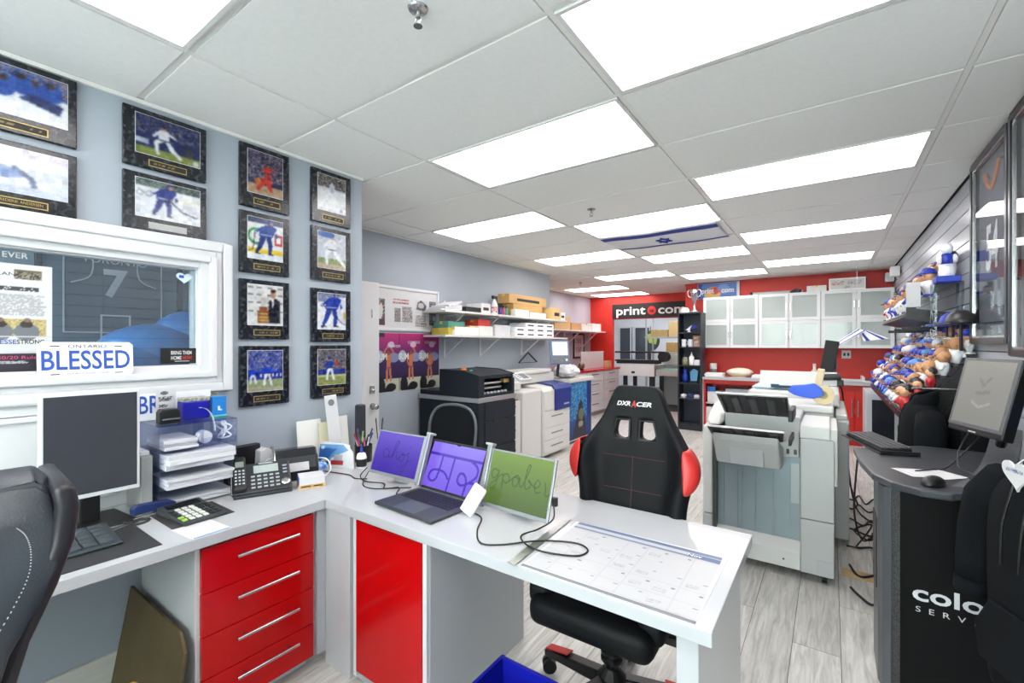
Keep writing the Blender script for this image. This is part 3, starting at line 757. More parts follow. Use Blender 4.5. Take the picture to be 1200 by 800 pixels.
MB().box(-1.695,-1.238,1.212,1.85,.0,.709).build('carcass', m_lam, t, bevel=.002)
MB().box(-1.668,-1.264,1.193,1.211,.045,.695).build('door', m_redgl, t, bevel=.002)
MB().box(-1.691,-1.670,1.196,1.212,.02,.705).build('edge_strip', m_white, t); MB().box(-1.261,-1.240,1.196,1.212,.02,.705).build('edge_strip', m_white, t)
t = thing('leaning_board', 'brown hardboard sheet leaning against the drawer unit under the desk', 'board', (-2.15,.62,0))
mt = Matrix.Translation((0,.575,0)) @ Matrix.Rotation(-.17,4,'X')
MB().prism([(-2.50,0),(-1.86,0),(-1.88,.35),(-1.95,.40),(-2.50,.40)],'y',0,.012,mat=mt).build('sheet', M('hardboard_brown',(92,78,50),.7,var=.15,vscale=6), t, bevel=.002)
t = tag(MB().tube([(-2.02,.50,.009),(-2.02,.50,.20),(-2.00,.51,.255),(-1.965,.52,.265),(-1.935,.53,.24),(-1.92,.535,.18),(-1.92,.535,.009)],.010,8,smooth=5).build('yellow_hook', M('yellow_plastic',(225,180,30),.4), smooth=True),'yellow plastic hoop on the floor under the left desk','hoop')
# ================================================================ ON THE LEFT WORKTOP (top z = .75)
Z0 = .75
t = thing('monitor', 'dark portrait monitor with thin white bezel on the left worktop', 'monitor', (-2.33,.48,Z0))
MB().box(-2.335,-2.30,.335,.622,.868,1.268).build('housing', M('bezel_white',(205,207,210),.35), t, bevel=.004)
MB().box(-2.30,-2.2985,.345,.612,.885,1.258).build('screen', M('dark_screen',(52,55,62),.18), t)
MB().box(-2.40,-2.335,.42,.54,.93,1.14).build('rear_cover', m_black, t, bevel=.01)
MB().box(-2.38,-2.345,.45,.51,.76,1.0).build('neck', m_black, t, bevel=.005)
MB().prism([(-2.46,.38),(-2.25,.36),(-2.25,.60),(-2.46,.58)],'z',.75,.763).build('foot', m_black, t, bevel=.004)
tag(box_obj('desk_mat', M('mouse_mat_black',(42,43,46),.75,bump=.2,bscale=300), (-2.225,-1.905,.10,.578,Z0,Z0+.003)),'black desk mat under the keyboard on the left worktop','desk mat')
# keyboard, seen from its end
t = thing('keyboard', 'dark grey keyboard lying on the black desk mat', 'keyboard', (-2.1,.30,.753), 0)
m_kb = M('keyboard_slate',(52,60,66),.5)
MB().prism([(-2.235,.753),(-2.02,.753),(-2.015,.762),(-2.22,.782)],'y',.10,.50).build('case', m_kb, t, bevel=.004)
for r in range(5):
    for c in range(9):
        x = -2.205+r*.035; y = .115+c*.041
        z = .782-(x+2.22)*.0976
        MB().obox((x+.012,y+.017,z+.001),(.030,.036,.010),rot3(0,.097,0)).build('key', M('key_slate',(60,68,74),.55), t, bevel=.002)
t = thing('tissue_carton', 'blue and white carton at the left edge of the desk', 'box', (-2.42,.20,Z0))
MB().box(-2.47,-2.36,.08,.285,Z0,.90).build('carton', m_paper, t, bevel=.002)
MB().box(-2.36,-2.359,.08,.285,.862,.90).build('band', M('navy_band',(34,62,110),.5), t)
MB().box(-2.36,-2.359,.08,.285,Z0,.775).build('stripe', M('tan_band',(190,130,100),.5), t)
# clutter under the monitor
t = thing('stapler', 'silver and navy stapler lying below the monitor', 'stapler', (-2.27,.66,Z0), math.radians(95))
MB().box(-.075,.075,-.018,.018,0,.012).build('base', m_chrome, t, bevel=.003, world=False)
MB().prism([(-.075,.02),(.07,.02),(.075,.035),(.05,.05),(-.06,.058),(-.078,.045)],'y',-.016,.016).build('arm', M('navy_plastic',(24,40,90),.4), t, bevel=.004, world=False)
t = thing('scissors', 'black handled scissors lying below the monitor', 'scissors', (-2.22,.56,Z0), .3)
for s in (-1,1):
    MB().obox((s*.012,-.04,.004),(.012,.10,.003),rot3(0,0,s*.1)).build('blade', m_chrome, t, world=False)
    MB().tube([(s*.02+math.cos(a)*.022,.035+math.sin(a)*.03,.005) for a in np.linspace(0,2*PI,12)[:-1]],.005,6,closed=True).build('handle_loop', m_black, t, world=False)
t = thing('binder', 'upright grey binder standing beside the clear paper organiser', 'binder', (-2.42,.655,Z0))
MB().box(-2.51,-2.325,.632,.672,Z0,.985).build('cover', M('binder_grey',(140,142,140),.55), t, bevel=.004)
MB().box(-2.515,-2.35,.637,.667,.80,1.0).build('pages', m_paper, t)
# acrylic paper organiser
m_acr = glassmat('blue_tinted_acrylic', (236,240,250), .03)
t = thing('paper_organiser', 'clear blue-tinted acrylic paper organiser with four tiers', 'organiser', (-2.40,.83,Z0))
for y in (.682,.984): MB().box(-2.52,-2.288,y-.002,y+.002,Z0,1.105).build('side', m_acr, t)
MB().box(-2.524,-2.520,.682,.984,Z0,1.105).build('back', m_acr, t)
tiers = (.755,.835,.915,.995,1.103)
for z in tiers: MB().box(-2.52,-2.288,.684,.982,z-.002,z+.002).build('tier', m_acr, t)
for y in (.845,.915): MB().box(-2.40,-2.288,y-.0015,y+.0015,.997,1.101).build('divider', m_acr, t)
MB().box(-2.29,-2.286,.845,.982,.997,1.03).build('lip', m_acr, t)
tier_names = ['lowest','second lowest','third','top']
for i, z in enumerate(tiers[:4]):
    yb = .975 if i < 3 else .84
    ov = (.02,.035,.045,.0)[i]; n = 3
    t = thing('paper_stack', 'stack of loose white papers in the %s tier of the clear organiser' % tier_names[i], 'papers', (-2.4,.83,z+.002), 0, 'paper stacks in the organiser')
    zz = z+.0025
    for k in range(n):
        th = (.010,.016,.022,.014)[i]*(.7+.4*random.random())
        dx, dy, a = random.uniform(-.01,.01), random.uniform(-.005,.005), random.uniform(-.04,.04)
        MB().obox((-2.40+ov+dx, .69+(yb-.69)/2+dy*.3, zz+th/2), (.20,(yb-.69)-.025,th), rot3(0,0,a)).build('sheets', M('paper_a',(208,208,212),.7) if k % 2 else M('paper_b',(192,192,198),.7), t, bevel=.0015)
        zz += th+.0004
t = thing('cable_bundle', 'white tangled cables inside the organiser top right compartment', 'cables', (-2.35,.95,1.0))
pts = [(-2.35+.03*math.cos(k*1.9), .95+.026*math.sin(k*2.7), 1.01+.075*(.5+.5*math.sin(k*1.3))) for k in range(14)]
MB().tube(pts,.004,6,smooth=4).build('cable', M('white_cable',(230,230,232),.4), t, smooth=True)
t = thing('label_roll', 'roll of white label tape curling out of the organiser', 'tape roll', (-2.34,.88,1.0))
MB().cyl((-2.36,.865,1.03),(-2.32,.865,1.03),.028,n=20).build('roll', m_paper, t)
def strip(u, v): 
    a = u*1.9
    return (-2.32+.012*(v-.5), .89-.055+.06*math.sin(a)+.0, 1.06+.09*math.cos(a)+.0*v) if False else (-2.325+.022*(v-.5), .905-.07*u*u*.9+.0, 1.05+.115*math.sin(PI*.5*u))
MB().grid(strip, 10, 2).build('loose_strip', m_paper, t, solid=.0008, smooth=True)
# things standing on the organiser (top z = 1.105)
t = thing('tape_dispenser', 'small black stamp-like tape dispenser on the organiser top', 'dispenser', (-2.36,.735,1.105))
MB().prism([(.70,1.106),(.775,1.106),(.775,1.155),(.767,1.17),(.708,1.17),(.70,1.155)],'x',-2.39,-2.335).build('body', m_black, t, bevel=.005)
MB().box(-2.335,-2.325,.705,.77,1.125,1.131).build('blade_bar', m_chrome, t)
t = thing('memo_card', 'white information card standing on the organiser beside the tape dispenser', 'card', (-2.47,.76,1.105))
MB().box(-2.475,-2.468,.725,.80,1.106,1.25).build('card', m_paper, t, bevel=.001)
cv = Cv(20,40,(238,238,240)); cv.lines(.12,.88,.6,.74,3,(90,90,96),.6); cv.ell(.4,.86,.2,.06,(100,104,120)); cv.lines(.12,.6,.4,.5,2,(90,90,96),.6); cv.rect(.35,.75,.2,.36,(120,90,80)); cv.build('card_print', (-2.4675,.728,1.11), (0,.069,0), (0,0,.137), t)
plate(.665,1.108,.295,.145,-2.505,.06,'second licence plate standing on the organiser behind boxes','BRUCE',False) if False else None
t = plate(.665,1.108,.295,.145,-2.512,.05,'white licence plate with blue BR, half hidden behind the card','BR    ',False)
t = thing('blue_tin', 'royal blue box with silver ribbon on top of the organiser', 'box', (-2.42,.855,1.105))
MB().box(-2.46,-2.39,.80,.91,1.106,1.19).build('box', M('ribbon_blue',(16,18,150),.25), t, bevel=.006)
MB().box(-2.4605,-2.3895,.80,.91,1.188,1.205).build('lid_band', M('floral_silver',(180,182,170),.4,c2=(110,112,100),vscale=70), t, bevel=.004)
t = thing('blue_card_box', 'light blue carton on the right end of the organiser top', 'box', (-2.42,.945,1.105))
MB().box(-2.455,-2.395,.922,.983,1.106,1.20).build('carton', M('azure_card',(26,120,196),.4), t, bevel=.002)
MB().box(-2.395,-2.3945,.945,.955,1.135,1.155).box(-2.395,-2.3945,.955,.963,1.133,1.140).build('mark', m_inkw, t)
MB().box(-2.456,-2.394,.921,.984,1.106,1.113).build('base_band', M('teal_band',(90,190,190),.4), t)
t = thing('photo_print', 'floral patterned card leaning on the wall behind the blue boxes', 'card', (-2.51,.87,1.105))
MB().box(-2.535,-2.528,.80,1.0,1.108,1.235).build('card', M('floral_print',(205,208,190),.5,c2=(100,104,90),vscale=55), t)
# calculator on its mat
tag(box_obj('calculator_mat', M('mat_dark',(50,48,50),.7), (-2.25,-2.03,.645,.865,Z0,Z0+.003)),'dark mat under the desk calculator','mat')
t = thing('calculator', 'black printing desk calculator with pale keys on a dark mat', 'calculator', (-2.14,.75,.753), math.radians(4))
MB().prism([(-.12,0),(.12,0),(.12,.010),(-.05,.021),(-.12,.028)],'y',-.078,.078).build('case', M('calc_charcoal',(50,54,58),.45), t, bevel=.004, world=False)
MB().obox((-.085,0,.0255),(.045,.12,.003),rot3(0,.10,0)).build('display', M('calc_display',(26,30,32),.2), t, world=False)
mk = [M('calc_key_pale',(206,208,202),.5), M('calc_key_green',(150,190,80),.5), M('calc_key_dark',(34,36,40),.5)]
for i in range(5):
    for j in range(6):
        x = -.035+i*.030; y = -.062+j*.0245
        m_ = mk[1] if (i > 2 and j < 1) else (mk[0] if 0 < j < 4 else mk[2])
        MB().obox((x,y,.0225-(x+.05)*.065),(.020,.017,.006),rot3(0,.065,0)).build('key', m_, t, bevel=.0015, world=False)
t = thing('letter_sheet', 'white sheet with a blue edge lying on the worktop front edge', 'paper', (-1.94,.71,Z0))
MB().prism([(-2.025,.64),(-1.865,.655),(-1.868,.785),(-2.03,.772)],'z',Z0,Z0+.0015).build('sheet', m_paper, t)
MB().prism([(-1.872,.66),(-1.8655,.66),(-1.8685,.78),(-1.876,.78)],'z',Z0+.0015,Z0+.0022).build('blue_edge', M('sky_ink',(80,140,200),.5), t)
# desk phone
t = thing('desk_phone', 'black desk telephone with cordless handset and silver trim', 'telephone', (-2.15,1.035,Z0), math.radians(68))
m_ph = M('phone_black',(38,41,46),.4)
tilt = rot3(math.radians(38),0,0)
pm = Matrix.Translation((0,.06,.066)) @ tilt
MB().prism([(-.01,0),(.155,0),(.155,.10),(.14,.122),(-.01,.012)],'x',-.115,.125).build('base', m_ph, t, bevel=.004, world=False)
mb = MB(); mb.obox((.0,.0,.0),(.24,.165,.02), None); 
mb.v = [tuple(pm @ Vector(p)) for p in mb.v]; mb.build('face_plate', m_ph, t, bevel=.006, world=False)
def onface(cx, cy, w, h, th, name, mat, bev=.0015):
    mb = MB().obox((cx,cy,.010+th/2),(w,h,th)); mb.v = [tuple(pm @ Vector(p)) for p in mb.v]; return mb.build(name, mat, t, bevel=bev, world=False)
onface(.02,.045,.105,.045,.003,'display',M('lcd_grey',(160,170,166),.2))
onface(.02,.078,.06,.006,.001,'brand_strip',M('silver_print',(180,182,186),.4))
m_pk = M('phone_key',(172,176,180),.4)
for r in range(4):
    for c in range(5): onface(-.036+c*.0255,.005-r*.021,.016,.008,.004,'key',m_pk,.001)
for r in range(3): onface(.100,.05-r*.02,.018,.007,.004,'key',m_pk,.001)
mb = MB().lathe([(.019,0),(.019,.006),(.012,.008)],(.098,-.045,.010),16); mb.v = [tuple(pm @ Vector(p)) for p in mb.v]; mb.build('dial_ring', m_chrome, t, world=False)
hs = onface(-.090,.018,.052,.19,.030,'handset',m_black,.010)
onface(-.090,.062,.034,.032,.0325,'handset_screen',M('handset_lcd',(120,126,124),.3))
for r in range(5):
    for c in range(3): onface(-.105+c*.015,.025-r*.018,.009,.007,.033,'handset_key',m_pk,.001)
mb = MB().tube([(-.122,-.08,.012),(-.122,.085,.012)],.004,6); mb.v = [tuple(pm @ Vector(p)) for p in mb.v]; mb.build('trim', m_chrome, t, world=False)
t = thing('document_tray', 'flat black upright panel behind the telephone', 'tray', (-2.45,1.10,Z0))
MB().box(-2.47,-2.43,1.0,1.16,Z0,.935).build('panel', m_black, t, bevel=.004); MB().box(-2.43,-2.40,1.0,1.16,Z0,.80).build('ledge', m_black, t, bevel=.004)
# label printer
t = thing('label_printer', 'black curved label printer with white paper feeding out', 'printer', (-2.33,1.29,Z0), math.radians(70))
m_lp = M('printer_gloss_black',(34,36,40),.22)
MB().prism([(-.10,0),(.10,0),(.10,.05),(.085,.105),(.04,.145),(-.03,.15),(-.075,.115),(-.10,.06)],'x',-.10,.10,).build('body', m_lp, t, bevel=.008, world=False)
MB().prism([(-.101,.062),(-.078,.118),(-.07,.112),(-.094,.058)],'x',-.085,.085).build('feed_slot', m_dgrey, t, world=False)
MB().prism([(-.112,.052),(-.101,.052),(-.088,.088),(-.098,.092)],'x',-.05,.05).build('label', m_paper, t, world=False)
MB().tube([(-.104,-.085,.03),(-.106,-.07,.12),(-.104,.03,.165),(-.104,.09,.12)],.006,6,smooth=5).build('side_trim', m_chrome, t, world=False, smooth=True)
t = thing('paper_roll', 'large white paper roll leaning between the phone and label printer', 'paper roll', (-2.41,1.21,Z0))
MB().prism([(1.13,.82),(1.25,.80),(1.28,.86),(1.17,.915),(1.135,.905)],'x',-2.45,-2.38).build('sheet_fold', m_paper, t, bevel=.004)
MB().cyl((-2.47,1.19,.805),(-2.37,1.19,.805),.054,n=24).build('roll', m_paper, t)
t = thing('white_cable', 'thin white cable looping from the label printer', 'cable', (-2.2,1.32,.8))
MB().tube([(-2.27,1.35,.84),(-2.2,1.39,.84),(-2.16,1.39,.79),(-2.17,1.35,.755)],.003,6,smooth=6).build('lead', M('white_cable',(230,230,232),.4), t, smooth=True)
t = thing('desk_gadget', 'small white and blue box on a miniature wooden pallet', 'box', (-2.11,1.25,Z0), math.radians(65))
m_wood = M('pale_wood',(205,170,120),.6,var=.1,vscale=20)
for y in (-.045,0,.045): MB().box(-.06,.06,y-.008,y+.008,0,.006).build('pallet_slat', m_wood, t, world=False)
for x in (-.055,0,.055): MB().box(x-.006,x+.006,-.053,.053,.006,.014).build('pallet_bearer', m_wood, t, world=False)
MB().box(-.06,.06,-.053,.053,.014,.018).build('pallet_deck', m_wood, t, world=False)
MB().box(-.058,.058,-.05,.05,.018,.055).build('carton', m_paper, t, bevel=.002, world=False)
MB().box(-.059,-.057,-.05,.05,.018,.055).build('blue_end', M('gadget_blue',(30,60,160),.4), t, world=False)
# brochure stand-up card
t = thing('display_card', 'arched blue brochure card with a red badge standing on the desk', 'card', (-2.29,1.50,Z0), math.radians(27))
arch = [(-.115,0),(.115,0),(.10,.09),(.06,.135),(-.085,.145),(-.115,.10)]
MB().prism(arch,'y',0,.004,mat=rot3(-.2,0,0)).build('card', m_paper, t, bevel=.001, world=False)
cv = Cv(48,36,(238,240,244)); cv.poly([(0,0),(.3,0),(.42,.4),(.95,.75),(.75,1),(0,1)], (110,170,225)); cv.poly([(0,.2),(.25,.15),(.4,.55),(.6,.8),(0,.85)], (50,120,205))
cv.ell(.15,.2,.18,.2,(30,90,190)); cv.rect(.42,.82,.12,.3,(190,40,44)); cv.rect(.5,.78,.3,.55,(190,196,200)); cv.ell(.12,.85,.06,.07,(220,235,245)); cv.ell(.2,.3,.1,.05,(220,220,150))
mtc = RM[t.name] @ rot3(-.2,0,0)
cv.build('card_print', tuple(mtc @ Vector((-.105,-.001,.006))), tuple((mtc.to_3x3() @ Vector((.185,0,0)))), tuple(mtc.to_3x3() @ Vector((0,0,.125))), t)
t = thing('crumpled_wrapper', 'crumpled blue wrapper in front of the brochure card', 'wrapper', (-2.30,1.40,Z0))
def blob(c, r, n=14, m=9, amp=.25, seed=1):
    rs = random.Random(seed); mb = MB().ell(c, r, n, m)
    mb.v = [tuple(c[i]+(p[i]-c[i])*(1+amp*(rs.random()-.5)) for i in range(3)) for p in mb.v]; return mb
blob((-2.30,1.405,.778),(.045,.05,.030),seed=3).build('wrapper', M('wrapper_blue',(70,130,210),.25,c2=(200,220,240),vscale=30), t)
# papers leaning on the wall corner
for i,(y0,y1,x,h,nm,lb,c) in enumerate([(1.40,1.55,-2.49,.255,'white_folder','white folder leaning on the wall behind the brochure card',(232,232,228)),
      (1.52,1.60,-2.46,.235,'cream_booklet','cream booklet leaning beside the white hang tag',(214,210,180)),
      (1.60,1.74,-2.50,.25,'white_envelope','white envelope leaning nearest the wall corner',(236,236,232))]):
    t = thing(nm, lb, 'paper', (x,(y0+y1)/2,Z0))
    MB().prism([(y0,0),(y1,0),(y1,h),(y0,h)],'x',0,.006,mat=Matrix.Translation((x,0,Z0)) @ Matrix.Rotation(-.12,4,'Y')).build('cover', M(nm+'_paper',c,.65), t, bevel=.001)
t = thing('door_hanger', 'white door hanger card with a grey round hole, taller than its neighbours', 'card', (-2.43,1.60,Z0))
mt = Matrix.Translation((-2.43,0,Z0)) @ Matrix.Rotation(-.10,4,'Y') @ Matrix.Rotation(.06,4,'X')
MB().prism([(1.565,0),(1.645,0),(1.645,.30),(1.565,.30)],'x',0,.004,mat=mt).build('card', m_paper, t, bevel=.001)
MB().lathe([(.02,0),(.02,.002)],tuple(mt @ Vector((.004,1.605,.255))),20,mat=mt.to_3x3().to_4x4() @ Matrix.Rotation(PI/2,4,'Y')).build('hole_disc', M('hole_grey',(110,116,122),.6), t)
t = thing('red_card_box', 'small red box tucked behind the brochure card', 'box', (-2.42,1.43,Z0))
MB().box(-2.45,-2.40,1.37,1.47,Z0,.80).build('carton', M('carton_red',(200,56,50),.5), t, bevel=.002)
# pen holder and its pens
t = thing('pen_holder', 'black mesh pen holder crowded with pens by the wall corner', 'pen holder', (-2.29,1.69,Z0))
MB().lathe([(.048,0),(.05,.004),(.052,.10),(.049,.10),(.046,.006),(.0,.005)],(-2.29,1.69,Z0),20).build('cup', m_black, t, smooth=False)
pc = [('white ballpoint pen leaning left in the pen holder',(235,235,238)),('blue felt pen in the pen holder',(30,60,170)),('navy gel pen in the pen holder',(24,30,70)),('black marker in the pen holder',(25,25,28)),('pale green highlighter in the pen holder',(150,200,120)),
      ('purple pen in the pen holder',(120,60,140)),('silver pen in the pen holder',(170,172,178)),('red pencil in the pen holder',(190,50,50)),('dark green pen in the pen holder',(30,90,60)),('pink pen in the pen holder',(220,120,160))]
for i,(lb,c) in enumerate(pc):
    a = i*.63; r = .03
    b0 = Vector((-2.29+.022*math.cos(a+2),1.69+.022*math.sin(a+2),Z0+.008)); b1 = Vector((-2.29+.055*math.cos(a),1.69+.055*math.sin(a),Z0+.15+.02*(i%3)))
    t = thing('pen', lb, 'pen', tuple(b0), 0, 'pens in the pen holder')
    d = (b1-b0)
    MB().cyl(b0,b0+d*.8,.0045,n=8).build('barrel', M('pen_%d'%i,c,.35), t); MB().cyl(b0+d*.8,b1,.0052,n=8).build('cap', M('pen_cap_%d'%i,tuple(int(x*.8) for x in c),.35), t)
t = thing('glue_bottle', 'white glue bottle with dark label and blue nozzle by the pens', 'bottle', (-2.185,1.60,Z0))
MB().lathe([(.026,0),(.028,.004),(.028,.06),(.022,.078),(.010,.085)],(-2.185,1.60,Z0),20).build('bottle', M('bottle_white',(232,232,232),.35), t, smooth=True)
MB().lathe([(.0285,.008),(.0285,.05)],(-2.185,1.60,Z0),20).build('label_band', m_ink, t)
MB().lathe([(.010,.085),(.008,.10),(.004,.125)],(-2.185,1.60,Z0),12).build('nozzle', M('nozzle_blue',(30,50,160),.4), t)
t = thing('speaker', 'tall slim black cylinder speaker at the wall corner', 'speaker', (-2.47,1.80,Z0))
MB().lathe([(.030,0),(.033,.004),(.033,.305),(.030,.31)],(-2.47,1.80,Z0),24).build('body', M('speaker_mesh',(34,38,46),.8,bump=.4,bscale=500), t, smooth=False)
MB().lathe([(.028,.31),(.026,.314)],(-2.47,1.80,Z0),24).build('top_cap', m_black, t)
t = thing('reed_diffuser', 'small yellow-green jar with dark reed sticks', 'diffuser', (-2.30,1.815,Z0))
MB().lathe([(.022,0),(.026,.01),(.026,.06),(.012,.075),(.012,.085)],(-2.30,1.815,Z0),16).build('jar', M('olive_glass',(150,156,80),.15), t, smooth=True)
for i in range(4):
    a = i*1.6; MB().cyl((-2.30,1.815,.76),(-2.30+.03*math.cos(a),1.815+.03*math.sin(a),.99),.0022,n=6).build('reed', m_ink, t)
# ================================================================ ON THE RETURN DESK
m_alu = M('screen_alu',(150,152,156),.35,metal=.5)
m_scr = printmat('screen_print', .25, emit=.85)
def lean_panel(x0, x1, y, z0, h, lean, yaw=0.0):
    return Matrix.Translation(((x0+x1)/2,y,z0)) @ Matrix.Rotation(yaw,4,'Z') @ Matrix.Rotation(-lean,4,'X')
PURP = ((58,28,150),(104,74,206))
# laptop
t = thing('laptop', 'open dark grey laptop with a purple screen on the desk return', 'laptop', (-1.44,1.38,Z0), math.radians(-3))
m_lt = M('laptop_grey',(70,74,80),.38,metal=.35)
MB().prism([(-.185,-.13),(.185,-.13),(.185,.12),(-.185,.12)],'z',.002,.015).build('base', m_lt, t, bevel=.004, world=False)
MB().box(-.155,.155,-.01,.105,.015,.0156).build('key_bed', m_ink, t, world=False)
kme = None
for r in range(5):
    for c in range(13):
        x = -.143+c*.0238; y = .093-r*.0225
        if kme is None: o = MB().box(-.010,.010,-.009,.009,0,.0015).build('key', M('laptop_key',(30,32,44),.5), t, bevel=.0006, world=False); kme = o.data
        else: o = bpy.data.objects.new('key', kme); C.objects.link(o); o.parent = t
        o.location = (x,y,.0156)
MB().box(-.07,.07,-.12,-.02,.015,.0153).build('trackpad', M('trackpad_grey',(84,90,98),.3), t, world=False)
lid = Matrix.Translation((0,.118,.016)) @ Matrix.Rotation(-.42,4,'X')
mb = MB().obox((0,.004,.118),(.37,.007,.236)); mb.v = [tuple(lid @ Vector(p)) for p in mb.v]; mb.build('lid', m_lt, t, bevel=.003, world=False)
mb = MB().obox((0,-.0002,.119),(.358,.0008,.226)); mb.v = [tuple(lid @ Vector(p)) for p in mb.v]; mb.build('screen_border', m_ink, t, world=False)
cv = Cv(130,84); cv.grad((112,84,212),(128,104,222)); D = (62,24,170)
cv.rect(.0,1,.70,.76,D); cv.line([(.26,.72),(.26,.40)],.028,D); cv.line([(.49,.72),(.49,0)],.03,D)
cv.line([(.46,.26),(.38,.36),(.26,.40),(.13,.36),(.09,.22),(.16,.14),(.24,.20),(.26,.36)],.032,D,8)
cv.line([(.80,.72),(.93,.62),(.95,.44),(.84,.28),(.72,.20),(.64,.28),(.66,.42),(.74,.42),(.80,.28),(.80,.0)],.032,D,8); cv.line([(.84,.28),(.95,.30),(1,.3)],.03,D,4)
mt = RM[t.name] @ lid
cv.build('screen', tuple(mt @ Vector((-.170,-.0008,.014))), tuple(mt.to_3x3() @ Vector((.34,0,0))), tuple(mt.to_3x3() @ Vector((0,0,.212))), t, m_scr)
mb = MB().obox((0,-.001,.2255),(.024,.0006,.007)); mb.v = [tuple(lid @ Vector(p)) for p in mb.v]; mb.build('camera_notch', m_ink, t, world=False)
# side screens with their clip bars
def sidescreen(x0, x1, y, z0, h, lean, yaw, label, cv, bar):
    t = thing('portable_monitor', label, 'monitor', ((x0+x1)/2,y,Z0), 0)
    mt = lean_panel(x0,x1,y,z0,h,lean,yaw); w = x1-x0
    mb = MB().obox((0,.006,h/2),(w,.011,h)); mb.v = [tuple(mt @ Vector(p)) for p in mb.v]; mb.build('housing', m_alu, t, bevel=.003)
    cv.build('screen', tuple(mt @ Vector((-w/2+.010,-.0006,.016))), tuple(mt.to_3x3() @ Vector((w-.020,0,0))), tuple(mt.to_3x3() @ Vector((0,0,h-.024))), t, m_scr)
    s = 1 if bar > 0 else -1
    mb = MB().obox((s*(w/2+.014),.010,h/2+.002),(.026,.026,h+.022)); mb.v = [tuple(mt @ Vector(p)) for p in mb.v]; mb.build('hinge_bar', m_alu, t, bevel=.004)
    mb = MB().obox((s*(w/2+.02),.012,h+.016),(.04,.03,.010)); mb.v = [tuple(mt @ Vector(p)) for p in mb.v]; mb.build('clip', m_grey, t, bevel=.003)
    mb = MB().obox((0,.06,.02),(.10,.008,.10),rot3(.5,0,0)); mb.v = [tuple(mt @ Vector(p)) for p in mb.v]; mb.build('kickstand', m_grey, t, bevel=.002)
    return t, mt
cv = Cv(130,84); cv.grad((52,22,150),(98,74,190)); D = (44,28,110)
cv.line([(.33,.50),(.26,.58),(.21,.50),(.22,.38),(.28,.36),(.33,.44),(.335,.56),(.34,.40),(.38,.38),(.44,.55),(.50,.76),(.47,.82),(.44,.70),(.42,.38),(.45,.50),(.50,.54),(.51,.40),(.55,.36)],.013,D,6)
cv.line([(.55,.36),(.60,.48),(.66,.50),(.68,.42),(.63,.34),(.58,.40),(.62,.52),(.72,.50)],.013,D,6); cv.line([(.72,.50),(.755,.56),(.755,.30),(.71,.10),(.66,.16),(.74,.32),(.83,.42)],.013,D,6); cv.ell(.765,.70,.009,.013,D)
sidescreen(-1.95,-1.610,1.474,.792,.222,.34,.02,'portable screen left of the laptop showing purple handwriting ahoj',cv,1)
cv = Cv(130,84); cv.grad((70,96,30),(120,150,66)); D = (62,84,30)
cv.line([(.16,.62),(.09,.66),(.05,.58),(.08,.48),(.15,.54),(.16,.64),(.15,.40),(.10,.28),(.05,.34),(.14,.46),(.24,.58),(.25,.28),(.25,.56),(.32,.60),(.36,.52),(.31,.44),(.26,.48)],.014,D,6)
cv.line([(.36,.48),(.44,.58),(.51,.56),(.48,.62),(.42,.56),(.42,.44),(.48,.42),(.52,.58),(.53,.46),(.57,.44),(.62,.62),(.66,.82),(.63,.84),(.61,.66),(.62,.44),(.68,.44),(.70,.54),(.66,.58)],.014,D,6)
cv.line([(.66,.56),(.74,.50),(.80,.48),(.84,.56),(.80,.62),(.76,.52),(.79,.40),(.86,.42)],.014,D,6); cv.line([(.91,.60),(.93,.50),(.93,.40),(.97,.38),(1.0,.44)],.014,D,6)
tR, mtR = sidescreen(-1.205,-.872,1.470,.772,.238,.30,-.05,'portable screen right of the laptop showing green handwriting',cv,-1)
t = thing('power_bank', 'white rounded power bank leaning against the laptop corner', 'power bank', (-1.225,1.43,Z0))
mt = Matrix.Translation((-1.222,1.395,Z0+.008)) @ Matrix.Rotation(-.1,4,'Z') @ Matrix.Rotation(.35,4,'Y') @ Matrix.Rotation(-.45,4,'X')
mb = MB().obox((0,0,.062),(.068,.016,.124)); mb.v = [tuple(mt @ Vector(p)) for p in mb.v]; mb.build('case', M('power_bank_white',(228,228,228),.35), t, bevel=.007, seg=3)
mb = MB().obox((.0,-.0085,.062),(.03,.001,.03)); mb.v = [tuple(mt @ Vector(p)) for p in mb.v]; mb.build('mark', M('bank_mark',(205,206,208),.4), t)
def cable(pts, r, label, name='cable', cat='cable', mat=None, k=7, group=None):
    return tag(MB().tube(pts,r,6,smooth=k).build(name, mat or m_rubber, smooth=True), label, cat, group)
cable([(-1.19,1.42,.757),(-1.14,1.40,.754),(-1.08,1.30,.754),(-1.0,1.225,.754),(-.93,1.26,.754),(-.84,1.35,.758),(-.73,1.41,.757),(-.67,1.39,.756),(-.68,1.33,.756),(-.78,1.29,.757),(-.86,1.30,.758),(-.92,1.36,.754),(-.90,1.44,.754),(-.855,1.475,.79),(-.855,1.482,.84)],.003,'black charging cable looping over the ruler and calendar','charging_cable')
t = thing('usb_plug', 'black plug on the right edge of the green screen', 'plug', (-.858,1.49,.85)); MB().box(-.866,-.846,1.483,1.501,.835,.868).build('plug', m_black, t, bevel=.003)
cable([(-2.0,1.50,.80),(-2.03,1.48,.756),(-1.93,1.44,.754),(-1.83,1.47,.754),(-1.76,1.42,.754),(-1.70,1.46,.760),(-1.65,1.40,.754),(-1.62,1.44,.754)],.003,'thin black cable curling below the left portable screen','screen_cable')
cable([(-1.97,1.49,.79),(-1.9,1.40,.754),(-1.8,1.39,.754),(-1.72,1.46,.754),(-1.66,1.50,.756)],.0028,'second black cable crossing below the left portable screen','screen_cable')
cable([(-2.26,1.42,.756),(-2.1,1.46,.754),(-2.02,1.44,.754),(-1.96,1.47,.754)],.0028,'black cable running from the brochure card to the left screen','screen_cable')
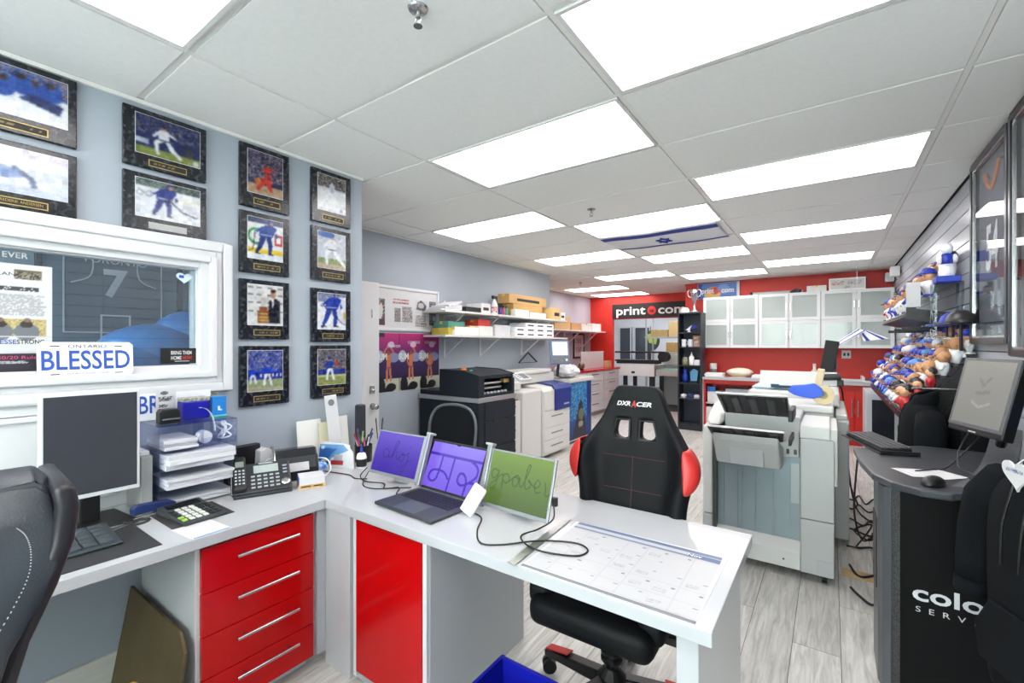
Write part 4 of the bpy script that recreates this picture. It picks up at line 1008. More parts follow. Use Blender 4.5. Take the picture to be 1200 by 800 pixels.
# ruler, calendar
t = thing('steel_ruler', 'brushed steel ruler lying across the left edge of the calendar', 'ruler', (-.84,1.38,.7535))
MB().prism([(-.846,1.168),(-.812,1.160),(-.842,1.594),(-.868,1.600)],'z',.7535,.7548).build('blade', M('ruler_steel',(170,172,172),.28,metal=.9,var=.1,vscale=30), t)
for i in range(9):
    f = i/8.; MB().obox((-.816-.029*f+.002, 1.18+.40*f, .7550),(.006,.0015,.0003)).build('graduation', m_ink, t)
t = thing('desk_calendar', 'large white desk pad calendar for November with blue bands', 'calendar', (-.55,1.39,Z0))
MB().prism([(-.800,1.178),(-.276,1.180),(-.272,1.612),(-.820,1.600)],'z',Z0,Z0+.0016).build('pad', m_paper, t)
MB().prism([(-.800,1.178),(-.276,1.180),(-.276,1.192),(-.800,1.190)],'z',Z0+.0016,Z0+.0030).build('holder_strip', M('strip_grey',(120,122,128),.5), t)
cv = Cv(150,110,(214,215,219)); cB = (110,130,170)
cv.rect(0,1,.945,1,cB); cv.rect(.0,.80,.865,.895,cB); cv.rect(.80,1,.865,.94,(90,114,160))
for i in range(8): cv.line([(i/7.,0),(i/7.,.86)],.003,(200,202,207))
for j in range(6): cv.line([(0,j*.17),(1,j*.17)],.003,(200,202,207))
for i in range(7):
    for j in range(5):
        if random.random() < .8: cv.line([(i/7.+.11,j*.17+.13),(i/7.+.125,j*.17+.13)],.009,(120,124,134))
        if random.random() < .35: cv.lines(i/7.+.02,i/7.+.10,j*.17+.03,j*.17+.09,2,(190,192,198),.5,.6)
cv.build('month_print', (-.794,1.196,Z0+.0022), (.516,0,0), (-.010,.402,0), t)
text('Nov', m_inkw, (-.388,1.553,Z0+.0024), (1,0,0), (0,1,0), .020, t, width=.045, depth=.0003, bold=.02)
text('print', M('grey_ink',(150,152,160),.5), (-.31,1.735,Z0+.0003), (.94,-.1,0), (.1,.94,0), .014, None if False else bpy.data.objects['return_desk'], 'desk_logo', width=.06, depth=.0003)
# ================================================================ CHAIRS
m_leather = M('black_leather',(13,15,18),.55,spec=.18,bump=.25,bscale=160)
m_redle = M('red_leather',(190,38,32),.38,bump=.2,bscale=160)
m_stitch = M('white_stitch',(205,206,208),.6)
def starbase(t, r=.32, hub_z=.12, red=False, n=5, a0=.3, m_=None, caster_r=.03):
    m_ = m_ or m_black
    MB().lathe([(.055,hub_z-.05),(.055,hub_z+.02),(.03,hub_z+.05)],(0,0,0),18).build('hub', m_, t, world=False)
    MB().cyl((0,0,hub_z+.04),(0,0,.38),.026,n=16).build('gas_lift', m_, t, world=False)
    for i in range(n):
        a = a0+2*PI*i/n; c, s = math.cos(a), math.sin(a)
        mtx = Matrix.Rotation(a,4,'Z')
        lg = MB().prism([(0.03,hub_z-.035),(.03,hub_z+.02),(r,hub_z-.025),(r,hub_z-.055)],'y',-.026,.026,mat=mtx).build('base_leg', m_, t, bevel=.008, world=False)
        if red: MB().prism([(r*.62,hub_z+.001),(r*.62,hub_z+.006),(r*.98,hub_z-.020),(r*.98,hub_z-.026)],'y',-.02,.02,mat=mtx).build('red_inlay', m_redle, lg, world=False)
        b = a+.8
        cx_, cy_ = c*(r-.01), s*(r-.01)
        d = Vector((-math.sin(b),math.cos(b),0))
        mb = MB()
        for sg in (-1,1): mb.cyl(Vector((cx_,cy_,caster_r))+d*sg*.008,Vector((cx_,cy_,caster_r))+d*sg*.024,caster_r,n=16)
        mb.cyl((cx_,cy_,caster_r),(cx_,cy_,hub_z-.04),.008,n=8)
        mb.build('caster', m_black, t, world=False)
# ---- gaming chair (faces -y)
t = thing('gaming_chair', 'black racing style gaming chair with red side wings behind the desk', 'chair', (-.705,1.68,0), .02)
prof = [(1.262,.075),(1.252,.10),(1.21,.120),(1.165,.138),(1.115,.160),(1.025,.222),(.985,.248),(.94,.254),(.89,.252),(.845,.236),(.78,.222),(.66,.222),(.52,.215)]
tc = [-1,-.86,-.70,-.42,-.10,.10,.42,.70,.86,1]
def by(z): return .215+(z-.5)*.14
def bz(x, z, hw):
    q = abs(x)/max(hw,.01)
    f = 0
    if q > .68: f = -(q-.68)/.32*.075*min(1,max(0,(1.06-z)/.08))
    return by(z)+f
mb = MB(); vs_ = []; fs = []
for z, hw in prof:
    for q in tc:
        x = q*hw
        if 1.02 < z < 1.12: # harness window rows: straight slots
            x = {-.42:-.108 if z < 1.06 else -.086,-.10:-.020,.10:.020,.42:.108 if z < 1.06 else .086}.get(q, x)
        vs_.append((x, bz(x,z,hw), z))
nc = len(tc)
for i in range(len(prof)-1):
    for j in range(nc-1):
        if prof[i][0] == 1.115 and j in (3,5): continue
        fs.append((i*nc+j,i*nc+j+1,(i+1)*nc+j+1,(i+1)*nc+j))
mb.add(vs_, fs); br = mb.build('backrest', m_leather, t, smooth=True, world=False, solid=.07, sub=2)
at_ = br.data.attributes.new('crease_edge','FLOAT','EDGE')
for e_ in br.data.edges:
    p_, q_ = (br.data.vertices[k].co for k in e_.vertices)
    if all(abs(r_.x) < .12 and 1.01 < r_.z < 1.13 for r_ in (p_,q_)): at_.data[e_.index].value = .85
for s in (-1,1):
    ring = [(s*.022,1.113),(s*.084,1.113),(s*.105,1.027),(s*.022,1.027)]
    pts = [(x, by(z)-.028, z) for x, z in ring]
    MB().tube(pts,.0075,8,closed=True,smooth=1).build('harness_rim', m_black, t, smooth=True, world=False)
    # red wing
    w = [(.236,1.022,.0),(.266,.99,.0),(.283,.95,0),(.284,.91,0),(.270,.872,0),(.245,.845,0)]
    inn = [(.222,1.02),(.220,.985),(.222,.945),(.226,.91),(.228,.875),(.232,.85)]
    vv = []; ff = []
    for (xo,z,yy),(xi,zi) in zip(w, inn):
        yb_ = by(z)
        vv += [(s*xi, yb_-.108, zi), (s*(xo-.004), yb_-.098, z), (s*xo, yb_-.06, z), (s*(xo-.012), yb_-.0, z)]
    for i in range(len(w)-1):
        for j in range(3): ff.append((i*4+j,i*4+j+1,(i+1)*4+j+1,(i+1)*4+j))
    MB().add(vv, ff).build('side_wing', m_redle, t, smooth=True, world=False, solid=.012, sub=2)
    MB().tube([(s*.145, by(z)-.0365, z) for z in (1.0,.93,.85,.75,.62)],.0022,5,smooth=3).build('seam', M('seam_black',(16,16,18),.6), t, world=False)
for z in (.955,.815): MB().tube([(-.14,by(z)-.037,z),(0,by(z)-.037,z),(.14,by(z)-.037,z)],.0014,5).build('red_stitch', M('red_thread',(84,32,34),.6), t, world=False)
MB().tube([(0,by(z)-.037,z) for z in (.96,.8,.6)],.0014,5).build('red_stitch', M('red_thread',(84,32,34),.6), t, world=False)
Rm = RM[t.name]
def gl(x,z,off=.0385): return tuple(Rm @ Vector((x, by(z)-off, z)))
axx = tuple(Rm.to_3x3() @ Vector((1,0,0))); ayy = tuple((Rm.to_3x3() @ Vector((0,.14,1)).normalized()))
text('DXR', m_inkw, gl(-.083,1.176), axx, ayy, .019, t, width=.062, depth=.001, bold=.03, shear=.25)
text('A', M('logo_red',(200,40,40),.5), gl(-.018,1.171), axx, ayy, .028, t, width=.022, depth=.0012, bold=.02, shear=.2)
text('CER', m_inkw, gl(.006,1.176), axx, ayy, .019, t, width=.068, depth=.001, bold=.03, shear=.25)
mb = MB().obox((0,-.02,.455),(.47,.50,.11)); mb.build('seat', m_leather, t, bevel=.045, seg=4, smooth=True, world=False)
for s in (-1,1):
    MB().obox((s*.215,.0,.495),(.09,.44,.09)).build('seat_bolster', m_leather, t, bevel=.03, seg=4, smooth=True, world=False)
    MB().box(s*.29-.02,s*.29+.02,-.02,.06,.36,.66).build('arm_post', m_black, t, bevel=.01, world=False)
    MB().box(s*.29-.045,s*.29+.045,-.12,.15,.655,.682).build('armrest', m_black, t, bevel=.012, seg=3, world=False)
MB().box(-.31,.31,-.02,.06,.355,.385).build('arm_bracket', m_black, t, bevel=.004, world=False)
MB().box(-.12,.12,-.13,.13,.36,.40).build('tilt_plate', m_black, t, bevel=.006, world=False)
MB().box(-.20,.20,.16,.27,.40,.56).build('recline_bracket', m_black, t, bevel=.02, world=False)
starbase(t, .33, .13, True, a0=.45)
for k in range(5): MB().lathe([(.034,0),(.044,.008),(.044,.018),(.034,.026)],(0,0,.20+k*.027),18).build('lift_cover_ring', m_black, t, world=False)
# ---- left executive chair
t = thing('executive_chair', 'black leather executive chair with white double stitching at left foreground', 'chair', (-1.490,-.055,0), math.radians(-3))
# local: faces -y, width along x.
m_exec = M('exec_leather',(50,56,63),.36,bump=.3,bscale=220)
side = [(.50,.205),(.60,.165),(.72,.165),(.84,.195),(.94,.235),(1.03,.262),(1.10,.27),(1.15,.262),(1.178,.24)]
thk = [.08,.10,.10,.085,.08,.09,.10,.09,.05]
def slab(x0,x1,dx_in,off,scale=1.0):
    vs_ = []; fs = []; k = len(side); ring = 8
    for i,((z,y),th) in enumerate(zip(side,thk)):
        th = th*scale
        for j in range(ring):
            pass
    return None
def fx(z): return .76 if z < .88 else .76-.30*((z-.88)/.30)**2
def dz(x,z): return z-max(0,z-.9)/.28*.085*(x/.2)**2
def cushion(name, xs, yo, tf, mat, pad=1.0):
    # loft across x of the side profile
    pts = []; n = len(side)
    for x, s in xs:
        col = []
        for (z,y),th in zip(side,thk): col.append((x*fx(z), y+yo-th*tf*s, dz(x,z)))
        for (z,y),th in reversed(list(zip(side,thk))): col.append((x*fx(z), y+yo+.02, dz(x,z)))
        pts.append(col)
    m_ = len(pts[0]); mb = MB(); v = [p for c in pts for p in c]; f = []
    for i in range(len(pts)-1):
        for j in range(m_): f.append((i*m_+j, i*m_+(j+1)%m_, (i+1)*m_+(j+1)%m_, (i+1)*m_+j))
    f += [tuple(range(m_))[::-1], tuple((len(pts)-1)*m_+j for j in range(m_))]
    mb.add(v,f); return mb.build(name, mat, t, smooth=True, world=False, bevel=.012, seg=3)
cushion('back_cushion', [(-.125,.8),(-.11,1),(0,1.06),(.11,1),(.125,.8)], 0, 1.0, m_exec)
for s in (-1,1):
    xs = [(s*.127,.8),(s*.14,1.04),(s*.195,1.06),(s*.225,.8)]
    if s < 0: xs = xs[::-1]
    cushion('side_bolster', xs, 0, 1.0, m_exec)
    for dx in ((.150,) if s > 0 else (.138,.156)):
        st = [(s*dx*fx(z), y-th*1.05-.002, dz(dx,z)) for (z,y),th in zip(side,thk)]
        P = catmull([Vector(p) for p in st], 14)
        mb = MB()
        for a, b in zip(P[::2], P[1::2]): mb.tube([a, a.lerp(b,.8)], .0010, 5)
        mb.build('stitching', m_stitch, t, world=False)
    for fr_ in (.30,):
        P = catmull([Vector((s*(.2265*fx(z)+.001), y-th*fr_*.8, dz(.225,z))) for (z,y),th in zip(side,thk)], 8); mb = MB(); P = catmull(P,2)
        for a, b in zip(P[::2], P[1::2]): mb.tube([a, a.lerp(b,.7)], .0011, 5)
        mb.build('stitching', m_stitch, t, world=False)
    MB().tube([(s*.222*fx(z), y-th*.8, dz(.222,z)) for (z,y),th in zip(side,thk)],.005,6,smooth=4).build('piping', m_exec, t, smooth=True, world=False)
vs_ = []; 
MB().prism([(y+.015,z) for z,y in side[:-1]]+[(y+.05,z) for z,y in reversed(side[:-1])],'x',-.145,.145).build('back_shell', M('exec_shell',(26,25,31),.4), t, bevel=.012, smooth=True, world=False)
MB().tube([(-.09,side[3][1]-thk[3]*1.08,.845),(0,side[3][1]-thk[3]*1.10,.842),(.09,side[3][1]-thk[3]*1.08,.845)],.003,6).build('crease_seam', M('seam_black',(16,16,18),.6), t, world=False)
MB().obox((0,-.08,.46),(.50,.50,.12)).build('seat', m_exec, t, bevel=.05, seg=4, smooth=True, world=False)
for s in (-1,1):
    MB().tube([(s*.24,.12,.46),(s*.25,.14,.62),(s*.25,.05,.68),(s*.25,-.18,.68),(s*.24,-.2,.48)],.018,8,smooth=5).build('arm_frame', m_black, t, smooth=True, world=False)
    MB().box(s*.25-.03,s*.25+.03,-.19,.08,.685,.715).build('armrest', m_exec, t, bevel=.012, seg=3, world=False)
starbase(t, .31, .12, a0=.2)
# ---- mesh back chair behind the laptop
t = thing('mesh_chair', 'black mesh-back office chair behind the laptop', 'chair', (-2.32,2.28,0), .12)
arc = [(-.20,.22,.56),(-.215,.245,.75),(-.205,.26,.88),(-.14,.272,.965),(0,.28,.99),(.14,.272,.965),(.205,.26,.88),(.215,.245,.75),(.20,.22,.56)]
MB().tube(arc,.011,8,smooth=6).build('back_frame', M('frame_slate',(92,98,104),.3), t, smooth=True, world=False)
m_mesh = frostmat('black_mesh',(14,15,17),.35)
def mg(u,v):
    z = .57+v*.41; hw = .205*math.sqrt(max(0.02,1-max(0,(v-.72)/.3)**2)); return ((u-.5)*2*hw, .225+v*.055, z)
MB().grid(mg, 10, 10).build('mesh_panel', m_mesh, t, smooth=True, world=False)
MB().obox((0,0,.46),(.48,.46,.07)).build('seat', m_black, t, bevel=.03, seg=3, smooth=True, world=False)
MB().tube([(0,.1,.42),(0,.26,.46),(0,.27,.60)],.018,8,smooth=4).build('spine', m_black, t, world=False)
starbase(t, .30, .12, a0=.1)
# ---- blue waste bin and cable coil below the desk return
t = thing('recycling_bin', 'royal blue open plastic bin on the floor below the desk', 'bin', (-.82,1.215,0), 0)
MB().add([(-.13,-.09,0),(.13,-.09,0),(.13,.09,0),(-.13,.09,0),(-.17,-.12,.30),(.17,-.12,.30),(.17,.12,.30),(-.17,.12,.30),(-.162,-.112,.30),(.162,-.112,.30),(.162,.112,.30),(-.162,.112,.30),(-.125,-.085,.01),(.125,-.085,.01),(.125,.085,.01),(-.125,.085,.01)],
  [(0,3,2,1),(0,1,5,4),(1,2,6,5),(2,3,7,6),(3,0,4,7),(4,5,9,8),(5,6,10,9),(6,7,11,10),(7,4,8,11),(8,9,13,12),(9,10,14,13),(10,11,15,14),(11,8,12,15),(12,13,14,15)]).build('tub', m_blue, t, world=False)
MB().frame('z',.292,.302,-.176,.176,-.126,.126,.012).build('rim', m_blue, t, bevel=.003, world=False)
# ================================================================ RECESSED LEFT WALL
d1 = struct(MB().box(-3.578,-3.538,2.0,2.79,.01,2.04).build('door_1', m_white, bevel=.003))
MB().box(-3.538,-3.534,2.678,2.735,.985,1.06).build('escutcheon', m_chrome, d1, bevel=.004)
MB().lathe([(.024,0),(.026,.006),(.020,.016),(.012,.02)],(-3.534,2.708,1.01),18,mat=Matrix.Rotation(PI/2,4,'Y')).build('deadbolt', m_chrome, d1, smooth=False)
MB().lathe([(.032,0),(.032,.006),(.012,.012),(.012,.035),(.026,.05),(.026,.065),(.015,.072)],(-3.538,2.712,.865),18,mat=Matrix.Rotation(PI/2,4,'Y')).build('knob', m_chrome, d1, smooth=True)
MB().box(-3.538,-3.536,2.70,2.715,1.70,1.78).build('hook_plate', m_chrome, d1)
t = thing('framed_display', 'white framed display of press clippings on the recessed wall', 'frame', (-3.59,3.15,1.588))
MB().frame('x',-3.598,-3.579,2.62,3.645,1.588,2.036,.028).build('frame', m_white, t, bevel=.004)
MB().box(-3.598,-3.590,2.648,3.617,1.616,2.008).build('mat_board', m_paper, t)
for (a,b,c,d,k) in ((2.76,2.90,1.64,1.90,0),(3.02,3.10,1.68,1.82,1),(3.30,3.46,1.78,1.92,2),(3.50,3.60,1.66,1.92,3)):
    cv = Cv(20,24,[(90,80,70),(150,150,150),(190,190,192),(110,112,116)][k]); cv.crowd(0,1,0,1,[(60,55,50),(140,130,120),(200,195,190)],.45)
    if k == 0: cv.ell(.5,.55,.3,.35,(230,230,226)); cv.ell(.5,.85,.14,.1,(170,120,100)); cv.rect(0,1,0,.25,(90,60,80))
    if k == 2: cv.a[:] = (226,226,228); cv.poly([(.1,.3),(.8,.2),(1,.6),(.5,1),(.2,.8)],(96,98,104)); cv.ell(.5,.6,.25,.2,(206,206,208))
    if k == 3: cv.a[:] = (96,100,106); cv.lines(.05,.95,.1,.95,9,(150,152,156),.4); cv.ell(.75,.3,.2,.1,(220,222,224))
    cv.build('clipping', (-3.5895,a,c), (0,b-a,0), (0,0,d-c), t)
for (a,b,c,d,n) in ((3.0,3.22,1.86,1.92,2),(3.12,3.26,1.68,1.84,8),(3.30,3.46,1.64,1.76,7)):
    cv = Cv(24,24,(236,237,240)); cv.lines(0,1,0,1,n,(150,140,140) if n > 2 else (190,90,80),.5); cv.build('column_text', (-3.5895,a,c), (0,b-a,0), (0,0,d-c), t)
t = thing('event_poster', 'magenta and navy stage poster with three posing figures', 'poster', (-3.595,3.15,.98))
MB().box(-3.599,-3.596,2.62,3.66,.975,1.566).build('sheet', m_paper, t)
cv = Cv(132,80); cv.grad((34,26,66),(60,30,90),0,.55); cv.grad((90,34,110),(214,40,130),.55,1)
cv.crowd(0,1,.3,.6,[(50,34,90),(60,40,110),(40,28,80)],.3); cv.rect(0,1,0,.22,(206,210,190)); cv.rect(0,.27,.93,1,(40,36,50))
for i, u in enumerate((.32,.60,.86)):
    cv.rect(u-.15,u-.148,0,1,(60,30,80))
    cv.ell(u-.11,.6,.05,.1,(190,200,220)); cv.ell(u+.06,.58,.07,.08,(140,150,200)); cv.ell(u+.03,.80,.04,.05,(230,200,230))
    S = (214,130,80)
    cv.ell(u,.66,.018,.035,(150,84,60)); cv.poly([(u-.035,.62),(u+.035,.62),(u+.022,.45),(u+.03,.40),(u-.03,.40),(u-.022,.45)],S)
    cv.line([(u-.03,.61),(u-.055,.68),(u-.02,.74)] if i == 0 else [(u-.03,.61),(u-.05,.52),(u-.03,.45)],.016,S); cv.line([(u+.03,.61),(u+.055,.68),(u+.03,.74)] if i < 2 else [(u+.03,.61),(u+.05,.52),(u+.03,.45)],.016,S)
    cv.line([(u-.015,.42),(u-.022,.30),(u-.02,.20)],.022,S); cv.line([(u+.015,.42),(u+.02,.30),(u+.024,.20)],.022,S); cv.rect(u-.03,u+.03,.40,.43,(160,60,120))
    cv.ell(u-.09,.10,.05,.16,(26,26,32)); cv.ell(u+.03,.08,.06,.07,(30,28,34)); cv.ell(u-.01,.03,.07,.05,(26,26,30))
cv.build('poster_print', (-3.5955,2.622,.977), (0,1.036,0), (0,0,.587), t)
for y in (2.93,3.20,3.44): text('CONFIDE', m_inkw, (-3.595,y,1.46 if y > 3 else 1.42), AY, AZ, .026, t, width=.17, depth=.0006)
for y in (2.80,3.08,3.36): text('SUM', m_inkw, (-3.5948,y,1.30), AY, AZ, .06, t, width=.13, depth=.0008, bold=.03)
# shelves on uprights
m_sh = M('shelf_grey',(214,214,212),.45)
for y, nm in ((3.735,'left'),(4.375,'middle'),(5.31,'right')):
    t = thing('shelf_upright', 'white slotted steel upright carrying the wall shelves, the %s one' % nm, 'shelf upright', (-3.59,y,1.30), 0, 'shelf uprights')
    MB().box(-3.6,-3.58,y-.012,y+.012,1.295,1.95).build('rail', m_white, t)
    for z in (1.53,1.79):
        b = MB().box(-3.58,-3.28,y-.006,y+.006,z-.018,z-.001).build('bracket', m_white, t)
        MB().tube([(-3.578,y,z-.22),(-3.30,y,z-.012)],.007,6).build('strut', m_white, b)
for z, nm in ((1.79,'upper'),(1.53,'lower')):
    tag(MB().box(-3.578,-3.25,3.40,6.05,z,z+.022).build('wall_shelf', m_sh, bevel=.002), '%s grey shelf above the black printer' % nm, 'shelf', 'wall shelves above the printers')
def carton(x0,x1,y0,y1,z0,z1,label,c=(206,170,120),name='cardboard_box',tape=True,mark=False,cat='box',group=None,rz=0):
    t = thing(name, label, cat, ((x0+x1)/2,(y0+y1)/2,z0), 0, group)
    MB().box(x0,x1,y0,y1,z0,z1).build('carton', M('carton_%d_%d_%d'%c,c,.75,var=.06,vscale=14), t, bevel=.003)
    xm = (x0+x1)/2
    if tape: MB().box(xm-.02,xm+.02,y0-.0006,y1+.0006,z1-.03,z1+.0008).build('tape', M('packing_tape',tuple(min(255,int(x*1.08)) for x in c),.3), t)
    if mark: MB().box(x1,x1+.0006,y0+.2*(y1-y0),y1-.2*(y1-y0),z0+.3*(z1-z0),z0+.6*(z1-z0)).build('printed_label', m_dgrey if mark == 1 else m_paper, t)
    return t
ZU, ZL = 1.8125, 1.5525
# lower shelf goods
carton(-3.55,-3.30,3.50,3.80,ZL,1.63,'mustard yellow file box on the lower shelf left end',(206,186,80),'file_box')
carton(-3.54,-3.32,3.52,3.78,1.6305,1.70,'teal green file box stacked on the mustard one',(90,150,140),'file_box')
carton(-3.52,-3.30,3.84,4.00,ZL,1.66,'pale orange paper box on the lower shelf',(226,196,150),'paper_box')
carton(-3.53,-3.33,4.03,4.25,1.665,1.74,'red box lid on top of the paper stack, lower shelf',(206,66,56),'file_box')
carton(-3.53,-3.31,4.02,4.28,ZL,1.6645,'white paper stack box under the red lid',(232,230,226),'paper_box')
carton(-3.298,-3.256,3.55,3.95,ZL,1.64,'white flat box at the front of the lower shelf, left',(238,238,238),'paper_box')
carton(-3.55,-3.32,4.34,4.66,ZL,1.69,'grey-white carton in the middle of the lower shelf',(214,216,220),'paper_box')
k = 0
for i in range(4):
    for j in range(2 if i == 0 else 3):
        y0 = 4.70+i*.245
        col = ['first','second','third','fourth'][i]; lev = ['bottom','middle','top'][j]
        carton(-3.54,-3.275,y0,y0+.238,ZL+j*.062,ZL+j*.062+.060,'white toner carton with black print, %s one in the %s stack from left' % (lev,col),(238,238,240),'toner_carton',False,1,'box','white toner cartons on the lower shelf')
# upper shelf goods
t = thing('paper_pile', 'loose white papers heaped at the left end of the upper shelf', 'papers', (-3.42,3.55,ZU))
for k in range(4): MB().obox((-3.42,3.56+.02*k,ZU+.012+.022*k),(.24,.30-.03*k,.02),rot3(.05 if k < 3 else .28,0,.1*k-.1)).build('sheets', M('paper_a',(238,238,242),.7), t, bevel=.002)
carton(-3.50,-3.28,3.76,4.02,ZU,1.87,'flat black case on the upper shelf near the papers',(34,36,40),'black_case',False)
carton(-3.53,-3.30,4.05,4.22,ZU,1.93,'white parcel with dark print on the upper shelf',(226,222,222),'parcel',False,1)
t = thing('spray_bottle', 'white spray bottle with black trigger on the upper shelf', 'bottle', (-3.38,4.40,ZU))
MB().lathe([(.04,0),(.042,.005),(.042,.12),(.03,.16),(.014,.185),(.014,.20)],(-3.38,4.40,ZU),18).build('bottle', M('bottle_white',(232,232,232),.35), t, smooth=True)
MB().prism([(4.37,2.01),(4.44,2.01),(4.45,2.045),(4.36,2.05),(4.355,2.03)],'x',-3.395,-3.365).build('trigger_head', m_black, t, bevel=.004)
MB().lathe([(.0425,.03),(.0425,.10)],(-3.38,4.40,ZU),18).build('label_band', M('floral_label',(190,60,90),.5,c2=(235,235,235),vscale=60), t)
for i,(y,c,lb) in enumerate([(4.50,(60,60,140),'small dark blue ink bottle on the upper shelf'),(4.56,(200,60,110),'small magenta ink bottle on the upper shelf'),(4.62,(40,150,120),'small green ink bottle on the upper shelf'),(4.53,(220,200,120),'small yellow ink bottle at the back of the upper shelf')]):
    t = thing('ink_bottle', lb, 'bottle', (-3.36 if i < 3 else -3.46,y,ZU))
    MB().lathe([(.022,0),(.024,.004),(.024,.07+.05*(i==3)),(.012,.085+.05*(i==3)),(.012,.10+.05*(i==3))],(-3.36 if i < 3 else -3.46,y,ZU),14).build('bottle', M('ink_%d'%i,c,.3), t, smooth=True)
    MB().lathe([(.013,.10+.05*(i==3)),(.013,.118+.05*(i==3))],(-3.36 if i < 3 else -3.46,y,ZU),12).build('cap', m_ink, t)
carton(-3.54,-3.36,4.68,5.60,1.985,2.105,'long brown cardboard box topmost on the upper shelf',(200,160,104),mark=1)
carton(-3.54,-3.36,4.78,5.50,1.901,1.984,'brown cardboard box under the long one on the upper shelf',(196,158,100))
carton(-3.55,-3.36,4.70,5.55,ZU,1.900,'lowest brown box of the pile on the upper shelf',(190,150,96))
carton(-3.33,-3.26,4.68,5.0,ZU,1.90,'white paper packet leaning on the brown boxes',(232,230,222),'paper_box',False)
carton(-3.34,-3.255,5.03,5.42,ZU,1.88,'white carton with a black lid edge at the shelf front',(240,240,240),'paper_box',False)
carton(-3.52,-3.26,5.62,5.86,ZU,1.98,'speckled tan box at the right end of the upper shelf',(222,190,130),mark=1)
carton(-3.50,-3.28,5.88,6.03,ZU,1.93,'small white carton at the far right end of the upper shelf',(236,236,238),'paper_box',False,1)
t = thing('coat_hanger', 'black coat hanger hooked below the shelf strut', 'hanger', (-3.5,5.34,1.20))
MB().tube([(-3.5,5.11,1.20),(-3.5,5.34,1.335),(-3.5,5.57,1.20)],.011,8).build('shoulder_bar', m_black, t)
MB().tube([(-3.5,5.12,1.195),(-3.5,5.56,1.195)],.005,6).build('trouser_bar', m_black, t)
MB().tube([(-3.5,5.34,1.33),(-3.5,5.34,1.38),(-3.5,5.36,1.40),(-3.5,5.34,1.42)],.004,6,smooth=4).build('hook', m_chrome, t)
# ---------------------------------------------------------------- charcoal label press
m_cp = M('charcoal_painted_steel',(31,38,46),.5,spec=.2)
t = thing('label_press', 'large charcoal cabinet printer with silver band beside the recessed wall', 'printer', (-3.15,3.63,0))
MB().box(-3.56,-2.75,3.33,3.94,.04,.885).build('cabinet', m_cp, t, bevel=.012)
MB().box(-3.565,-2.742,3.322,3.945,.885,.93).build('silver_band', M('silver_band',(176,180,184),.3,metal=.7), t, bevel=.004)
MB().box(-3.56,-3.27,3.34,3.94,.93,.975).build('low_deck', m_cp, t, bevel=.006)
MB().prism([(-3.28,.93),(-2.76,.93),(-2.76,.955),(-2.90,.955),(-2.90,1.11),(-2.765,1.11),(-2.765,1.145),(-2.95,1.185),(-3.28,1.195)],'y',3.43,3.90).build('print_head', m_cp, t, bevel=.004)
MB().prism([(-3.28,.93),(-2.755,.93),(-2.755,1.148),(-2.95,1.19),(-3.28,1.2)],'y',3.34,3.43).build('side_wall', m_cp, t, bevel=.006)
MB().prism([(-3.28,.93),(-2.755,.93),(-2.755,1.148),(-2.95,1.19),(-3.28,1.2)],'y',3.90,3.94).build('side_wall', m_cp, t, bevel=.006)
for z in (1.06,1.01): MB().cyl((-2.84,3.44,z),(-2.84,3.80,z),.017,n=12).build('roller', m_chrome, t)
for k in range(7): MB().cyl((-2.80,3.46+k*.06,.965),(-2.80,3.485+k*.06,.965),.012,n=10).build('pinch_roller', M('pinch_pale',(190,192,194),.4), t)
MB().box(-2.86,-2.80,3.82,3.90,1.05,1.09).build('carriage', M('carriage_brass',(170,140,90),.4), t, bevel=.004)
MB().box(-2.75,-2.742,3.42,3.94,.70,.87).build('upper_panel', m_cp, t, bevel=.003)
MB().box(-2.75,-2.742,3.42,3.94,.44,.69).build('door_panel', m_cp, t, bevel=.003)
MB().box(-2.75,-2.742,3.42,3.94,.06,.43).build('lower_panel', m_cp, t, bevel=.003)
MB().box(-2.7425,-2.738,3.55,3.78,.665,.70).build('grip_recess', m_ink, t, bevel=.004)
MB().lathe([(.03,0),(.03,.012),(.018,.02)],(-3.0,3.40,1.195),16).build('beacon', M('orange_lens',(230,130,40),.25), t)
MB().lathe([(.016,0),(.016,.008)],(-2.92,3.42,1.187),12).build('button', M('button_green',(90,190,150),.3), t)
mt = Matrix.Translation((-2.72,4.02,1.10)) @ rot3(0,math.radians(28),0)
mb = MB().obox((0,0,0),(.15,.22,.03)); mb.v = [tuple(mt @ Vector(p)) for p in mb.v]; mb.build('control_panel', M('panel_silver',(196,198,200),.35), t, bevel=.006)
mb = MB().obox((.005,.02,.0155),(.10,.12,.001)); mb.v = [tuple(mt @ Vector(p)) for p in mb.v]; mb.build('touch_screen', M('lcd_dark',(110,116,124),.2), t)
for q in (-.03,0,.03):
    mb = MB().obox((q,-.075,.016),(.018,.018,.003)); mb.v = [tuple(mt @ Vector(p)) for p in mb.v]; mb.build('key', m_ink, t)
# ---------------------------------------------------------------- white digital press with blue door
m_px = M('press_white',(208,208,204),.38); m_pline = M('press_shadow_line',(120,122,124),.5); m_pblue = M('press_blue',(28,52,128),.3)
t = thing('digital_press', 'white digital press with a royal blue front cover beside the shelves', 'printer', (-3.2,4.75,0))
MB().box(-3.52,-2.95,4.00,4.34,.05,.80).build('feeder_module', m_px, t, bevel=.012)
MB().box(-3.52,-3.02,4.02,4.34,.80,.90).build('feeder_top', m_px, t, bevel=.015)
MB().box(-3.02,-2.955,4.06,4.30,.802,.815).build('feeder_tray', M('tray_dark',(110,114,112),.5), t)
MB().box(-3.52,-2.93,4.35,4.78,.05,.895).build('centre_module', m_px, t, bevel=.02)
MB().prism([(-3.52,.05),(-2.915,.05),(-2.915,.86),(-2.95,.905),(-3.30,.95),(-3.52,.95)],'y',4.79,5.48).build('engine_module', m_px, t, bevel=.015)
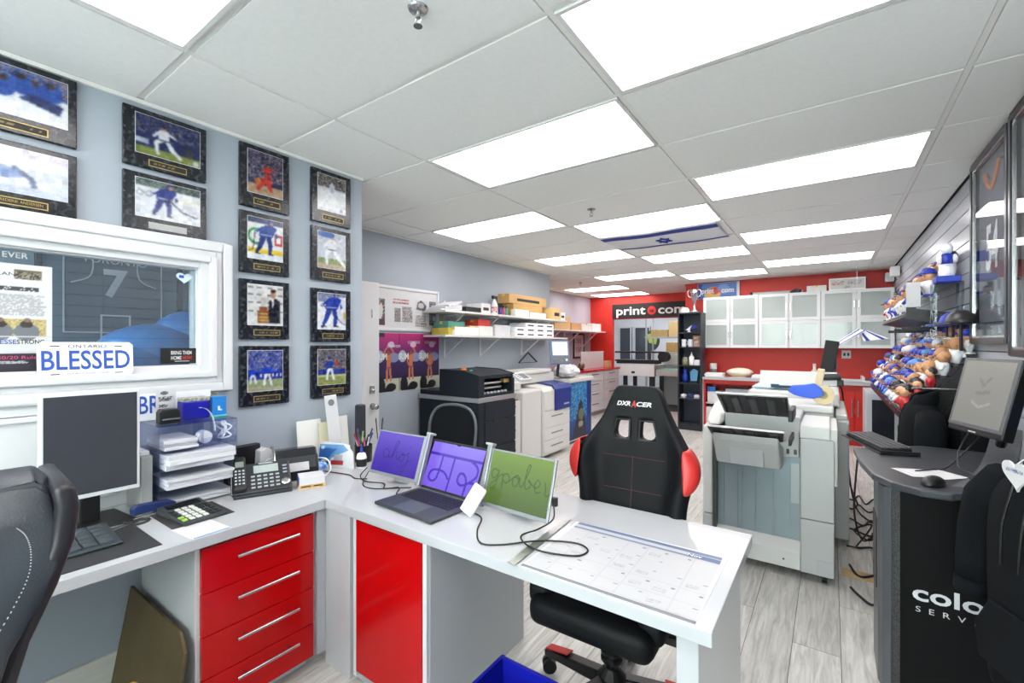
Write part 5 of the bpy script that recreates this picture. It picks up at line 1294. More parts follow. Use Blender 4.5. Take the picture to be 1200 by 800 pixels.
for z0,z1 in ((.53,.79),(.30,.52),(.08,.29)):
    MB().box(-2.951,-2.944,4.01,4.33,z0,z1).build('feeder_drawer', m_px, t, bevel=.003)
    MB().box(-2.9445,-2.942,4.10,4.24,z1-.06,z1-.045).build('grip', m_pline, t)
for z0,z1 in ((.40,.60),(.24,.385),(.08,.225)):
    dr = MB().box(-2.917,-2.908,4.80,5.47,z0,z1).build('paper_drawer', m_px, t, bevel=.003)
    MB().box(-2.9085,-2.906,4.98,5.28,z1-.075,z1-.06).build('grip', m_pline, dr)
MB().box(-2.917,-2.906,4.80,5.47,.615,.86).build('front_cover', m_px, t, bevel=.004)
MB().prism([(-2.905,.60),(-2.890,.60),(-2.890,.87),(-2.93,.925),(-3.20,.955),(-3.20,.945),(-2.94,.91),(-2.905,.862)],'y',5.05,5.485).build('blue_cover', m_pblue, t, bevel=.004)
MB().box(-2.8905,-2.889,5.28,5.42,.655,.675).build('badge', M('badge_pale',(150,165,205),.4), t)
MB().box(-3.50,-3.14,4.25,5.45,.95,1.07).build('scanner', m_px, t, bevel=.015)
MB().box(-3.48,-3.12,4.55,5.35,1.0705,1.12).build('document_feeder', m_px, t, bevel=.015)
MB().box(-3.45,-3.05,4.15,4.50,.905,1.0).build('bridge', m_px, t, bevel=.01)
t2 = t
mt = Matrix.Translation((-3.09,5.52,1.34)) @ Matrix.Rotation(math.radians(52),4,'Z') @ Matrix.Rotation(-.18,4,'X')
def put(b, name, mat, bev=.004, tt=None):
    mb = MB().obox(*b); mb.v = [tuple(mt @ Vector(p)) for p in mb.v]; return mb.build(name, mat, tt or t2, bevel=bev)
put(((0,0,0),(.30,.035,.34)),'screen_housing',M('console_blue_grey',(96,110,138),.4),.02)
put(((0,-.0185,.05),(.23,.002,.19)),'screen',M('console_lcd',(196,204,208),.2,emit=.25))
put(((0,-.0185,-.10),(.24,.002,.085)),'key_panel',M('console_keys',(120,126,128),.5,c2=(90,94,98),vscale=80))
put(((.09,-.0195,-.11),(.03,.003,.03)),'start_button',M('start_white',(230,230,232),.3))
MB().cyl((-3.12,5.50,1.0),(-3.10,5.51,1.2),.02,n=10).build('screen_arm', m_dgrey, t2)
t = thing('plastic_wrap', 'crumpled translucent plastic wrap heaped on the digital press', 'plastic wrap', (-3.15,5.85,.97))
blob((-3.2,5.92,1.06),(.17,.26,.10),18,12,.35,5).build('wrap', M('plastic_film',(216,218,222),.15), t, smooth=False)
t = thing('wrapped_cabinet', 'white cabinet with a bright blue printed side panel past the press', 'cabinet', (-3.3,6.1,0))
MB().box(-3.55,-3.06,5.74,6.48,.04,.90).build('body', m_px, t, bevel=.006); MB().box(-3.57,-3.03,5.72,6.50,.90,.955).build('top', m_px, t, bevel=.01)
cv = Cv(40,50); cv.grad((20,60,130),(40,140,205)); cv.crowd(0,1,.35,1,[(40,130,205),(90,180,225),(30,110,190),(120,200,235)],.6)
cv.poly([(.1,0),(.75,0),(.7,.3),(.6,.5),(.55,.68),(.42,.62),(.3,.35)],(38,44,60)); cv.ell(.52,.42,.12,.1,(120,130,100)); cv.ell(.5,.25,.1,.06,(170,170,160)); cv.rect(.78,1,0,1,(20,60,140))
cv.build('side_print', (-3.0595,5.75,.06), (0,.72,0), (0,0,.83), t)
# ---------------------------------------------------------------- far left: drawers with red top, shelf, certificate
t = thing('drawer_cabinet', 'white drawer cabinet with a red worktop at the far left wall', 'drawer unit', (-4.2,8.5,0))
MB().box(-4.68,-3.92,7.15,9.72,.08,.90).build('body', m_white, t, bevel=.003); MB().box(-4.66,-3.98,7.17,9.70,0,.08).build('plinth', m_grey, t)
MB().box(-4.69,-3.89,7.12,9.75,.90,.94).build('worktop', m_redgl, t, bevel=.004)
for y0 in (7.18,8.03,8.88):
    for k in range(4):
        d = MB().box(-3.92,-3.902,y0,y0+.82,.10+k*.2,.29+k*.2).build('drawer', m_white, t, bevel=.003)
        MB().box(-3.902,-3.885,y0+.26,y0+.56,.235+k*.2,.25+k*.2).build('handle', m_pline, d)
t = thing('foam_board', 'white board standing upright on the red worktop', 'board', (-4.15,9.0,.94))
MB().box(-4.16,-4.145,8.30,9.40,.941,1.30).build('board', m_paper, t, bevel=.002)
carton(-4.2,-4.05,9.45,9.62,.941,1.08,'small tan box at the end of the red worktop',(200,160,120))
t = thing('small_globe', 'small dark round ornament on the red worktop', 'ornament', (-4.05,8.12,.941))
MB().ell((-4.05,8.12,1.03),(.07,.07,.07),14,10).build('ball', M('ornament_dark',(70,64,60),.35,c2=(160,140,120),vscale=25), t, smooth=True); MB().lathe([(.05,0),(.05,.02),(.02,.03)],(-4.05,8.12,.941),14).build('foot', m_ink, t)
tag(MB().box(-4.69,-4.28,6.2,9.85,1.72,1.745).build('wall_shelf', m_white, bevel=.002),'white shelf holding brown boxes on the far lilac wall','shelf')
for i, y in enumerate((6.9,7.75,8.6,9.45)):
    t = thing('shelf_bracket', 'white triangular shelf bracket on the far lilac wall, %s from the viewer' % ['nearest','second','third','farthest'][i], 'bracket', (-4.69,y,1.4), 0, 'far shelf brackets')
    MB().box(-4.70,-4.68,y-.012,y+.012,1.36,1.72).build('wall_leg', m_white, t); MB().box(-4.68,-4.32,y-.012,y+.012,1.695,1.72).build('shelf_leg', m_white, t); MB().tube([(-4.68,y,1.40),(-4.36,y,1.695)],.013,6).build('strut', m_white, t)
for i,(y0,y1,z1,c) in enumerate([(6.5,6.95,1.93,(190,150,100)),(7.0,7.5,1.88,(160,124,80)),(7.55,8.2,2.0,(205,168,118)),(8.25,8.7,1.90,(196,150,104)),(8.75,9.2,1.86,(225,222,216)),(9.25,9.7,1.92,(232,230,226))]):
    carton(-4.64,-4.34,y0,y1,1.7455,z1,['tan box nearest on the far wall shelf','brown low box second on the far wall shelf','largest brown box on the far wall shelf','brown box right of the largest on the far wall shelf','low white box on the far wall shelf','white box at the far end of the far wall shelf'][i],c)
t = thing('framed_certificate', 'framed certificate with dark frame on the far lilac wall', 'frame', (-4.69,9.25,1.14))
MB().frame('x',-4.699,-4.675,9.0,9.52,1.14,1.70,.035).build('frame', m_ink, t); MB().box(-4.699,-4.685,9.03,9.49,1.17,1.67).build('paper', m_paper, t)
cv = Cv(20,24,(236,234,236)); cv.lines(.15,.85,.2,.85,7,(170,150,160),.35); cv.build('certificate_print', (-4.6845,9.04,1.18), (0,.44,0), (0,0,.48), t)
# ================================================================ FAR RED WALL, SIGN, BACK ROOM
t = thing('shop_sign', 'black sign with white lettering print com above the opening', 'sign', (-3.1,9.88,2.05))
MB().box(-4.13,-2.06,9.86,9.90,2.05,2.372).build('panel', m_ink, t, bevel=.003)
text('print', m_inkw, (-4.03,9.858,2.125), (1,0,0), (0,0,1), .185, t, width=.68, depth=.002, bold=.02)
text('com', m_inkw, (-3.07,9.858,2.125), (1,0,0), (0,0,1), .185, t, width=.58, depth=.002, bold=.02)
MB().lathe([(.095,0),(.095,.008)],(-3.21,9.859,2.20),24,mat=Matrix.Rotation(PI/2,4,'X')).build('roundel', M('sign_red',(206,44,40),.4), t)
text('ox', m_ink, (-3.21,9.849,2.165), (1,0,0), (0,0,1), .075, t, width=.10, depth=.002, align='CENTER', bold=.03)
# back room things
t = thing('ceiling_light', 'bright strip light in the back room beyond the opening', 'ceiling light', (-3.9,11.8,2.5))
MB().box(-4.75,-4.60,10.6,13.2,2.50,2.53).build('diffuser', M('strip_diffuser',(240,245,255),.5,emit=18.0), t); MB().box(-4.78,-4.57,10.58,13.22,2.53,2.615).build('housing', m_white, t)
t = thing('ceiling_light', 'second strip light in the back room, right of the first', 'ceiling light', (-3.2,11.8,2.5))
MB().box(-3.30,-3.15,10.6,13.2,2.50,2.53).build('diffuser', M('strip_diffuser'), t); MB().box(-3.33,-3.12,10.58,13.22,2.53,2.615).build('housing', m_white, t)
for i,(x0,x1,lb) in enumerate([(-5.55,-5.15,'tall dark panel on the back room wall, left of two'),(-5.05,-4.55,'tall dark panel on the back room wall, right of two')]):
    t = thing('framed_poster', lb, 'panel', (x0,13.8,1.2)); MB().box(x0,x1,13.82,13.9,.95,2.0).build('panel', M('panel_slate',(58,64,72),.35), t, bevel=.006); MB().frame('y',13.80,13.83,x0,x1,.95,2.0,.03).build('frame', m_white, t)
t = thing('round_board', 'round dark board with a yellow-green patch on the back room wall', 'board', (-4.6,13.0,1.6))
MB().lathe([(.30,0),(.30,.03)],(-4.30,13.0,1.55),28,mat=Matrix.Rotation(PI/2,4,'X')).build('disc', M('slate_green',(54,70,72),.5), t)
MB().prism([(-4.3,1.5),(-4.1,1.45),(-4.06,1.62),(-4.15,1.78),(-4.36,1.74)],'y',12.94,12.97).build('patch', M('lime_patch',(180,190,80),.5), t)
MB().tube([(-4.3,13.02,1.26),(-4.3,13.05,0)],.02,8).build('stand', m_dgrey, t)
t = thing('storage_rack', 'high storage shelf piled with cardboard in the back room', 'shelf', (-3.2,12.3,0))
MB().box(-4.1,-2.3,12.0,12.6,1.62,1.66).build('deck', m_grey, t)
for x in (-4.08,-2.34): MB().box(x,x+.04,12.0,12.04,0,2.2).build('post', m_grey, t); MB().box(x,x+.04,12.56,12.6,0,2.2).build('post', m_grey, t)
for i,(x0,x1,z1) in enumerate([(-3.95,-3.5,1.84),(-3.48,-3.1,2.05),(-3.08,-2.7,2.18),(-2.68,-2.36,1.98)]):
    carton(x0,x1,12.05,12.5,1.661,z1,'cardboard box on the back room rack, %s from left' % ['first','second','third','fourth'][i],((178,150,96),(206,176,122),(214,190,140),(196,160,110))[i],group='boxes on the back room rack')
t = thing('flatbed_printer', 'white flatbed printer with black gantry in the opening', 'printer', (-3.7,10.3,0))
MB().box(-4.05,-3.25,10.15,10.95,.72,.98).build('bed', M('flatbed_white',(224,226,226),.4), t, bevel=.01)
MB().box(-3.22,-2.65,10.2,10.9,.74,.88).build('side_wing', m_grey, t, bevel=.006); MB().box(-3.2,-2.7,10.22,10.85,.88,.886).build('green_mat', M('cutting_mat_green',(110,190,140),.5), t)
MB().box(-4.25,-3.1,10.3,10.5,1.05,1.09).box(-4.25,-3.1,10.3,10.5,1.25,1.29).build('gantry', m_ink, t, bevel=.008)
MB().cyl((-3.1,10.3,1.17),(-3.1,10.5,1.17),.12,n=20).build('gantry_end', m_ink, t)
MB().box(-4.2,-3.2,10.28,10.52,1.0,1.05).build('carriage', m_ink, t, bevel=.005)
MB().box(-3.78,-3.70,10.146,10.152,.78,.83).build('port', m_ink, t)
for x in (-4.0,-3.35): 
    for y in (10.2,10.85): MB().box(x,x+.08,y,y+.08,0,.72).build('leg', m_dgrey, t)
MB().box(-3.95,-3.3,10.3,10.9,.30,.42).build('shelf_box', m_dgrey, t, bevel=.01)
t = thing('inkjet_printer', 'white boxy printer behind the flatbed printer', 'printer', (-3.1,11.2,0))
MB().box(-3.35,-2.65,11.1,11.7,.95,1.22).build('body', m_px, t, bevel=.02); MB().box(-3.30,-2.7,11.12,11.68,1.22,1.25).build('lid', m_grey, t, bevel=.006); MB().box(-3.4,-2.6,11.05,11.75,0,.945).build('stand', m_grey, t, bevel=.01); MB().box(-2.98,-2.88,11.095,11.1,1.12,1.15).build('badge', m_dgrey, t)
carton(-3.5,-3.1,11.9,11.98,1.05,1.5,'flattened tan cardboard leaning behind the printers',(186,150,90))
t = thing('metal_locker', 'grey metal cabinet at the right side of the opening', 'cabinet', (-2.5,10.8,0)); MB().box(-2.64,-2.25,10.3,10.75,.03,.92).build('body', M('locker_grey',(168,174,178),.4), t, bevel=.005); MB().box(-2.62,-2.27,10.29,10.3,.06,.90).build('door', M('locker_grey'), t, bevel=.003)
for x in (-2.60,-2.32): MB().cyl((x,10.4,.0),(x,10.4,.03),.02,n=8).build('foot', m_ink, t)
# ---------------------------------------------------------------- tall black display shelf
m_bs = M('black_shelf',(30,36,44),.45)
t = thing('display_shelf', 'tall narrow black open shelf beside the white cabinets', 'shelf', (-1.95,8.1,0))
MB().box(-2.135,-2.115,7.93,8.25,0,1.97).build('side', m_bs, t); MB().box(-1.775,-1.755,7.93,8.24,0,1.97).build('side', m_bs, t); MB().box(-2.115,-1.775,8.23,8.245,0,1.97).build('back', M('shelf_back_navy',(36,46,60),.5), t); MB().box(-2.135,-1.755,7.93,8.25,1.97,1.99).build('top', m_bs, t); MB().box(-2.115,-1.775,7.95,8.23,0,.09).build('plinth', m_bs, t)
SZ = [.10,.52,.78,1.08,1.39,1.64]
for z in SZ: MB().box(-2.115,-1.775,7.945,8.23,z,z+.018).build('shelf', m_bs, t)
def item(name,label,cat,mat,fn,loc):
    t = thing(name,label,cat,loc); fn(t); return t
t = thing('white_figurine','white winged figurine on the upper level of the black shelf','figurine',(-1.97,8.02,1.658))
MB().lathe([(.03,0),(.03,.01),(.012,.02),(.02,.06),(.0,.09)],(-1.97,8.02,1.658),12).build('body', m_white, t, smooth=True); MB().prism([(-2.08,1.72),(-1.97,1.68),(-1.92,1.78),(-2.02,1.70)],'y',8.0,8.012).build('wing', m_white, t); MB().prism([(-1.96,1.70),(-1.84,1.74),(-1.9,1.80)],'y',8.03,8.04).build('wing', m_blue, t)
for i,(x,c,lb) in enumerate([(-2.06,(225,226,230),'white mug on the second level of the black shelf'),(-1.95,(200,210,225),'pale cup on the second level of the black shelf'),(-1.85,(150,110,70),'brown framed picture on the second level of the black shelf')]):
    t = thing('mug' if i < 2 else 'small_picture', lb, 'mug' if i < 2 else 'picture', (x,8.03,1.408))
    if i < 2: MB().lathe([(.035,0),(.04,.01),(.04,.13),(.036,.13),(.034,.012)],(x,8.03,1.408),14).build('cup', M('mug_%d'%i,c,.3), t); MB().tube([(x+.038,8.03,1.44),(x+.065,8.03,1.46),(x+.065,8.03,1.50),(x+.038,8.03,1.52)],.006,6).build('handle', M('mug_%d'%i), t)
    else: MB().frame('y',8.02,8.035,x-.06,x+.06,1.408,1.60,.018).build('frame', M('picture_wood',c,.5), t); MB().box(x-.045,x+.045,8.028,8.034,1.42,1.585).build('picture', M('picture_pale',(206,190,180),.5,c2=(120,60,60),vscale=18), t)
t = thing('pump_bottle','white pump bottle on the middle level of the black shelf','bottle',(-1.93,8.02,1.098)); MB().lathe([(.04,0),(.042,.01),(.042,.14),(.015,.17),(.015,.19)],(-1.93,8.02,1.098),16).build('bottle', M('bottle_white'), t, smooth=True); MB().cyl((-1.93,8.02,1.288),(-1.93,8.02,1.32),.008,n=8).build('pump', m_white, t)
t = thing('olive_jar','olive coloured jar on the middle level of the black shelf','jar',(-2.04,8.05,1.098)); MB().lathe([(.05,0),(.055,.02),(.05,.11),(.035,.12)],(-2.04,8.05,1.098),16).build('jar', M('jar_olive',(130,134,100),.3), t, smooth=True); MB().lathe([(.037,.12),(.037,.135)],(-2.04,8.05,1.098),14).build('lid', m_grey, t)
carton(-1.88,-1.79,7.97,8.12,1.0985,1.19,'crumpled white carton on the middle level of the black shelf',(220,222,226),'paper_box',False)
t = thing('blue_vase','cobalt blue glass vase on the fourth level of the black shelf','vase',(-2.04,8.05,.798)); MB().lathe([(.04,0),(.06,.06),(.05,.13),(.03,.18),(.045,.22)],(-2.04,8.05,.798),16).build('vase', M('cobalt_glass',(20,50,150),.1), t, smooth=True); MB().lathe([(.046,.22),(.048,.226)],(-2.04,8.05,.798),16).build('lip', M('cobalt_glass'), t)
t = thing('glass_trophy','pale blue glass award on the fourth level of the black shelf','award',(-1.90,8.05,.798)); MB().prism([(-1.95,.83),(-1.85,.83),(-1.83,1.0),(-1.9,1.04),(-1.96,.98)],'y',8.04,8.06).build('glass', M('award_glass',(110,170,210),.1), t); MB().box(-1.95,-1.85,8.02,8.08,.798,.83).build('foot', m_ink, t)
t = thing('baseball_cap','navy cap on the fifth level of the black shelf','cap',(-1.95,8.08,.538)); MB().ell((-1.95,8.1,.56),(.09,.09,.07),14,8).build('crown', M('cap_navy',(40,60,100),.8), t, smooth=True); MB().prism([(-2.02,8.03),(-1.88,8.03),(-1.9,7.97),(-2.0,7.97)],'z',.54,.548).build('brim', M('cap_navy'), t)
t = thing('white_shoe','white shoe on the fifth level of the black shelf, left','shoe',(-2.06,8.0,.538)); MB().ell((-2.06,8.02,.575),(.05,.08,.035),12,8).build('upper', m_white, t, smooth=True); MB().box(-2.105,-2.015,7.95,8.1,.538,.552).build('sole', m_grey, t, bevel=.006)
t = thing('white_shoe','white shoe on the fifth level of the black shelf, right','shoe',(-1.84,8.0,.538)); MB().ell((-1.84,8.0,.575),(.05,.05,.035),12,8).build('upper', m_white, t, smooth=True); MB().box(-1.885,-1.795,7.955,8.05,.538,.552).build('sole', m_grey, t, bevel=.006)
t = thing('silver_trophy','silver two-handled trophy on top of the black shelf','trophy',(-1.90,8.08,1.99)); m_sil = M('silver_polish',(200,202,206),.12,metal=1)
MB().lathe([(.06,0),(.06,.03),(.035,.05),(.015,.10),(.02,.18),(.045,.24),(.06,.34),(.064,.40),(.060,.40),(.04,.25)],(-1.90,8.08,1.99),20).build('cup', m_sil, t, smooth=True)
for s in (-1,1): MB().tube([(-1.90+s*.048,8.08,2.25),(-1.90+s*.10,8.08,2.29),(-1.90+s*.10,8.08,2.37),(-1.90+s*.062,8.08,2.38)],.007,6,smooth=5).build('handle', m_sil, t, smooth=True)
t = thing('white_helmet','white domed cap on top of the black shelf','cap',(-2.05,8.07,1.99)); MB().lathe([(.075,0),(.078,.02),(.07,.06),(.05,.09),(.0,.10)],(-2.05,8.07,1.99),18).build('dome', m_white, t, smooth=True); MB().prism([(-2.11,8.01),(-1.99,8.01),(-2.01,7.95),(-2.09,7.95)],'z',1.991,2.0).build('brim', m_white, t)
# ---------------------------------------------------------------- wall cabinets with frosted doors
m_frost = frostmat('frosted_glass')
for i,(x0,x1,nm) in enumerate([(-1.795,-.955,'left'),(-.950,-.122,'middle'),(-.117,.737,'right')]):
    t = thing('wall_cabinet', 'white wall cabinet with four frosted glass doors, %s of three' % nm, 'cabinet', ((x0+x1)/2,8.42,1.395), 0, 'frosted wall cabinets')
    MB().box(x0,x0+.018,8.27,8.6,1.395,2.255).build('side', m_white, t); MB().box(x1-.018,x1,8.27,8.6,1.395,2.255).build('side', m_white, t)
    MB().box(x0+.018,x1-.018,8.27,8.59,1.395,1.413).build('bottom', m_white, t); MB().box(x0+.018,x1-.018,8.27,8.59,1.815,1.835).build('middle_shelf', m_white, t); MB().box(x0+.018,x1-.018,8.27,8.59,2.237,2.255).build('top', m_white, t); MB().box(x0+.018,x1-.018,8.585,8.599,1.413,2.237).build('back', m_white, t)
    xm = (x0+x1)/2
    for (a,b) in ((x0,xm-.002),(xm+.002,x1)):
        for (c,d) in ((1.395,1.822),(1.828,2.255)):
            dd_ = MB().frame('y',8.25,8.268,a+.002,b-.002,c,d,.045).build('door', m_white, t)
            MB().box(a+.046,b-.046,8.257,8.261,c+.044,d-.044).build('pane', m_frost, dd_)
            MB().box(b-.03 if a == x0 else a+.018,b-.018 if a == x0 else a+.03,8.235,8.25,(c+d)/2-.05,(c+d)/2+.05).build('handle', m_chrome, dd_)
for (x0,x1,z0,z1,c,lb) in [(-1.70,-1.50,1.414,1.56,(200,150,130),'pinkish box inside the lower left cabinet'),(-1.47,-1.40,1.414,1.60,(220,220,222),'white box inside the lower left cabinet'),(-1.33,-1.15,1.414,1.58,(150,165,175),'grey-blue box inside the lower left cabinet'),
      (-1.70,-1.45,1.836,1.99,(235,235,236),'white box inside the upper left cabinet'),(-.45,-.20,1.414,1.62,(240,240,242),'white box inside the lower middle cabinet'),(.05,.30,1.414,1.54,(230,232,200),'pale yellow box inside the lower right cabinet'),(.45,.62,1.414,1.52,(235,236,238),'white low box inside the lower right cabinet'),(-.8,-.6,1.836,2.0,(190,196,200),'grey box inside the upper middle cabinet')]:
    carton(x0,x1,8.33,8.52,z0,z1,lb,c,'storage_box',False)
# on the cabinets
t = thing('blue_banner', 'blue printed banner lettered print com leaning above the cabinets', 'banner', (-1.62,8.5,2.256))
MB().box(-1.95,-1.27,8.545,8.56,2.256,2.535).build('board', m_paper, t, bevel=.002)
cv = Cv(60,26); cv.grad((80,120,200),(96,140,214)); cv.poly([(0,0),(.0,1),(.12,1),(.05,0)],(50,80,170)); cv.ell(.38,.4,.16,.38,(220,150,110)); cv.ell(.36,.25,.2,.2,(236,190,110)); cv.ell(.42,.5,.1,.22,(206,70,60)); cv.ell(.62,.6,.14,.3,(130,170,230)); cv.rect(.93,1,0,1,(236,238,242))
cv.build('banner_print', (-1.945,8.5445,2.26), (.67,0,0), (0,0,.27), t)
text('print', m_inkw, (-1.88,8.5435,2.36), (1,0,0), (0,0,1), .085, t, width=.20, depth=.001, bold=.03); text('com', m_inkw, (-1.56,8.5435,2.36), (1,0,0), (0,0,1), .085, t, width=.20, depth=.001, bold=.03)
text('ox', M('sign_red'), (-1.645,8.5432,2.365), (1,0,0), (0,0,1), .06, t, width=.09, depth=.001, bold=.04)
t = thing('paper_tube', 'long grey tube lying on top of the middle cabinet', 'tube', (-.7,8.4,2.27)); MB().cyl((-1.05,8.40,2.283),(-.35,8.40,2.283),.027,n=16).build('tube', m_grey, t, smooth=False); MB().cyl((-1.09,8.40,2.283),(-1.05,8.40,2.283),.03,n=16).build('end_cap', m_ink, t)
t = thing('staple_gun', 'black tool lying beside the grey tube on the cabinet', 'tool', (-.42,8.32,2.256)); MB().prism([(-.52,2.256),(-.38,2.256),(-.36,2.30),(-.44,2.33),(-.52,2.29)],'y',8.30,8.34).build('body', m_ink, t, bevel=.006); MB().cyl((-.42,8.29,2.30),(-.42,8.35,2.30),.02,n=10).build('knob', m_dgrey, t)
carton(-.30,-.05,8.30,8.52,2.256,2.35,'grey-white box with printed lid on the middle cabinet',(214,214,212),'paper_box',True,False)
t = carton(-.02,.42,8.32,8.55,2.256,2.44,'long white carton with red print on the right cabinet',(236,234,232),'white_carton',False)
cv = Cv(44,14,(236,234,232)); cv.crowd(.05,.42,.45,.75,[(214,120,112),(236,234,232)],.9); cv.crowd(.52,.92,.45,.75,[(200,150,150),(236,234,232)],.9); cv.crowd(.4,.6,.1,.25,[(170,170,172),(236,234,232)]); cv.build('carton_print', (.0,8.3185,2.28), (.40,0,0), (0,0,.14), t)
t = thing('power_outlet', 'white double power outlet on the red wall below the cabinets', 'outlet', (.2,8.59,1.27)); MB().box(.14,.255,8.588,8.6,1.235,1.36).build('plate', m_lgrey, t, bevel=.003); 
for x in (.175,.222): MB().box(x-.014,x+.014,8.585,8.588,1.275,1.32).build('socket', m_dgrey, t)
# ---------------------------------------------------------------- counter and red base cabinets
tag(MB().box(-1.748,.735,7.97,8.595,.87,.915).build('counter_top', m_lam, bevel=.003),'long white counter top under the frosted cabinets','counter')
m_rl = M('red_laminate',(206,40,32),.35)
for i,(x0,x1,nm) in enumerate([(-1.74,-.97,'left'),(-.965,-.14,'middle'),(-.135,.70,'right')]):
    t = thing('base_cabinet', 'red base cabinet below the white counter, %s of three' % nm, 'cabinet', ((x0+x1)/2,8.3,0), 0, 'red base cabinets')
    MB().box(x0,x0+.02,8.06,8.59,.08,.868).build('side', m_rl, t); MB().box(x1-.02,x1,8.06,8.59,.08,.868).build('side', m_rl, t); MB().box(x0+.02,x1-.02,8.57,8.59,.08,.868).build('back', m_rl, t); MB().box(x0+.02,x1-.02,8.06,8.57,.08,.10).build('floor_panel', m_white, t); MB().box(x0+.02,x1-.02,8.08,8.57,.46,.48).build('shelf', m_white, t); MB().box(x0,x1,8.10,8.59,0,.08).build('plinth', m_rl, t)
    MB().box(x0,x1,8.045,8.06,.80,.868).build('rail', m_rl, t)
    if i != 0:
        xm = (x0+x1)/2
        for a,b,h in ((x0,xm-.002,xm-.04),(xm+.002,x1,xm+.03)):
            d = MB().box(a,b,8.04,8.06,.09,.795).build('door', m_rl, t, bevel=.002); MB().box(h,h+.012,8.015,8.04,.42,.66).build('handle', m_chrome, d)
MB().box(-1.747,-1.742,7.99,8.59,0,.868).build('counter_end', m_white, bpy.data.objects['counter_top'])
carton(-1.70,-1.45,8.12,8.40,.481,.66,'white box with blue label in the open red cabinet',(230,232,236),'paper_box',False)
carton(-1.42,-1.05,8.12,8.45,.481,.72,'grey plastic crate in the open red cabinet',(170,176,182),'crate',False)
carton(-1.72,-1.35,8.12,8.45,.101,.40,'white carton at the bottom of the open red cabinet',(226,226,224),'paper_box',False)
carton(-1.70,-1.58,8.13,8.2,.661,.74,'bright blue box at the top of the open red cabinet',(40,120,200),'ink_box',False)
# things on the counter
ZC = .9155
t = thing('glass_jar','white-lidded jar at the left end of the counter','jar',(-1.66,8.40,ZC)); MB().lathe([(.05,0),(.055,.01),(.055,.10),(.05,.11)],(-1.66,8.40,ZC),16).build('jar', M('jar_grey',(120,124,132),.25), t); MB().lathe([(.058,.11),(.058,.20),(.05,.21)],(-1.66,8.40,ZC),16).build('lid', m_white, t)
t = thing('bubble_parcel','padded cream parcel lying on the counter','parcel',(-1.25,8.35,ZC)); blob((-1.24,8.35,.985),(.20,.13,.075),18,10,.12,8).build('parcel', M('parcel_cream',(228,220,200),.5), t, smooth=True); MB().box(-1.34,-1.14,8.25,8.45,.9155,.93).build('base_card', m_card, t)
for i,(x0,x1,z1,lb,c) in enumerate([(-1.73,-1.45,.975,'white printed stack at the left end of the counter',(232,230,230)),(-1.02,-.70,.965,'white envelope stack in the middle of the counter',(236,236,238)),(-.64,-.30,.955,'beige folded cloth stack on the counter',(200,186,160)),(-.62,-.34,.985,'white folded paper on the beige cloth stack',(232,232,232)),(.08,.40,.945,'grey folded sheets beside the outlet on the counter',(206,210,214))]):
    z0 = .9555 if i == 3 else ZC
    t = thing('paper_stack', lb, 'papers', ((x0+x1)/2,8.15,z0)); n = 3
    for k in range(n): MB().obox(((x0+x1)/2+random.uniform(-.01,.01),8.15,z0+(k+.5)*(z1-z0)/n),(x1-x0,.24,(z1-z0)/n-.001),rot3(0,0,random.uniform(-.08,.08))).build('sheets', M('stack_%d'%i,c,.7), t, bevel=.003)
t = thing('spray_can','pale bottle standing among the papers on the counter','bottle',(-.20,8.30,ZC)); MB().lathe([(.045,0),(.045,.12),(.02,.16),(.02,.2)],(-.20,8.30,ZC),14).build('bottle', M('bottle_cream',(222,216,200),.4), t, smooth=True); MB().lathe([(.022,.2),(.022,.24)],(-.20,8.30,ZC),12).build('cap', m_white, t)
t = thing('paper_trimmer','green topped paper trimmer on the right end of the counter','trimmer',(.55,8.2,ZC)); MB().box(.36,.71,8.02,8.42,ZC,.94).build('base', m_lgrey, t, bevel=.004); MB().box(.40,.69,8.05,8.40,.94,.945).build('cutting_mat', M('trimmer_green',(40,110,90),.5), t); MB().box(.36,.395,8.02,8.45,.94,.99).build('arm', m_white, t, bevel=.004)
t = thing('blue_tape','blue masking tape roll on the counter','tape roll',(-.10,8.1,ZC)); MB().lathe([(.035,0),(.055,0),(.055,.045),(.035,.045),(.035,0)],(-.10,8.1,ZC),18).build('roll', M('tape_blue',(40,70,190),.4), t); MB().lathe([(.033,.001),(.035,.001),(.035,.044),(.033,.044),(.033,.001)],(-.10,8.1,ZC),18).build('core', m_card, t)
# hanging blue striped flag on a string
t = thing('hanging_flag', 'white flag with blue stripes draped and hanging before the right cabinet', 'flag', (.36,7.6,1.5))
m_fl = M('flag_white',(236,238,244),.7); m_fb = M('flag_blue',(36,56,150),.7)
WG = {-1:[(0,0),(.09,-.03),(-.20,-.225),(-.26,-.20)],1:[(.02,-.04),(.10,-.02),(.33,-.135),(.06,-.17)]}
for s in (-1,1):
    A_, B_, C_, D_ = WG[s]
    def f(u,v,A_=A_,B_=B_,C_=C_,D_=D_,s=s):
        x = (A_[0]*(1-v)+B_[0]*v)*(1-u)+(D_[0]*(1-v)+C_[0]*v)*u; z = (A_[1]*(1-v)+B_[1]*v)*(1-u)+(D_[1]*(1-v)+C_[1]*v)*u
        return (.30+x, 7.6+.03*s*v+.02*math.sin(4*u), 1.66+z)
    p = MB().grid(f,10,6).build('wing', m_fl, t, smooth=True, solid=.004)
    for v0,v1 in ((.10,.26),(.70,.86)):
        MB().grid(lambda u,v,f=f,v0=v0,v1=v1: (f(u,v0+(v1-v0)*v)[0], f(u,v0+(v1-v0)*v)[1]-.004, f(u,v0+(v1-v0)*v)[2]),10,2).build('stripe', m_fb, p, smooth=True)
MB().tube([(.30,7.6,1.655),(.29,7.6,2.0),(.29,7.6,2.55)],.002,5).build('string', m_white, t)
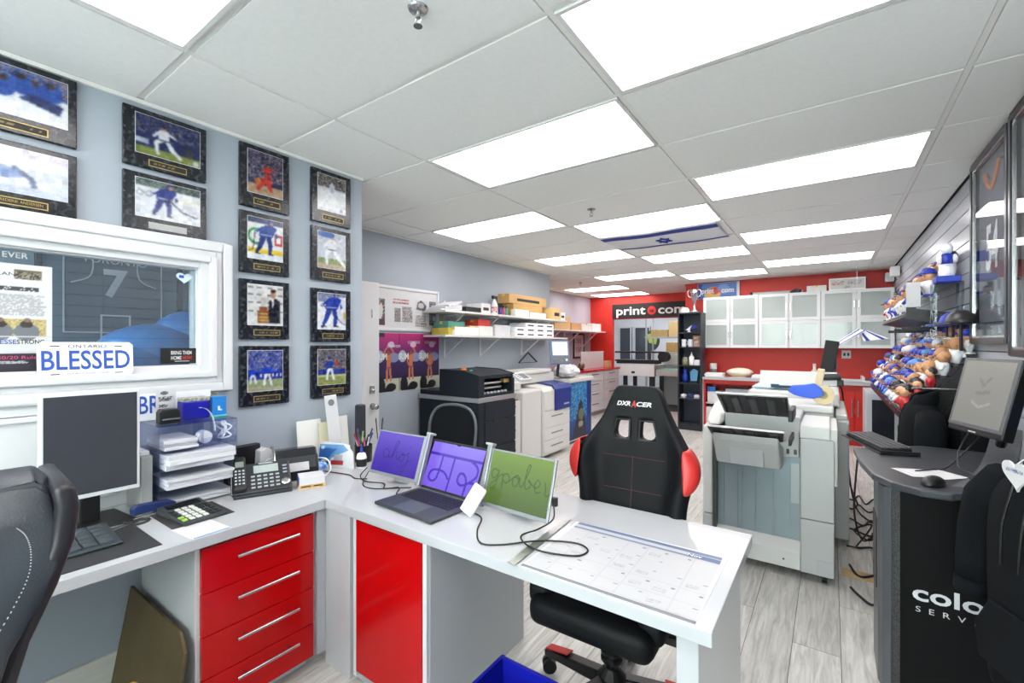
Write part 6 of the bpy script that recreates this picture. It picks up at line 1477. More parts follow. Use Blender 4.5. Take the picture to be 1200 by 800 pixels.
# ---------------------------------------------------------------- flag on the ceiling
t = thing('ceiling_flag', 'white flag with two blue stripes and star pinned under the ceiling', 'flag', (-1.38,4.65,2.52))
def fs_(u,v): return (-1.955+1.12*u, 4.30+.72*v, 2.542-.010*math.sin(PI*u)-.012*math.sin(PI*v)+.003*math.sin(11*u+3*v))
MB().grid(fs_,24,14).build('cloth', M('flag_cloth',(226,228,232),.7), t, smooth=True, solid=.002)
def fp(u,v,d=.004): p = fs_(u,v); return (p[0],p[1],p[2]-d)
MB().grid(lambda a,b: fp(a,.07+.15*b),24,3).build('stripe', m_fb, t, smooth=True)
MB().grid(lambda a,b: fp(a,.82+.10*b),24,3).build('stripe', m_fb, t, smooth=True)
for s in (1,-1):
    tri = [(.5+.10*math.cos(a)*s*.62, .52+.155*math.sin(a)*s) for a in (PI/2, PI/2+2*PI/3, PI/2+4*PI/3)]
    MB().tube([fp(*p,.006) for p in tri]+[fp(*tri[0],.006)],.010,6).build('star', m_fb, t)
# ---------------------------------------------------------------- sprinklers
for i,(x,y,lb) in enumerate([(-1.108,1.03,'chrome sprinkler head nearest the viewer on the ceiling'),(-1.595,3.375,'sprinkler head on the ceiling before the flag'),(-1.087,7.484,'sprinkler head on the ceiling above the blue banner'),(-3.648,7.265,'sprinkler head on the ceiling near the far lilac wall')]):
    t = thing('sprinkler', lb, 'sprinkler', (x,y,HC-.06), 0, 'ceiling sprinklers')
    MB().lathe([(.034,0),(.030,-.006),(.014,-.010)],(x,y,HC),20).build('rosette', m_chrome, t); MB().cyl((x,y,HC-.01),(x,y,HC-.032),.008,n=10).build('stem', m_chrome, t)
    for s in (-1,1): MB().tube([(x+s*.006,y,HC-.03),(x+s*.014,y,HC-.042),(x,y,HC-.056)],.0025,6).build('yoke', m_chrome, t)
    MB().lathe([(.003,0),(.015,-.001),(.015,-.003),(.003,-.003)],(x,y,HC-.056),14).build('deflector', m_chrome, t)
# ================================================================ COPIER WITH FINISHER
m_cg = M('copier_grey',(180,183,183),.42); m_cw = M('copier_white',(205,206,204),.4); m_zinc = M('zinc_plate',(140,154,160),.35,metal=.45,var=.05,vscale=5); m_cd = M('copier_dark',(70,72,74),.5)
t = thing('copier', 'large grey copier with finisher, its black ribbed trays facing the aisle', 'copier', (-.3,4.1,0))
# finisher front structure
MB().box(-.15,.018,3.27,3.86,.06,.385).build('lower_door', m_cg, t, bevel=.004); MB().box(-.15,.018,3.27,3.86,.39,.875).build('upper_door', m_cg, t, bevel=.004)
MB().box(-.065,.016,3.264,3.27,.065,.155).build('foot_panel', M('copier_panel',(176,180,182),.4), t, bevel=.002)
MB().box(-.155,.0,3.28,3.80,.875,.955).build('shoulder', m_cw, t, bevel=.008); MB().box(-.02,.035,3.30,3.85,.60,.94).build('side_cover', m_cw, t, bevel=.005)
MB().box(-.715,-.655,3.27,3.86,.06,.30).build('left_lower_column', m_cg, t, bevel=.004); MB().box(-.715,-.655,3.27,3.86,.305,.90).build('left_upper_column', m_cw, t, bevel=.012)
MB().prism([(3.30,.90),(3.86,.90),(3.86,1.03),(3.55,1.03),(3.38,.98)],'x',-.70,-.60).build('left_shoulder', m_cw, t, bevel=.03, seg=4)
MB().box(-.655,-.15,3.36,3.38,.20,.80).build('recess_plate', m_zinc, t)
for x in (-.60,-.515,-.49,-.41,-.31,-.215): MB().box(x,x+.006,3.352,3.36,.21,.79).build('rib', m_zinc, t)
MB().box(-.205,-.16,3.345,3.36,.45,.70).build('rail_plate', M('zinc_light',(170,178,180),.35,metal=.4), t)
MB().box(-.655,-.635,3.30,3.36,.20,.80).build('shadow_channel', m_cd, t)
MB().prism([(3.28,.06),(3.38,.06),(3.38,.215),(3.35,.215),(3.28,.165)],'x',-.655,-.152).build('bottom_ledge', m_cw, t, bevel=.004)
MB().lathe([(.006,0),(.006,.002)],(-.24,3.28,.11),10,mat=Matrix.Rotation(PI/2,4,'X')).build('screw', m_cd, t)
MB().box(-.64,-.155,3.34,3.86,.80,.86).build('cross_member', m_cg, t, bevel=.004); MB().box(-.60,-.155,3.40,3.86,.86,.985).build('stapler_housing', m_cg, t, bevel=.01)
MB().box(-.26,-.16,3.33,3.40,.74,.90).build('latch_block', m_cg, t, bevel=.004)
for x in (-.22,-.18): MB().box(x-.008,x+.008,3.325,3.33,.76,.79).build('latch', m_cd, t)
m_tr = M('tray_black',(38,39,41),.5); m_tr2 = M('tray_slat_grey',(84,86,88),.5)
def tray(x0,x1,yo,zo,yi,zi,nm,ribs=7,th=.012):
    d = Vector((0,yi-yo,zi-zo)); L_ = d.length; d.normalize(); n = Vector((0,d.z,-d.y)) # underside normal
    if n.z > 0: n = -n
    def q(u,v,o): p = Vector((x0+(x1-x0)*u,yo,zo))+d*(L_*v)+n*o; return tuple(p)
    tp = MB().add([q(0,0,-th),q(1,0,-th),q(1,1,-th),q(0,1,-th),q(0,0,0),q(1,0,0),q(1,1,0),q(0,1,0)],[(0,3,2,1),(4,5,6,7),(0,1,5,4),(1,2,6,5),(2,3,7,6),(3,0,4,7)]).build(nm, m_cw, t, bevel=.003)
    MB().add([q(.01,.05,.002),q(.99,.05,.002),q(.97,1,.002),q(.03,1,.002),q(.01,.05,0),q(.99,.05,0),q(.97,1,0),q(.03,1,0)],[(0,3,2,1),(4,5,6,7),(0,1,5,4),(1,2,6,5),(2,3,7,6),(3,0,4,7)]).build('underside', m_tr, tp)
    for k in range(ribs):
        u = .06+.88*k/(ribs-1)
        MB().add([q(u-.008,.12,.010),q(u+.008,.12,.010),q(u+.008,.95,.010),q(u-.008,.95,.010),q(u-.008,.12,.002),q(u+.008,.12,.002),q(u+.008,.95,.002),q(u-.008,.95,.002)],[(0,3,2,1),(4,5,6,7),(0,1,5,4),(1,2,6,5),(2,3,7,6),(3,0,4,7)]).build('rib', m_tr, tp)
    for k in range(ribs-1):
        u = .06+.88*(k+.5)/(ribs-1); 
        if k == ribs//2-1 or k % 2: MB().add([q(u-.05,.2,.004),q(u+.05,.2,.004),q(u+.05,.9,.004),q(u-.05,.9,.004),q(u-.05,.2,.002),q(u+.05,.2,.002),q(u+.05,.9,.002),q(u-.05,.9,.002)],[(0,3,2,1),(4,5,6,7),(0,1,5,4),(1,2,6,5),(2,3,7,6),(3,0,4,7)]).build('slat', m_tr2, tp)
    return tp
tray(-.60,-.205,3.10,1.140,3.38,.985,'upper_tray',8)
tb = tray(-.630,-.215,2.98,.945,3.10,.875,'lower_tray',7)
MB().prism([(3.02,.905),(3.12,.865),(3.34,.80),(3.34,.68),(3.16,.69),(3.04,.86)],'x',-.605,-.245).build('tray_housing', m_cg, t, bevel=.01)
MB().prism([(3.07,.82),(3.11,.83),(3.15,.72),(3.12,.70)],'x',-.52,-.33).build('housing_recess', M('copier_panel'), t, bevel=.004)
MB().box(-.20,-.185,3.06,3.34,.86,.90).build('tray_arm', m_tr, t, bevel=.003); MB().box(-.205,-.18,3.12,3.40,.99,1.06).build('tray_hinge', m_tr, t, bevel=.006)
# engine behind
MB().box(-.60,.02,3.88,5.25,.06,.96).build('engine', m_cg, t, bevel=.012)
MB().box(-.30,.02,3.87,4.30,.96,1.015).build('bridge_cover', m_cw, t, bevel=.012); MB().box(-.58,.06,4.35,5.2,.96,1.06).build('scanner', m_cw, t, bevel=.012)
MB().box(-.53,.0,4.42,5.12,1.0605,1.064).build('platen_glass', M('platen_glass',(176,200,200),.06), t)
MB().prism([(5.1,1.065),(5.14,1.065),(5.22,1.18),(5.18,1.19)],'x',-.58,.05).build('lid_edge', m_cw, t, bevel=.004)
MB().box(.022,.11,4.0,5.1,.05,.90).build('paper_deck', m_cg, t, bevel=.01); MB().box(.03,.10,4.05,5.05,.9005,.94).build('deck_cover', m_cw, t, bevel=.01)
MB().box(-.57,-.2,4.5,5.0,1.066,1.082).build('paper_pile', M('pile_blue_grey',(176,186,196),.5), t, bevel=.004)
for x,y in ((-.66,3.34),(-.03,3.34),(-.66,3.8),(-.03,3.8),(-.5,5.1),(-.05,5.1)): MB().cyl((x-.012,y,.03),(x+.012,y,.03),.03,n=14).box(x-.02,x+.02,y-.02,y+.02,.035,.065).build('caster', m_ink, t)
# tape gun standing on the copier
t = thing('tape_gun', 'blue tape gun with a tan roll standing on the copier', 'tape gun', (-.12,3.98,1.02))
MB().prism([(-.26,1.10),(-.24,1.14),(-.16,1.15),(-.09,1.165),(-.05,1.13),(-.04,1.08),(-.10,1.055),(-.16,1.06),(-.22,1.075)],'y',3.94,3.95).build('side_plate', M('tape_gun_blue',(24,84,214),.35), t, bevel=.003)
MB().prism([(-.26,1.10),(-.24,1.14),(-.16,1.15),(-.09,1.165),(-.05,1.13),(-.04,1.08),(-.10,1.055),(-.16,1.06),(-.22,1.075)],'y',4.01,4.02).build('side_plate', M('tape_gun_blue'), t, bevel=.003)
MB().lathe([(.030,0),(.068,0),(.068,.05),(.030,.05),(.030,0)],(-.045,4.005,1.084),24,mat=Matrix.Rotation(PI/2,4,'X')).build('tape_roll', M('tape_tan',(206,188,140),.3), t)
MB().prism([(-.10,1.15),(-.05,1.145),(-.03,1.27),(-.075,1.275)],'y',3.96,4.0).build('handle', M('handle_cream',(216,200,166),.5), t, bevel=.008)
t = thing('blue_folder','dark teal tool lying on the copier glass','tool',(-.32,4.5,1.083)); MB().prism([(-.42,4.45),(-.12,4.5),(-.12,4.53),(-.40,4.5)],'z',1.0825,1.10).build('blade', M('teal_dark',(30,66,90),.4), t, bevel=.003); MB().box(-.42,-.36,4.44,4.50,1.10,1.11).build('grip', M('teal_dark'), t)
t = thing('black_stand', 'black flat arm slanting up behind the copier with a grey clamp', 'stand', (-.02,5.25,.9))
mt = Matrix.Translation((-.05,5.22,1.07)) @ rot3(0,.16,0)
mb = MB().obox((0,0,.22),(.11,.03,.40)); mb.v = [tuple(mt @ Vector(p)) for p in mb.v]; mb.build('arm', m_ink, t, bevel=.006)
MB().box(-.16,.10,5.16,5.28,1.062,1.12).build('clamp', M('clamp_silver',(60,62,66),.4), t, bevel=.01); MB().cyl((-.08,5.14,1.14),(.08,5.14,1.15),.03,n=14).build('pivot', m_dgrey, t); MB().cyl((.04,5.22,1.1),(.04,5.26,1.3),.012,n=8).build('rod', m_chrome, t)
# cables on the floor right of the copier
rs = random.Random(4)
for i in range(7):
    y = 3.3+i*.33; pts = [(.09+.02*rs.random(),y,.03+.0*i)]
    for k in range(4): pts.append((.12+.26*(k+.5)/4+rs.uniform(-.03,.03), y+rs.uniform(-.14,.14), .009+.004*(k%2)))
    pts.append((.42,y+rs.uniform(-.1,.1),.010))
    cable(pts,.007,'black cable on the floor between copier and server tower, %s from the viewer' % ['nearest','second','third','fourth','fifth','sixth','farthest'][i],'floor_cable','cable',k=5,group='floor cables right of the copier')
cable([(.06,5.0,.88),(.10,5.05,.7),(.13,5.1,.35),(.18,4.9,.04),(.3,4.6,.01)],.007,'black cable hanging down the copier side to the floor','hanging_cable')
cable([(.03,5.2,1.13),(.09,5.28,1.0),(.12,5.3,.6),(.14,5.25,.2),(.2,5.1,.01)],.008,'thick black cable drooping from the slanted arm','hanging_cable')
cable([(.12,3.1,.82),(.11,3.2,.5),(.16,3.4,.28),(.24,3.5,.33),(.2,3.6,.22),(.12,3.5,.3),(.2,3.4,.38),(.14,3.9,.05)],.005,'tangled thin black cable hanging from the keyboard tray','hanging_cable')
tag(box_obj('floor_runner', M('tan_runner',(206,176,130),.7), (.06,.40,3.5,3.62,0.0005,.006)),'tan strip on the floor between copier and tower','mat')
# ================================================================ SERVER TOWER
m_tw = M('tower_black',(8,8,10),.55,spec=.15); m_perf = M('tower_perforated',(60,62,66),.5,c2=(20,20,22),vscale=260)
t = thing('server_tower', 'black colour server tower with curved work surface and lettering', 'server tower', (.4,2.7,0))
MB().box(.205,.62,2.42,3.02,.02,.865).build('cabinet', m_tw, t, bevel=.012)
MB().prism([(.165,2.47),(.178,2.43),(.205,2.418),(.205,2.70),(.165,2.70)],'z',.02,.86).build('edge_trim', M('trim_gunmetal',(96,100,106),.35,metal=.6), t, bevel=.004)
MB().box(.206,.232,2.4165,2.42,.03,.86).build('perforated_strip', m_perf, t)
MB().box(.160,.166,2.50,2.66,.40,.70).build('side_vent', m_perf, t)
text('color', M('tower_silver',(200,202,206),.4), (.270,2.4185,.425), (1,0,0), (0,0,1), .062, t, width=.26, depth=.001, bold=.02)
text('S  E  R  V  E  R', M('tower_silver'), (.280,2.4185,.378), (1,0,0), (0,0,1), .022, t, width=.23, depth=.001)
surf = [(.10,3.02),(.115,2.70),(.145,2.47),(.20,2.36),(.28,2.30),(.37,2.30),(.44,2.37),(.50,2.52),(.56,2.74),(.64,2.98),(.70,3.14),(.70,3.28),(.40,3.30)]
MB().prism(surf,'z',.868,.898).build('work_surface', M('surface_graphite',(58,61,66),.3), t, bevel=.008, seg=3)
band = [Vector((.44,2.40,.90)),Vector((.52,2.56,.915)),Vector((.59,2.76,.94)),Vector((.65,2.96,.99)),Vector((.69,3.10,1.05))]
vv = []; ff = []
for p in catmull(band,4): vv += [(p.x-.05,p.y+.03,p.z),(p.x+.04,p.y-.02,p.z),(p.x+.04,p.y-.02,p.z-.03),(p.x-.05,p.y+.03,p.z-.03)]
for i in range(len(vv)//4-1):
    for j in range(4): ff.append((i*4+j,i*4+(j+1)%4,(i+1)*4+(j+1)%4,(i+1)*4+j))
ff += [(0,1,2,3),tuple(len(vv)-4+j for j in range(4))]
MB().add(vv,ff).build('screen_support', M('support_grey',(78,80,84),.35), t, smooth=False)
# monitor on the tower
t = thing('monitor', 'square black-framed monitor with a grey screen on the server tower', 'monitor', (.55,2.78,.93))
mw = Vector((.335,-.942,0)); mn = Vector((-.942,-.335,0))
B = Matrix(((mw.x,-mn.x,0,.536),(mw.y,-mn.y,0,2.766),(0,0,1,1.225),(0,0,0,1))) @ Matrix.Rotation(-.22,4,'X')
def put2(c, s, name, mat, bev=.003):
    mb = MB().obox(c,s); mb.v = [tuple(B @ Vector(p)) for p in mb.v]; return mb.build(name, mat, t, bevel=bev)
put2((0,.022,0),(.322,.044,.335),'housing',m_black,.006); put2((0,-.001,.012),(.322,.004,.311),'bezel',M('bezel_graphite',(88,90,94),.35),.002)
cv = Cv(40,40); cv.grad((118,120,116),(136,136,128)); cv.line([(.35,.36),(.5,.28),(.68,.36)],.03,(150,150,144)); cv.line([(.38,.72),(.5,.62),(.6,.74)],.03,(110,112,110)); cv.line([(.4,.5),(.62,.52)],.05,(112,114,112))
cv.build('screen', tuple(B @ Vector((-.145,-.0035,-.128))), tuple(B.to_3x3() @ Vector((.29,0,0))), tuple(B.to_3x3() @ Vector((0,0,.282))), t, printmat('dull_screen',.2,emit=.9))
put2((0,-.002,-.158),(.04,.005,.006),'logo_strip',M('silver_print'),.001); put2((0,.06,-.1),(.08,.06,.14),'arm_mount',m_black,.006)
t2 = t
MB().tube([(.60,2.80,1.13),(.62,2.86,1.05),(.62,2.90,1.0)],.018,8).build('neck', m_black, t2)
# keyboard, mouse, papers
a = math.atan2(-.43,.136)
t = thing('keyboard', 'black full-size keyboard overhanging the server tower surface', 'keyboard', (.205,3.17,.905), a+.0)
# local x: along long side (towards viewer), local y: to the right
MB().prism([(-.065,0),(.065,0),(.065,.022),(-.065,.014)],'x',-.22,.22).build('case', m_black, t, bevel=.004, world=False)
for (x0,x1) in ((-.215,-.02),(-.01,.12),(.13,.215)):
    pass
kk = None
for r in range(5):
    for c in range(17):
        x = -.206+c*.0258; y = -.052+r*.0262; z = .0175+(y+.065)*.06
        if kk is None: o = MB().box(-.0115,.0115,-.0115,.0115,0,.006).build('key', M('key_charcoal',(62,64,68),.5), t, bevel=.002, world=False); kk = o.data
        else: o = bpy.data.objects.new('key', kk); C.objects.link(o); o.parent = t
        o.location = (x,y,z)
t = thing('keyboard_shelf', 'black pull-out tray under the keyboard on the tower', 'tray', (.205,3.17,.899), a)
MB().box(-.25,.24,-.08,.085,0,.0055).build('tray', m_black, t, bevel=.002, world=False); MB().box(.24,.25,-.08,.085,0,.02).build('lip', m_black, t, bevel=.002, world=False)
t = thing('computer_mouse', 'black mouse on the front curve of the tower surface', 'mouse', (.33,2.40,.898), -.5)
mb = MB().ell((0,0,.005),(.034,.058,.032),18,10); mb.v = [(p[0],p[1],max(p[2],0.0008)) for p in mb.v]; mb.build('shell', m_black, t, smooth=True, world=False); MB().cyl((-.004,-.03,.029),(.004,-.03,.029),.008,n=10).build('wheel', m_dgrey, t, world=False)
t = thing('loose_sheets', 'white loose sheets lying behind the mouse on the tower', 'paper', (.34,2.58,.898))
MB().prism([(.22,2.62),(.28,2.50),(.40,2.56),(.36,2.68)],'z',.8985,.8992).build('sheet', m_paper, t); MB().prism([(.26,2.60),(.34,2.47),(.47,2.60),(.38,2.70)],'z',.8998,.9006).build('sheet', m_paper, t)
cable([(.52,2.9,1.05),(.46,2.75,.98),(.44,2.62,.935),(.47,2.56,.925),(.45,2.50,.92)],.003,'thin cable dangling below the tower monitor','monitor_cable')
cable([(.56,2.85,1.06),(.50,2.80,.99),(.42,2.74,.905),(.36,2.66,.905),(.30,2.60,.903)],.003,'black lead running from the tower monitor across the surface','monitor_cable')
# ================================================================ RIGHT WALL
m_ff = M('frame_black_metal',(52,56,64),.3,metal=.5)
def jersey_frame(y0,y1,z0,z1,label,num,c):
    t = thing('framed_jersey', label, 'framed jersey', (.74,(y0+y1)/2,z0))
    MB().frame('x',.70,.748,y0,y1,z0,z1,.032).build('frame', m_ff, t, bevel=.004)
    MB().frame('x',.705,.72,y0+.032,y1-.032,z0+.032,z1-.032,.012).build('inner_trim', m_chrome, t)
    MB().box(.738,.748,y0+.03,y1-.03,z0+.03,z1-.03).build('backing', M('frame_backing',(120,124,130),.7), t)
    yc, w = (y0+y1)/2, (y1-y0)
    o = [(yc-.36*w,z0+.12),(yc-.36*w,z1-.34),(yc-.40*w,z1-.20),(yc-.20*w,z1-.10),(yc-.10*w,z1-.16),(yc+.10*w,z1-.16),(yc+.20*w,z1-.10),(yc+.40*w,z1-.20),(yc+.36*w,z1-.34),(yc+.36*w,z0+.12)]
    MB().prism(o,'x',.728,.738).build('jersey', M('jersey_%s'%num,c,.8), t)
    MB().tube([(.726,a,b) for a,b in ((yc-.20*w,z1-.11),(yc-.10*w,z1-.19),(yc,z1-.22),(yc+.10*w,z1-.19),(yc+.20*w,z1-.11))],.012,6,smooth=4).build('collar', M('collar_orange',(206,120,70),.6), t)
    if num == '54': text(num, m_inkw, (.7265,yc+.16*w,z0+.42), (0,-1,0), (0,0,1), .24, t, width=.32*w, depth=.002, bold=.03)
    MB().box(.711,.714,y0+.044,y1-.044,z0+.044,z1-.044).build('glazing', glassmat('frame_glass',(246,248,250),.05,.0,.35), t)
    return t
jersey_frame(3.19,3.90,1.455,2.535,'framed dark jersey numbered 54 on the slatwall','54',(96,100,108))
jersey_frame(2.42,3.165,1.395,2.55,'framed jersey cut by the right edge of the view','23',(110,112,118))
# upper sloping shelf
t = thing('sloping_shelf', 'black perforated shelf tilted on the slatwall, holding the upper figures', 'shelf', (.6,5.2,1.57))
MB().add([(.45,4.35,1.655),(.748,4.35,1.585),(.748,6.15,1.585),(.45,6.15,1.655),(.45,4.35,1.668),(.748,4.35,1.60),(.748,6.15,1.60),(.45,6.15,1.668)],[(0,3,2,1),(4,5,6,7),(0,1,5,4),(1,2,6,5),(2,3,7,6),(3,0,4,7)]).build('deck', m_black, t)
MB().add([(.45,4.33,1.64),(.748,4.33,1.565),(.748,4.35,1.565),(.45,4.35,1.64),(.45,4.33,1.72),(.748,4.33,1.66),(.748,4.35,1.66),(.45,4.35,1.72)],[(0,3,2,1),(4,5,6,7),(0,1,5,4),(1,2,6,5),(2,3,7,6),(3,0,4,7)]).build('end_plate', m_black, t)
for y in (4.7,5.2,5.7): MB().box(.46,.745,y-.01,y+.01,1.56,1.585).build('bracket', m_black, t)
for k in range(5): MB().lathe([(.008,0),(.008,.002)],(.53+.045*k,4.3295,1.655-.0115*k),8,mat=Matrix.Rotation(PI/2,4,'X')).build('perforation', m_dgrey, t)
# risers for the figures
m_acry = glassmat('clear_acrylic',(225,230,234),.06)
def riser(name,label,steps,y0,y1,mat,cat):
    t = thing(name,label,cat,(.6,(y0+y1)/2,steps[0][2]))
    for i,(x0,x1,z) in enumerate(steps): MB().box(x0,x1,y0,y1,z-.012,z).build('step', mat, t)
    return t
UP = [(.452,.535,1.688),(.54,.635,1.80),(.64,.745,1.90)]
riser('display_steps','clear acrylic steps on the black sloping shelf',UP,4.37,6.13,m_acry,'display steps')
LO = [(.385,.445,.985),(.448,.508,1.065),(.511,.571,1.15),(.574,.634,1.235),(.637,.692,1.315),(.695,.747,1.39)]
t = riser('display_rack','stepped black rack crowded with the lower figures',LO,3.95,6.65,m_black,'display rack')
for y in (3.97,5.3,6.61):
    MB().prism([(.39,.972),(.745,1.38),(.745,.93),(.42,.93)],'y',y,y+.02).build('bracket', m_black, t)
MB().box(.38,.392,3.95,6.65,.95,1.0).build('front_lip', m_black, t)
MB().box(.70,.748,4.2,4.24,0,.93).build('post', m_dgrey, t); MB().box(.70,.748,6.4,6.44,0,.93).build('post', m_dgrey, t)
# bobble figures
def figure(name,label,cap,jersey,skin,base,hat):
    t = thing(name,label,'figurine',(0,0,0),0)
    MB().lathe([(.030,0),(.030,.010),(.026,.012)],(0,0,0),10).build('base', base, t, world=False)
    mb = MB().lathe([(.014,.012),(.018,.03),(.026,.045),(.030,.07),(.024,.088),(.010,.094)],(0,0,0),10)
    mb.cyl((.026,0,.078),(.036,-.018,.048),.009,n=6).cyl((-.026,0,.078),(-.036,-.018,.048),.009,n=6)
    mb.build('body', jersey, t, smooth=True, world=False)
    MB().ell((0,-.003,.121),(.029,.030,.032),10,7).ell((0,-.036,.118),(.006,.006,.006),6,4).build('head', skin, t, smooth=True, world=False)
    if hat == 'cap':
        mb = MB().lathe([(.034,.128),(.034,.138),(.027,.154),(.012,.163),(0,.165)],(0,0,0),10); mb.prism([(-.022,-.026),(.022,-.026),(.015,-.048),(-.015,-.048)],'z',.129,.134); mb.build('cap', cap, t, smooth=False, world=False)
    elif hat == 'helmet':
        MB().lathe([(.036,.118),(.037,.138),(.03,.156),(.012,.166),(0,.167)],(0,.003,0),10).build('helmet', cap, t, smooth=True, world=False)
    else:
        MB().ell((0,.008,.136),(.033,.030,.028),10,6).build('hair', cap, t, smooth=True, world=False)
    return t
mm = lambda n,c: M('fig_'+n,c,.35)
fb, fw, fn, fk, fs2, fr, fbr, flb, ft, fy = mm('blue',(26,54,170)), mm('white',(230,232,236)), mm('navy',(22,30,74)), mm('black',(34,32,34)), mm('skin',(216,164,126)), mm('red',(186,44,48)), mm('brown',(96,62,40)), mm('lblue',(96,150,220)), mm('tan',(190,140,96)), mm('gold',(206,170,80))
VAR = [('blue-capped blue',fb,fb,fs2,fb,'cap'),('blue-capped white',fb,fw,fs2,fb,'cap'),('navy-capped white',fn,fw,fs2,fk,'cap'),('brown-haired blue',fbr,fb,fs2,fw,'hair'),
       ('white-helmeted blue',fw,fb,fs2,fb,'helmet'),('blue-helmeted white',fb,fw,fs2,fw,'helmet'),('light blue',flb,flb,fs2,fw,'cap'),('dark-haired red',fk,fr,fs2,fk,'hair'),
       ('black-capped white',fk,fw,fs2,fk,'cap'),('tan-headed white',ft,fw,ft,fk,'hair')]
protos = {}
def nth(k): return '%d%s' % (k, 'th' if 10 < k % 100 < 14 else {1:'st',2:'nd',3:'rd'}.get(k % 10,'th'))
def place(v,x,y,z,rz,row,k,sc):
    lab = '%s bobble figure, %s from the near end of the %s' % (VAR[v][0], nth(k+1), row); grp = 'bobble figures on the %s' % ('lower rack' if 'lower' in row else 'upper shelf')
    if v not in protos:
        p = figure('bobble_figure',lab,VAR[v][1],VAR[v][2],VAR[v][3],VAR[v][4],VAR[v][5]); p['group'] = grp
        p.location = (x,y,z); p.rotation_euler = (0,0,rz); p.scale = (sc,)*3; protos[v] = p
    else: dup(protos[v],(x,y,z),rz,lab,grp,sc)
rs = random.Random(11)
names = ['lowest step of lower rack','second step of lower rack','third step of lower rack','fourth step of lower rack','fifth step of lower rack','top step of lower rack']
for i,(x0,x1,z) in enumerate(LO):
    n = 27; last = None
    for k in range(n):
        y = 4.0+k*(2.6/(n-1))+rs.uniform(-.006,.006)
        v = rs.choice([0,0,1,1,2,3,4,5,6,7,8,9,4,5,6] if y > 4.5 else [2,3,8,9,9,5,1,7])
        place(v,(x0+x1)/2-.004,y,z,-PI/2+rs.uniform(-.9,1.2)+.35,names[i],k,rs.uniform(.92,1.28))
names = ['front step of upper shelf','middle step of upper shelf','back step of upper shelf']
for i,(x0,x1,z) in enumerate(UP):
    n = 15
    for k in range(n):
        y = 4.42+k*(1.66/(n-1))
        v = rs.choice([3,7,3,8,9,5,1,2] if i < 2 else [4,3,5,2,7,1])
        place(v,(x0+x1)/2,y,z,-PI/2+rs.uniform(-.5,.5)+.35,names[i],k,rs.uniform(1.15,1.4))
# tall goalie figure, white box, blue stand near the frame
t = thing('price_card','white card standing at the near end of the sloping shelf','card',(.47,4.40,1.70)); MB().box(.452,.53,4.345,4.352,1.722,1.90).build('card', m_paper, t); MB().box(.452,.53,4.352,4.40,1.722,1.726).build('foot', m_paper, t)
t = thing('figure_stand','blue and clear display stand with a white goalie figure near the framed jersey','figurine',(.62,4.12,1.55))
MB().box(.57,.69,4.04,4.19,1.86,1.90).build('blue_plinth', fb, t, bevel=.004)
for x in (.56,.69):
    for y in (4.04,4.18): MB().box(x,x+.012,y,y+.012,1.50,1.86).build('clear_post', m_acry, t)
MB().box(.53,.745,4.0,4.22,1.485,1.50).build('shelf_plate', m_acry, t)
MB().lathe([(.038,1.90),(.042,1.92),(.038,1.965),(.045,1.98)],(.63,4.11,0),14).build('bucket', fw, t, smooth=False)
MB().lathe([(.025,1.98),(.038,2.0),(.034,2.04),(.015,2.055)],(.63,4.11,0),12).build('body', fb, t, smooth=True); MB().ell((.63,4.11,2.085),(.034,.034,.037),12,8).build('mask', fw, t, smooth=True); MB().ell((.592,4.09,2.015),(.016,.02,.032),8,6).build('blocker', fw, t, smooth=True); MB().ell((.668,4.1,2.015),(.016,.022,.032),8,6).build('glove', fw, t, smooth=True)
for i,(y,c,lb) in enumerate([(4.10,fb,'royal blue cap lying at the near end above the lower rack'),(4.30,fn,'navy cap second from the near end above the lower rack'),(3.88,fk,'black cap nearest the frames above the lower rack')]):
    t = thing('baseball_cap',lb,'cap',(.70,y,1.47),0)
    MB().lathe([(.075,0),(.075,.02),(.062,.06),(.03,.085),(0,.09)],(.66,y,1.575),16).build('crown', c, t, smooth=True); MB().prism([(.60,y-.06),(.60,y+.06),(.53,y+.04),(.53,y-.04)],'z',1.576,1.584).build('brim', c, t)
    MB().cyl((.66,y,1.41),(.66,y,1.575),.008,n=8).build('cap_peg', m_black, t)
# small white speakers in the far corner
for i,(y,lb) in enumerate([(8.35,'small white wall speaker in the far right corner, farther one'),(7.7,'small white wall speaker in the far right corner, nearer one')]):
    t = thing('wall_speaker',lb,'speaker',(.72,y,2.35)); MB().box(.64,.735,y-.06,y+.06,2.34,2.47).build('cabinet', m_white, t, bevel=.006); MB().box(.637,.64,y-.05,y+.05,2.35,2.46).build('grille', m_lgrey, t); MB().box(.735,.75,y-.02,y+.02,2.38,2.42).build('bracket', m_black, t)
# grey metal cabinet with dark door
t = thing('metal_cabinet', 'light grey metal cabinet with a dark door panel below the rack', 'cabinet', (.54,7.3,0)); m_mc = M('metal_cabinet_grey',(190,196,200),.4)
MB().box(.35,.73,7.0,7.6,.03,.88).build('body', m_mc, t, bevel=.006); d = MB().box(.355,.70,6.985,7.0,.06,.86).build('door', m_mc, t, bevel=.004); MB().box(.41,.62,6.980,6.986,.14,.78).build('door_panel', M('dark_panel_glass',(36,40,48),.15), d, bevel=.02); MB().box(.645,.665,6.96,6.985,.42,.50).build('handle', m_chrome, d)
for x in (.38,.68): MB().cyl((x,7.1,0),(x,7.1,.03),.02,n=8).build('foot', m_ink, t)
t = thing('storage_tote','dark grey storage box on the floor below the rack','box',(.5,5.6,0)); MB().box(.40,.70,5.4,5.9,0,.42).build('tub', m_dgrey, t, bevel=.01); MB().box(.39,.71,5.39,5.91,.42,.45).build('lid', m_grey, t, bevel=.006)
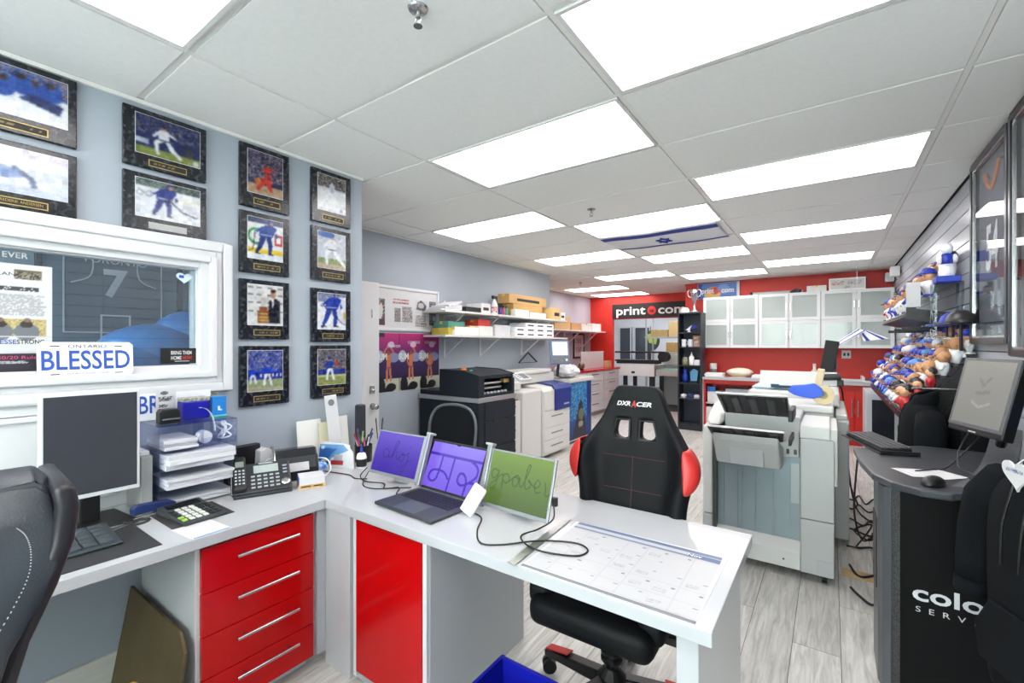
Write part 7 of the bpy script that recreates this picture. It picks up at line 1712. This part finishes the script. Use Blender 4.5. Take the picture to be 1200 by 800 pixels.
# ---------------------------------------------------------------- hoodies on face-out arms
m_hood = M('black_fleece',(17,20,23),.95,spec=.1,bump=.3,bscale=420)
def hoodie(loc,rz,label,extras=True):
    t = thing('hoodie',label,'hoodie',loc,rz,None)
    secs = [(-.72,.235,.085),(-.66,.245,.10),(-.63,.225,.085),(-.45,.235,.10),(-.25,.24,.105),(-.12,.235,.10),(-.05,.20,.085),(.0,.11,.06),(.02,.07,.05)]
    n = 24; v = []; f = []
    for i,(z,a,b) in enumerate(secs):
        for k in range(n):
            th = 2*PI*k/n; fold = 1+.05*math.sin(5*th+z*9)*(1 if z < -.1 else .3)
            v.append((a*math.cos(th)*1.0, b*math.sin(th)*fold, z))
    for i in range(len(secs)-1):
        for k in range(n): f.append((i*n+k,i*n+(k+1)%n,(i+1)*n+(k+1)%n,(i+1)*n+k))
    f.append(tuple(range(n))[::-1]); f.append(tuple((len(secs)-1)*n+k for k in range(n)))
    MB().add(v,f).build('torso', m_hood, t, smooth=True, world=False, sub=1)
    for s in (-1,1):
        MB().tube([(s*.19,0,-.05),(s*.25,-.005,-.13),(s*.275,-.015,-.25),(s*.28,-.03,-.36),(s*.275,-.04,-.42)],[.06,.072,.066,.056,.05],12,smooth=1).build('sleeve', m_hood, t, smooth=True, world=False)
        MB().lathe([(.046,0),(.050,.01),(.048,.05)],(s*.275,-.045,-.47),12).build('cuff', m_hood, t, smooth=True, world=False)
    def hd(u,w):
        th = -PI*.93+u*PI*1.86; r = .105-.03*w; return (r*math.sin(th)*1.05, .02+r*math.cos(th)*.62-.02*(1-w), -.02+.075*w+.035*math.sin(PI*w)+.02*math.cos(th))
    MB().grid(hd,20,6).build('hood', m_hood, t, smooth=True, world=False, solid=.016, sub=1)
    MB().prism([(-.13,-.60),(.13,-.60),(.15,-.50),(.09,-.40),(-.09,-.40),(-.15,-.50)],'y',-.118,-.102).build('pocket', m_hood, t, bevel=.01, world=False)
    if extras:
        for x in (-.03,.028): MB().tube([(x,-.09,-.03),(x*1.2,-.115,-.15),(x*1.1,-.12,-.27)],.0035,6,smooth=3).build('drawstring', m_black, t, smooth=True, world=False)
    return t
def arm_and_hanger(loc,rz,tag_txt,zr):
    x,y,z = loc
    h = thing('garment_hanger','white hook hanger carrying the hoodie %s' % tag_txt,'hanger',(x,y,z),rz)
    MB().tube([(-.17,0,-.03),(0,0,.04),(.17,0,-.03)],.009,8).build('bar', m_black, h, world=False); MB().tube([(0,0,.04),(0,0,.09),(.02,0,.115),(.035,0,.10)],.0035,6,smooth=4).build('hook', m_chrome, h, world=False)
    return h
L1 = (.535,1.93,1.07); R1 = math.radians(-70)
hoodie(L1,R1,'black hoodie hanging nearest the viewer at the right edge')
arm_and_hanger(L1,R1,'nearest the viewer',0)
t = thing('heart_tag','white heart shaped tag with blue print on the nearest hoodie','tag',(.44,1.90,1.0)); 
Hm = Matrix.Translation((.437,1.90,1.075)) @ Matrix.Rotation(R1,4,'Z') @ rot3(.1,0,0)
hs_ = [(.046*math.sin(a)**3, .0030*(13*math.cos(a)-5*math.cos(2*a)-2*math.cos(3*a)-math.cos(4*a))) for a in np.linspace(0,2*PI,36)[:-1]]
MB().prism(hs_,'y',-.003,.003,mat=Hm).build('heart', m_paper, t)
cv = Cv(26,6,(222,224,228)); cv.crowd(.04,.96,.2,.8,[(60,90,180),(120,130,150),(222,224,228)],.9); cv.build('tag_print', tuple(Hm @ Vector((-.031,-.0034,.004))), tuple(Hm.to_3x3() @ Vector((.062,0,0))), tuple(Hm.to_3x3() @ Vector((0,0,.013))), t)
MB().tube([tuple(Hm @ Vector((0,0,.025))),tuple(Hm @ Vector((.02,.03,.06))),tuple(Hm @ Vector((.03,.07,.075)))],.002,6,smooth=4).build('string', m_white, t)
def dwn(loc,lab,zs):
    hoodie(loc,math.radians(-88),lab,False)
dwn((.45,3.62,1.10),'black hoodie hanging behind the server tower, nearer one',1)
dwn((.64,3.62,1.10),'black hoodie hanging behind the server tower, farther one',1)
t = thing('faceout_rail','chrome face-out arm on the slatwall carrying the nearest hoodie','rail',(.65,1.93,1.18)); MB().cyl((.75,1.93,1.19),(.50,1.93,1.185),.007,n=8).build('arm', m_chrome, t); MB().box(.742,.75,1.90,1.96,1.14,1.22).build('wall_plate', m_chrome, t)
t = thing('faceout_rail','chrome face-out arm on the slatwall behind the server tower','rail',(.65,3.62,1.18)); MB().cyl((.75,3.62,1.19),(.40,3.62,1.185),.007,n=8).build('arm', m_chrome, t); MB().box(.742,.75,3.59,3.65,1.14,1.22).build('wall_plate', m_chrome, t)
t = thing('dark_jersey','folded navy jersey with royal blue patch hanging beyond the tower monitor','jersey',(.70,2.55,1.1))
MB().prism([(2.25,1.05),(2.75,1.05),(2.75,1.30),(2.62,1.38),(2.38,1.38),(2.25,1.30)],'x',.69,.735).build('cloth', M('jersey_navy',(24,27,36),.85), t, bevel=.015, smooth=False); MB().box(.684,.69,2.35,2.65,1.10,1.22).build('patch', M('patch_blue',(28,44,130),.7), t)
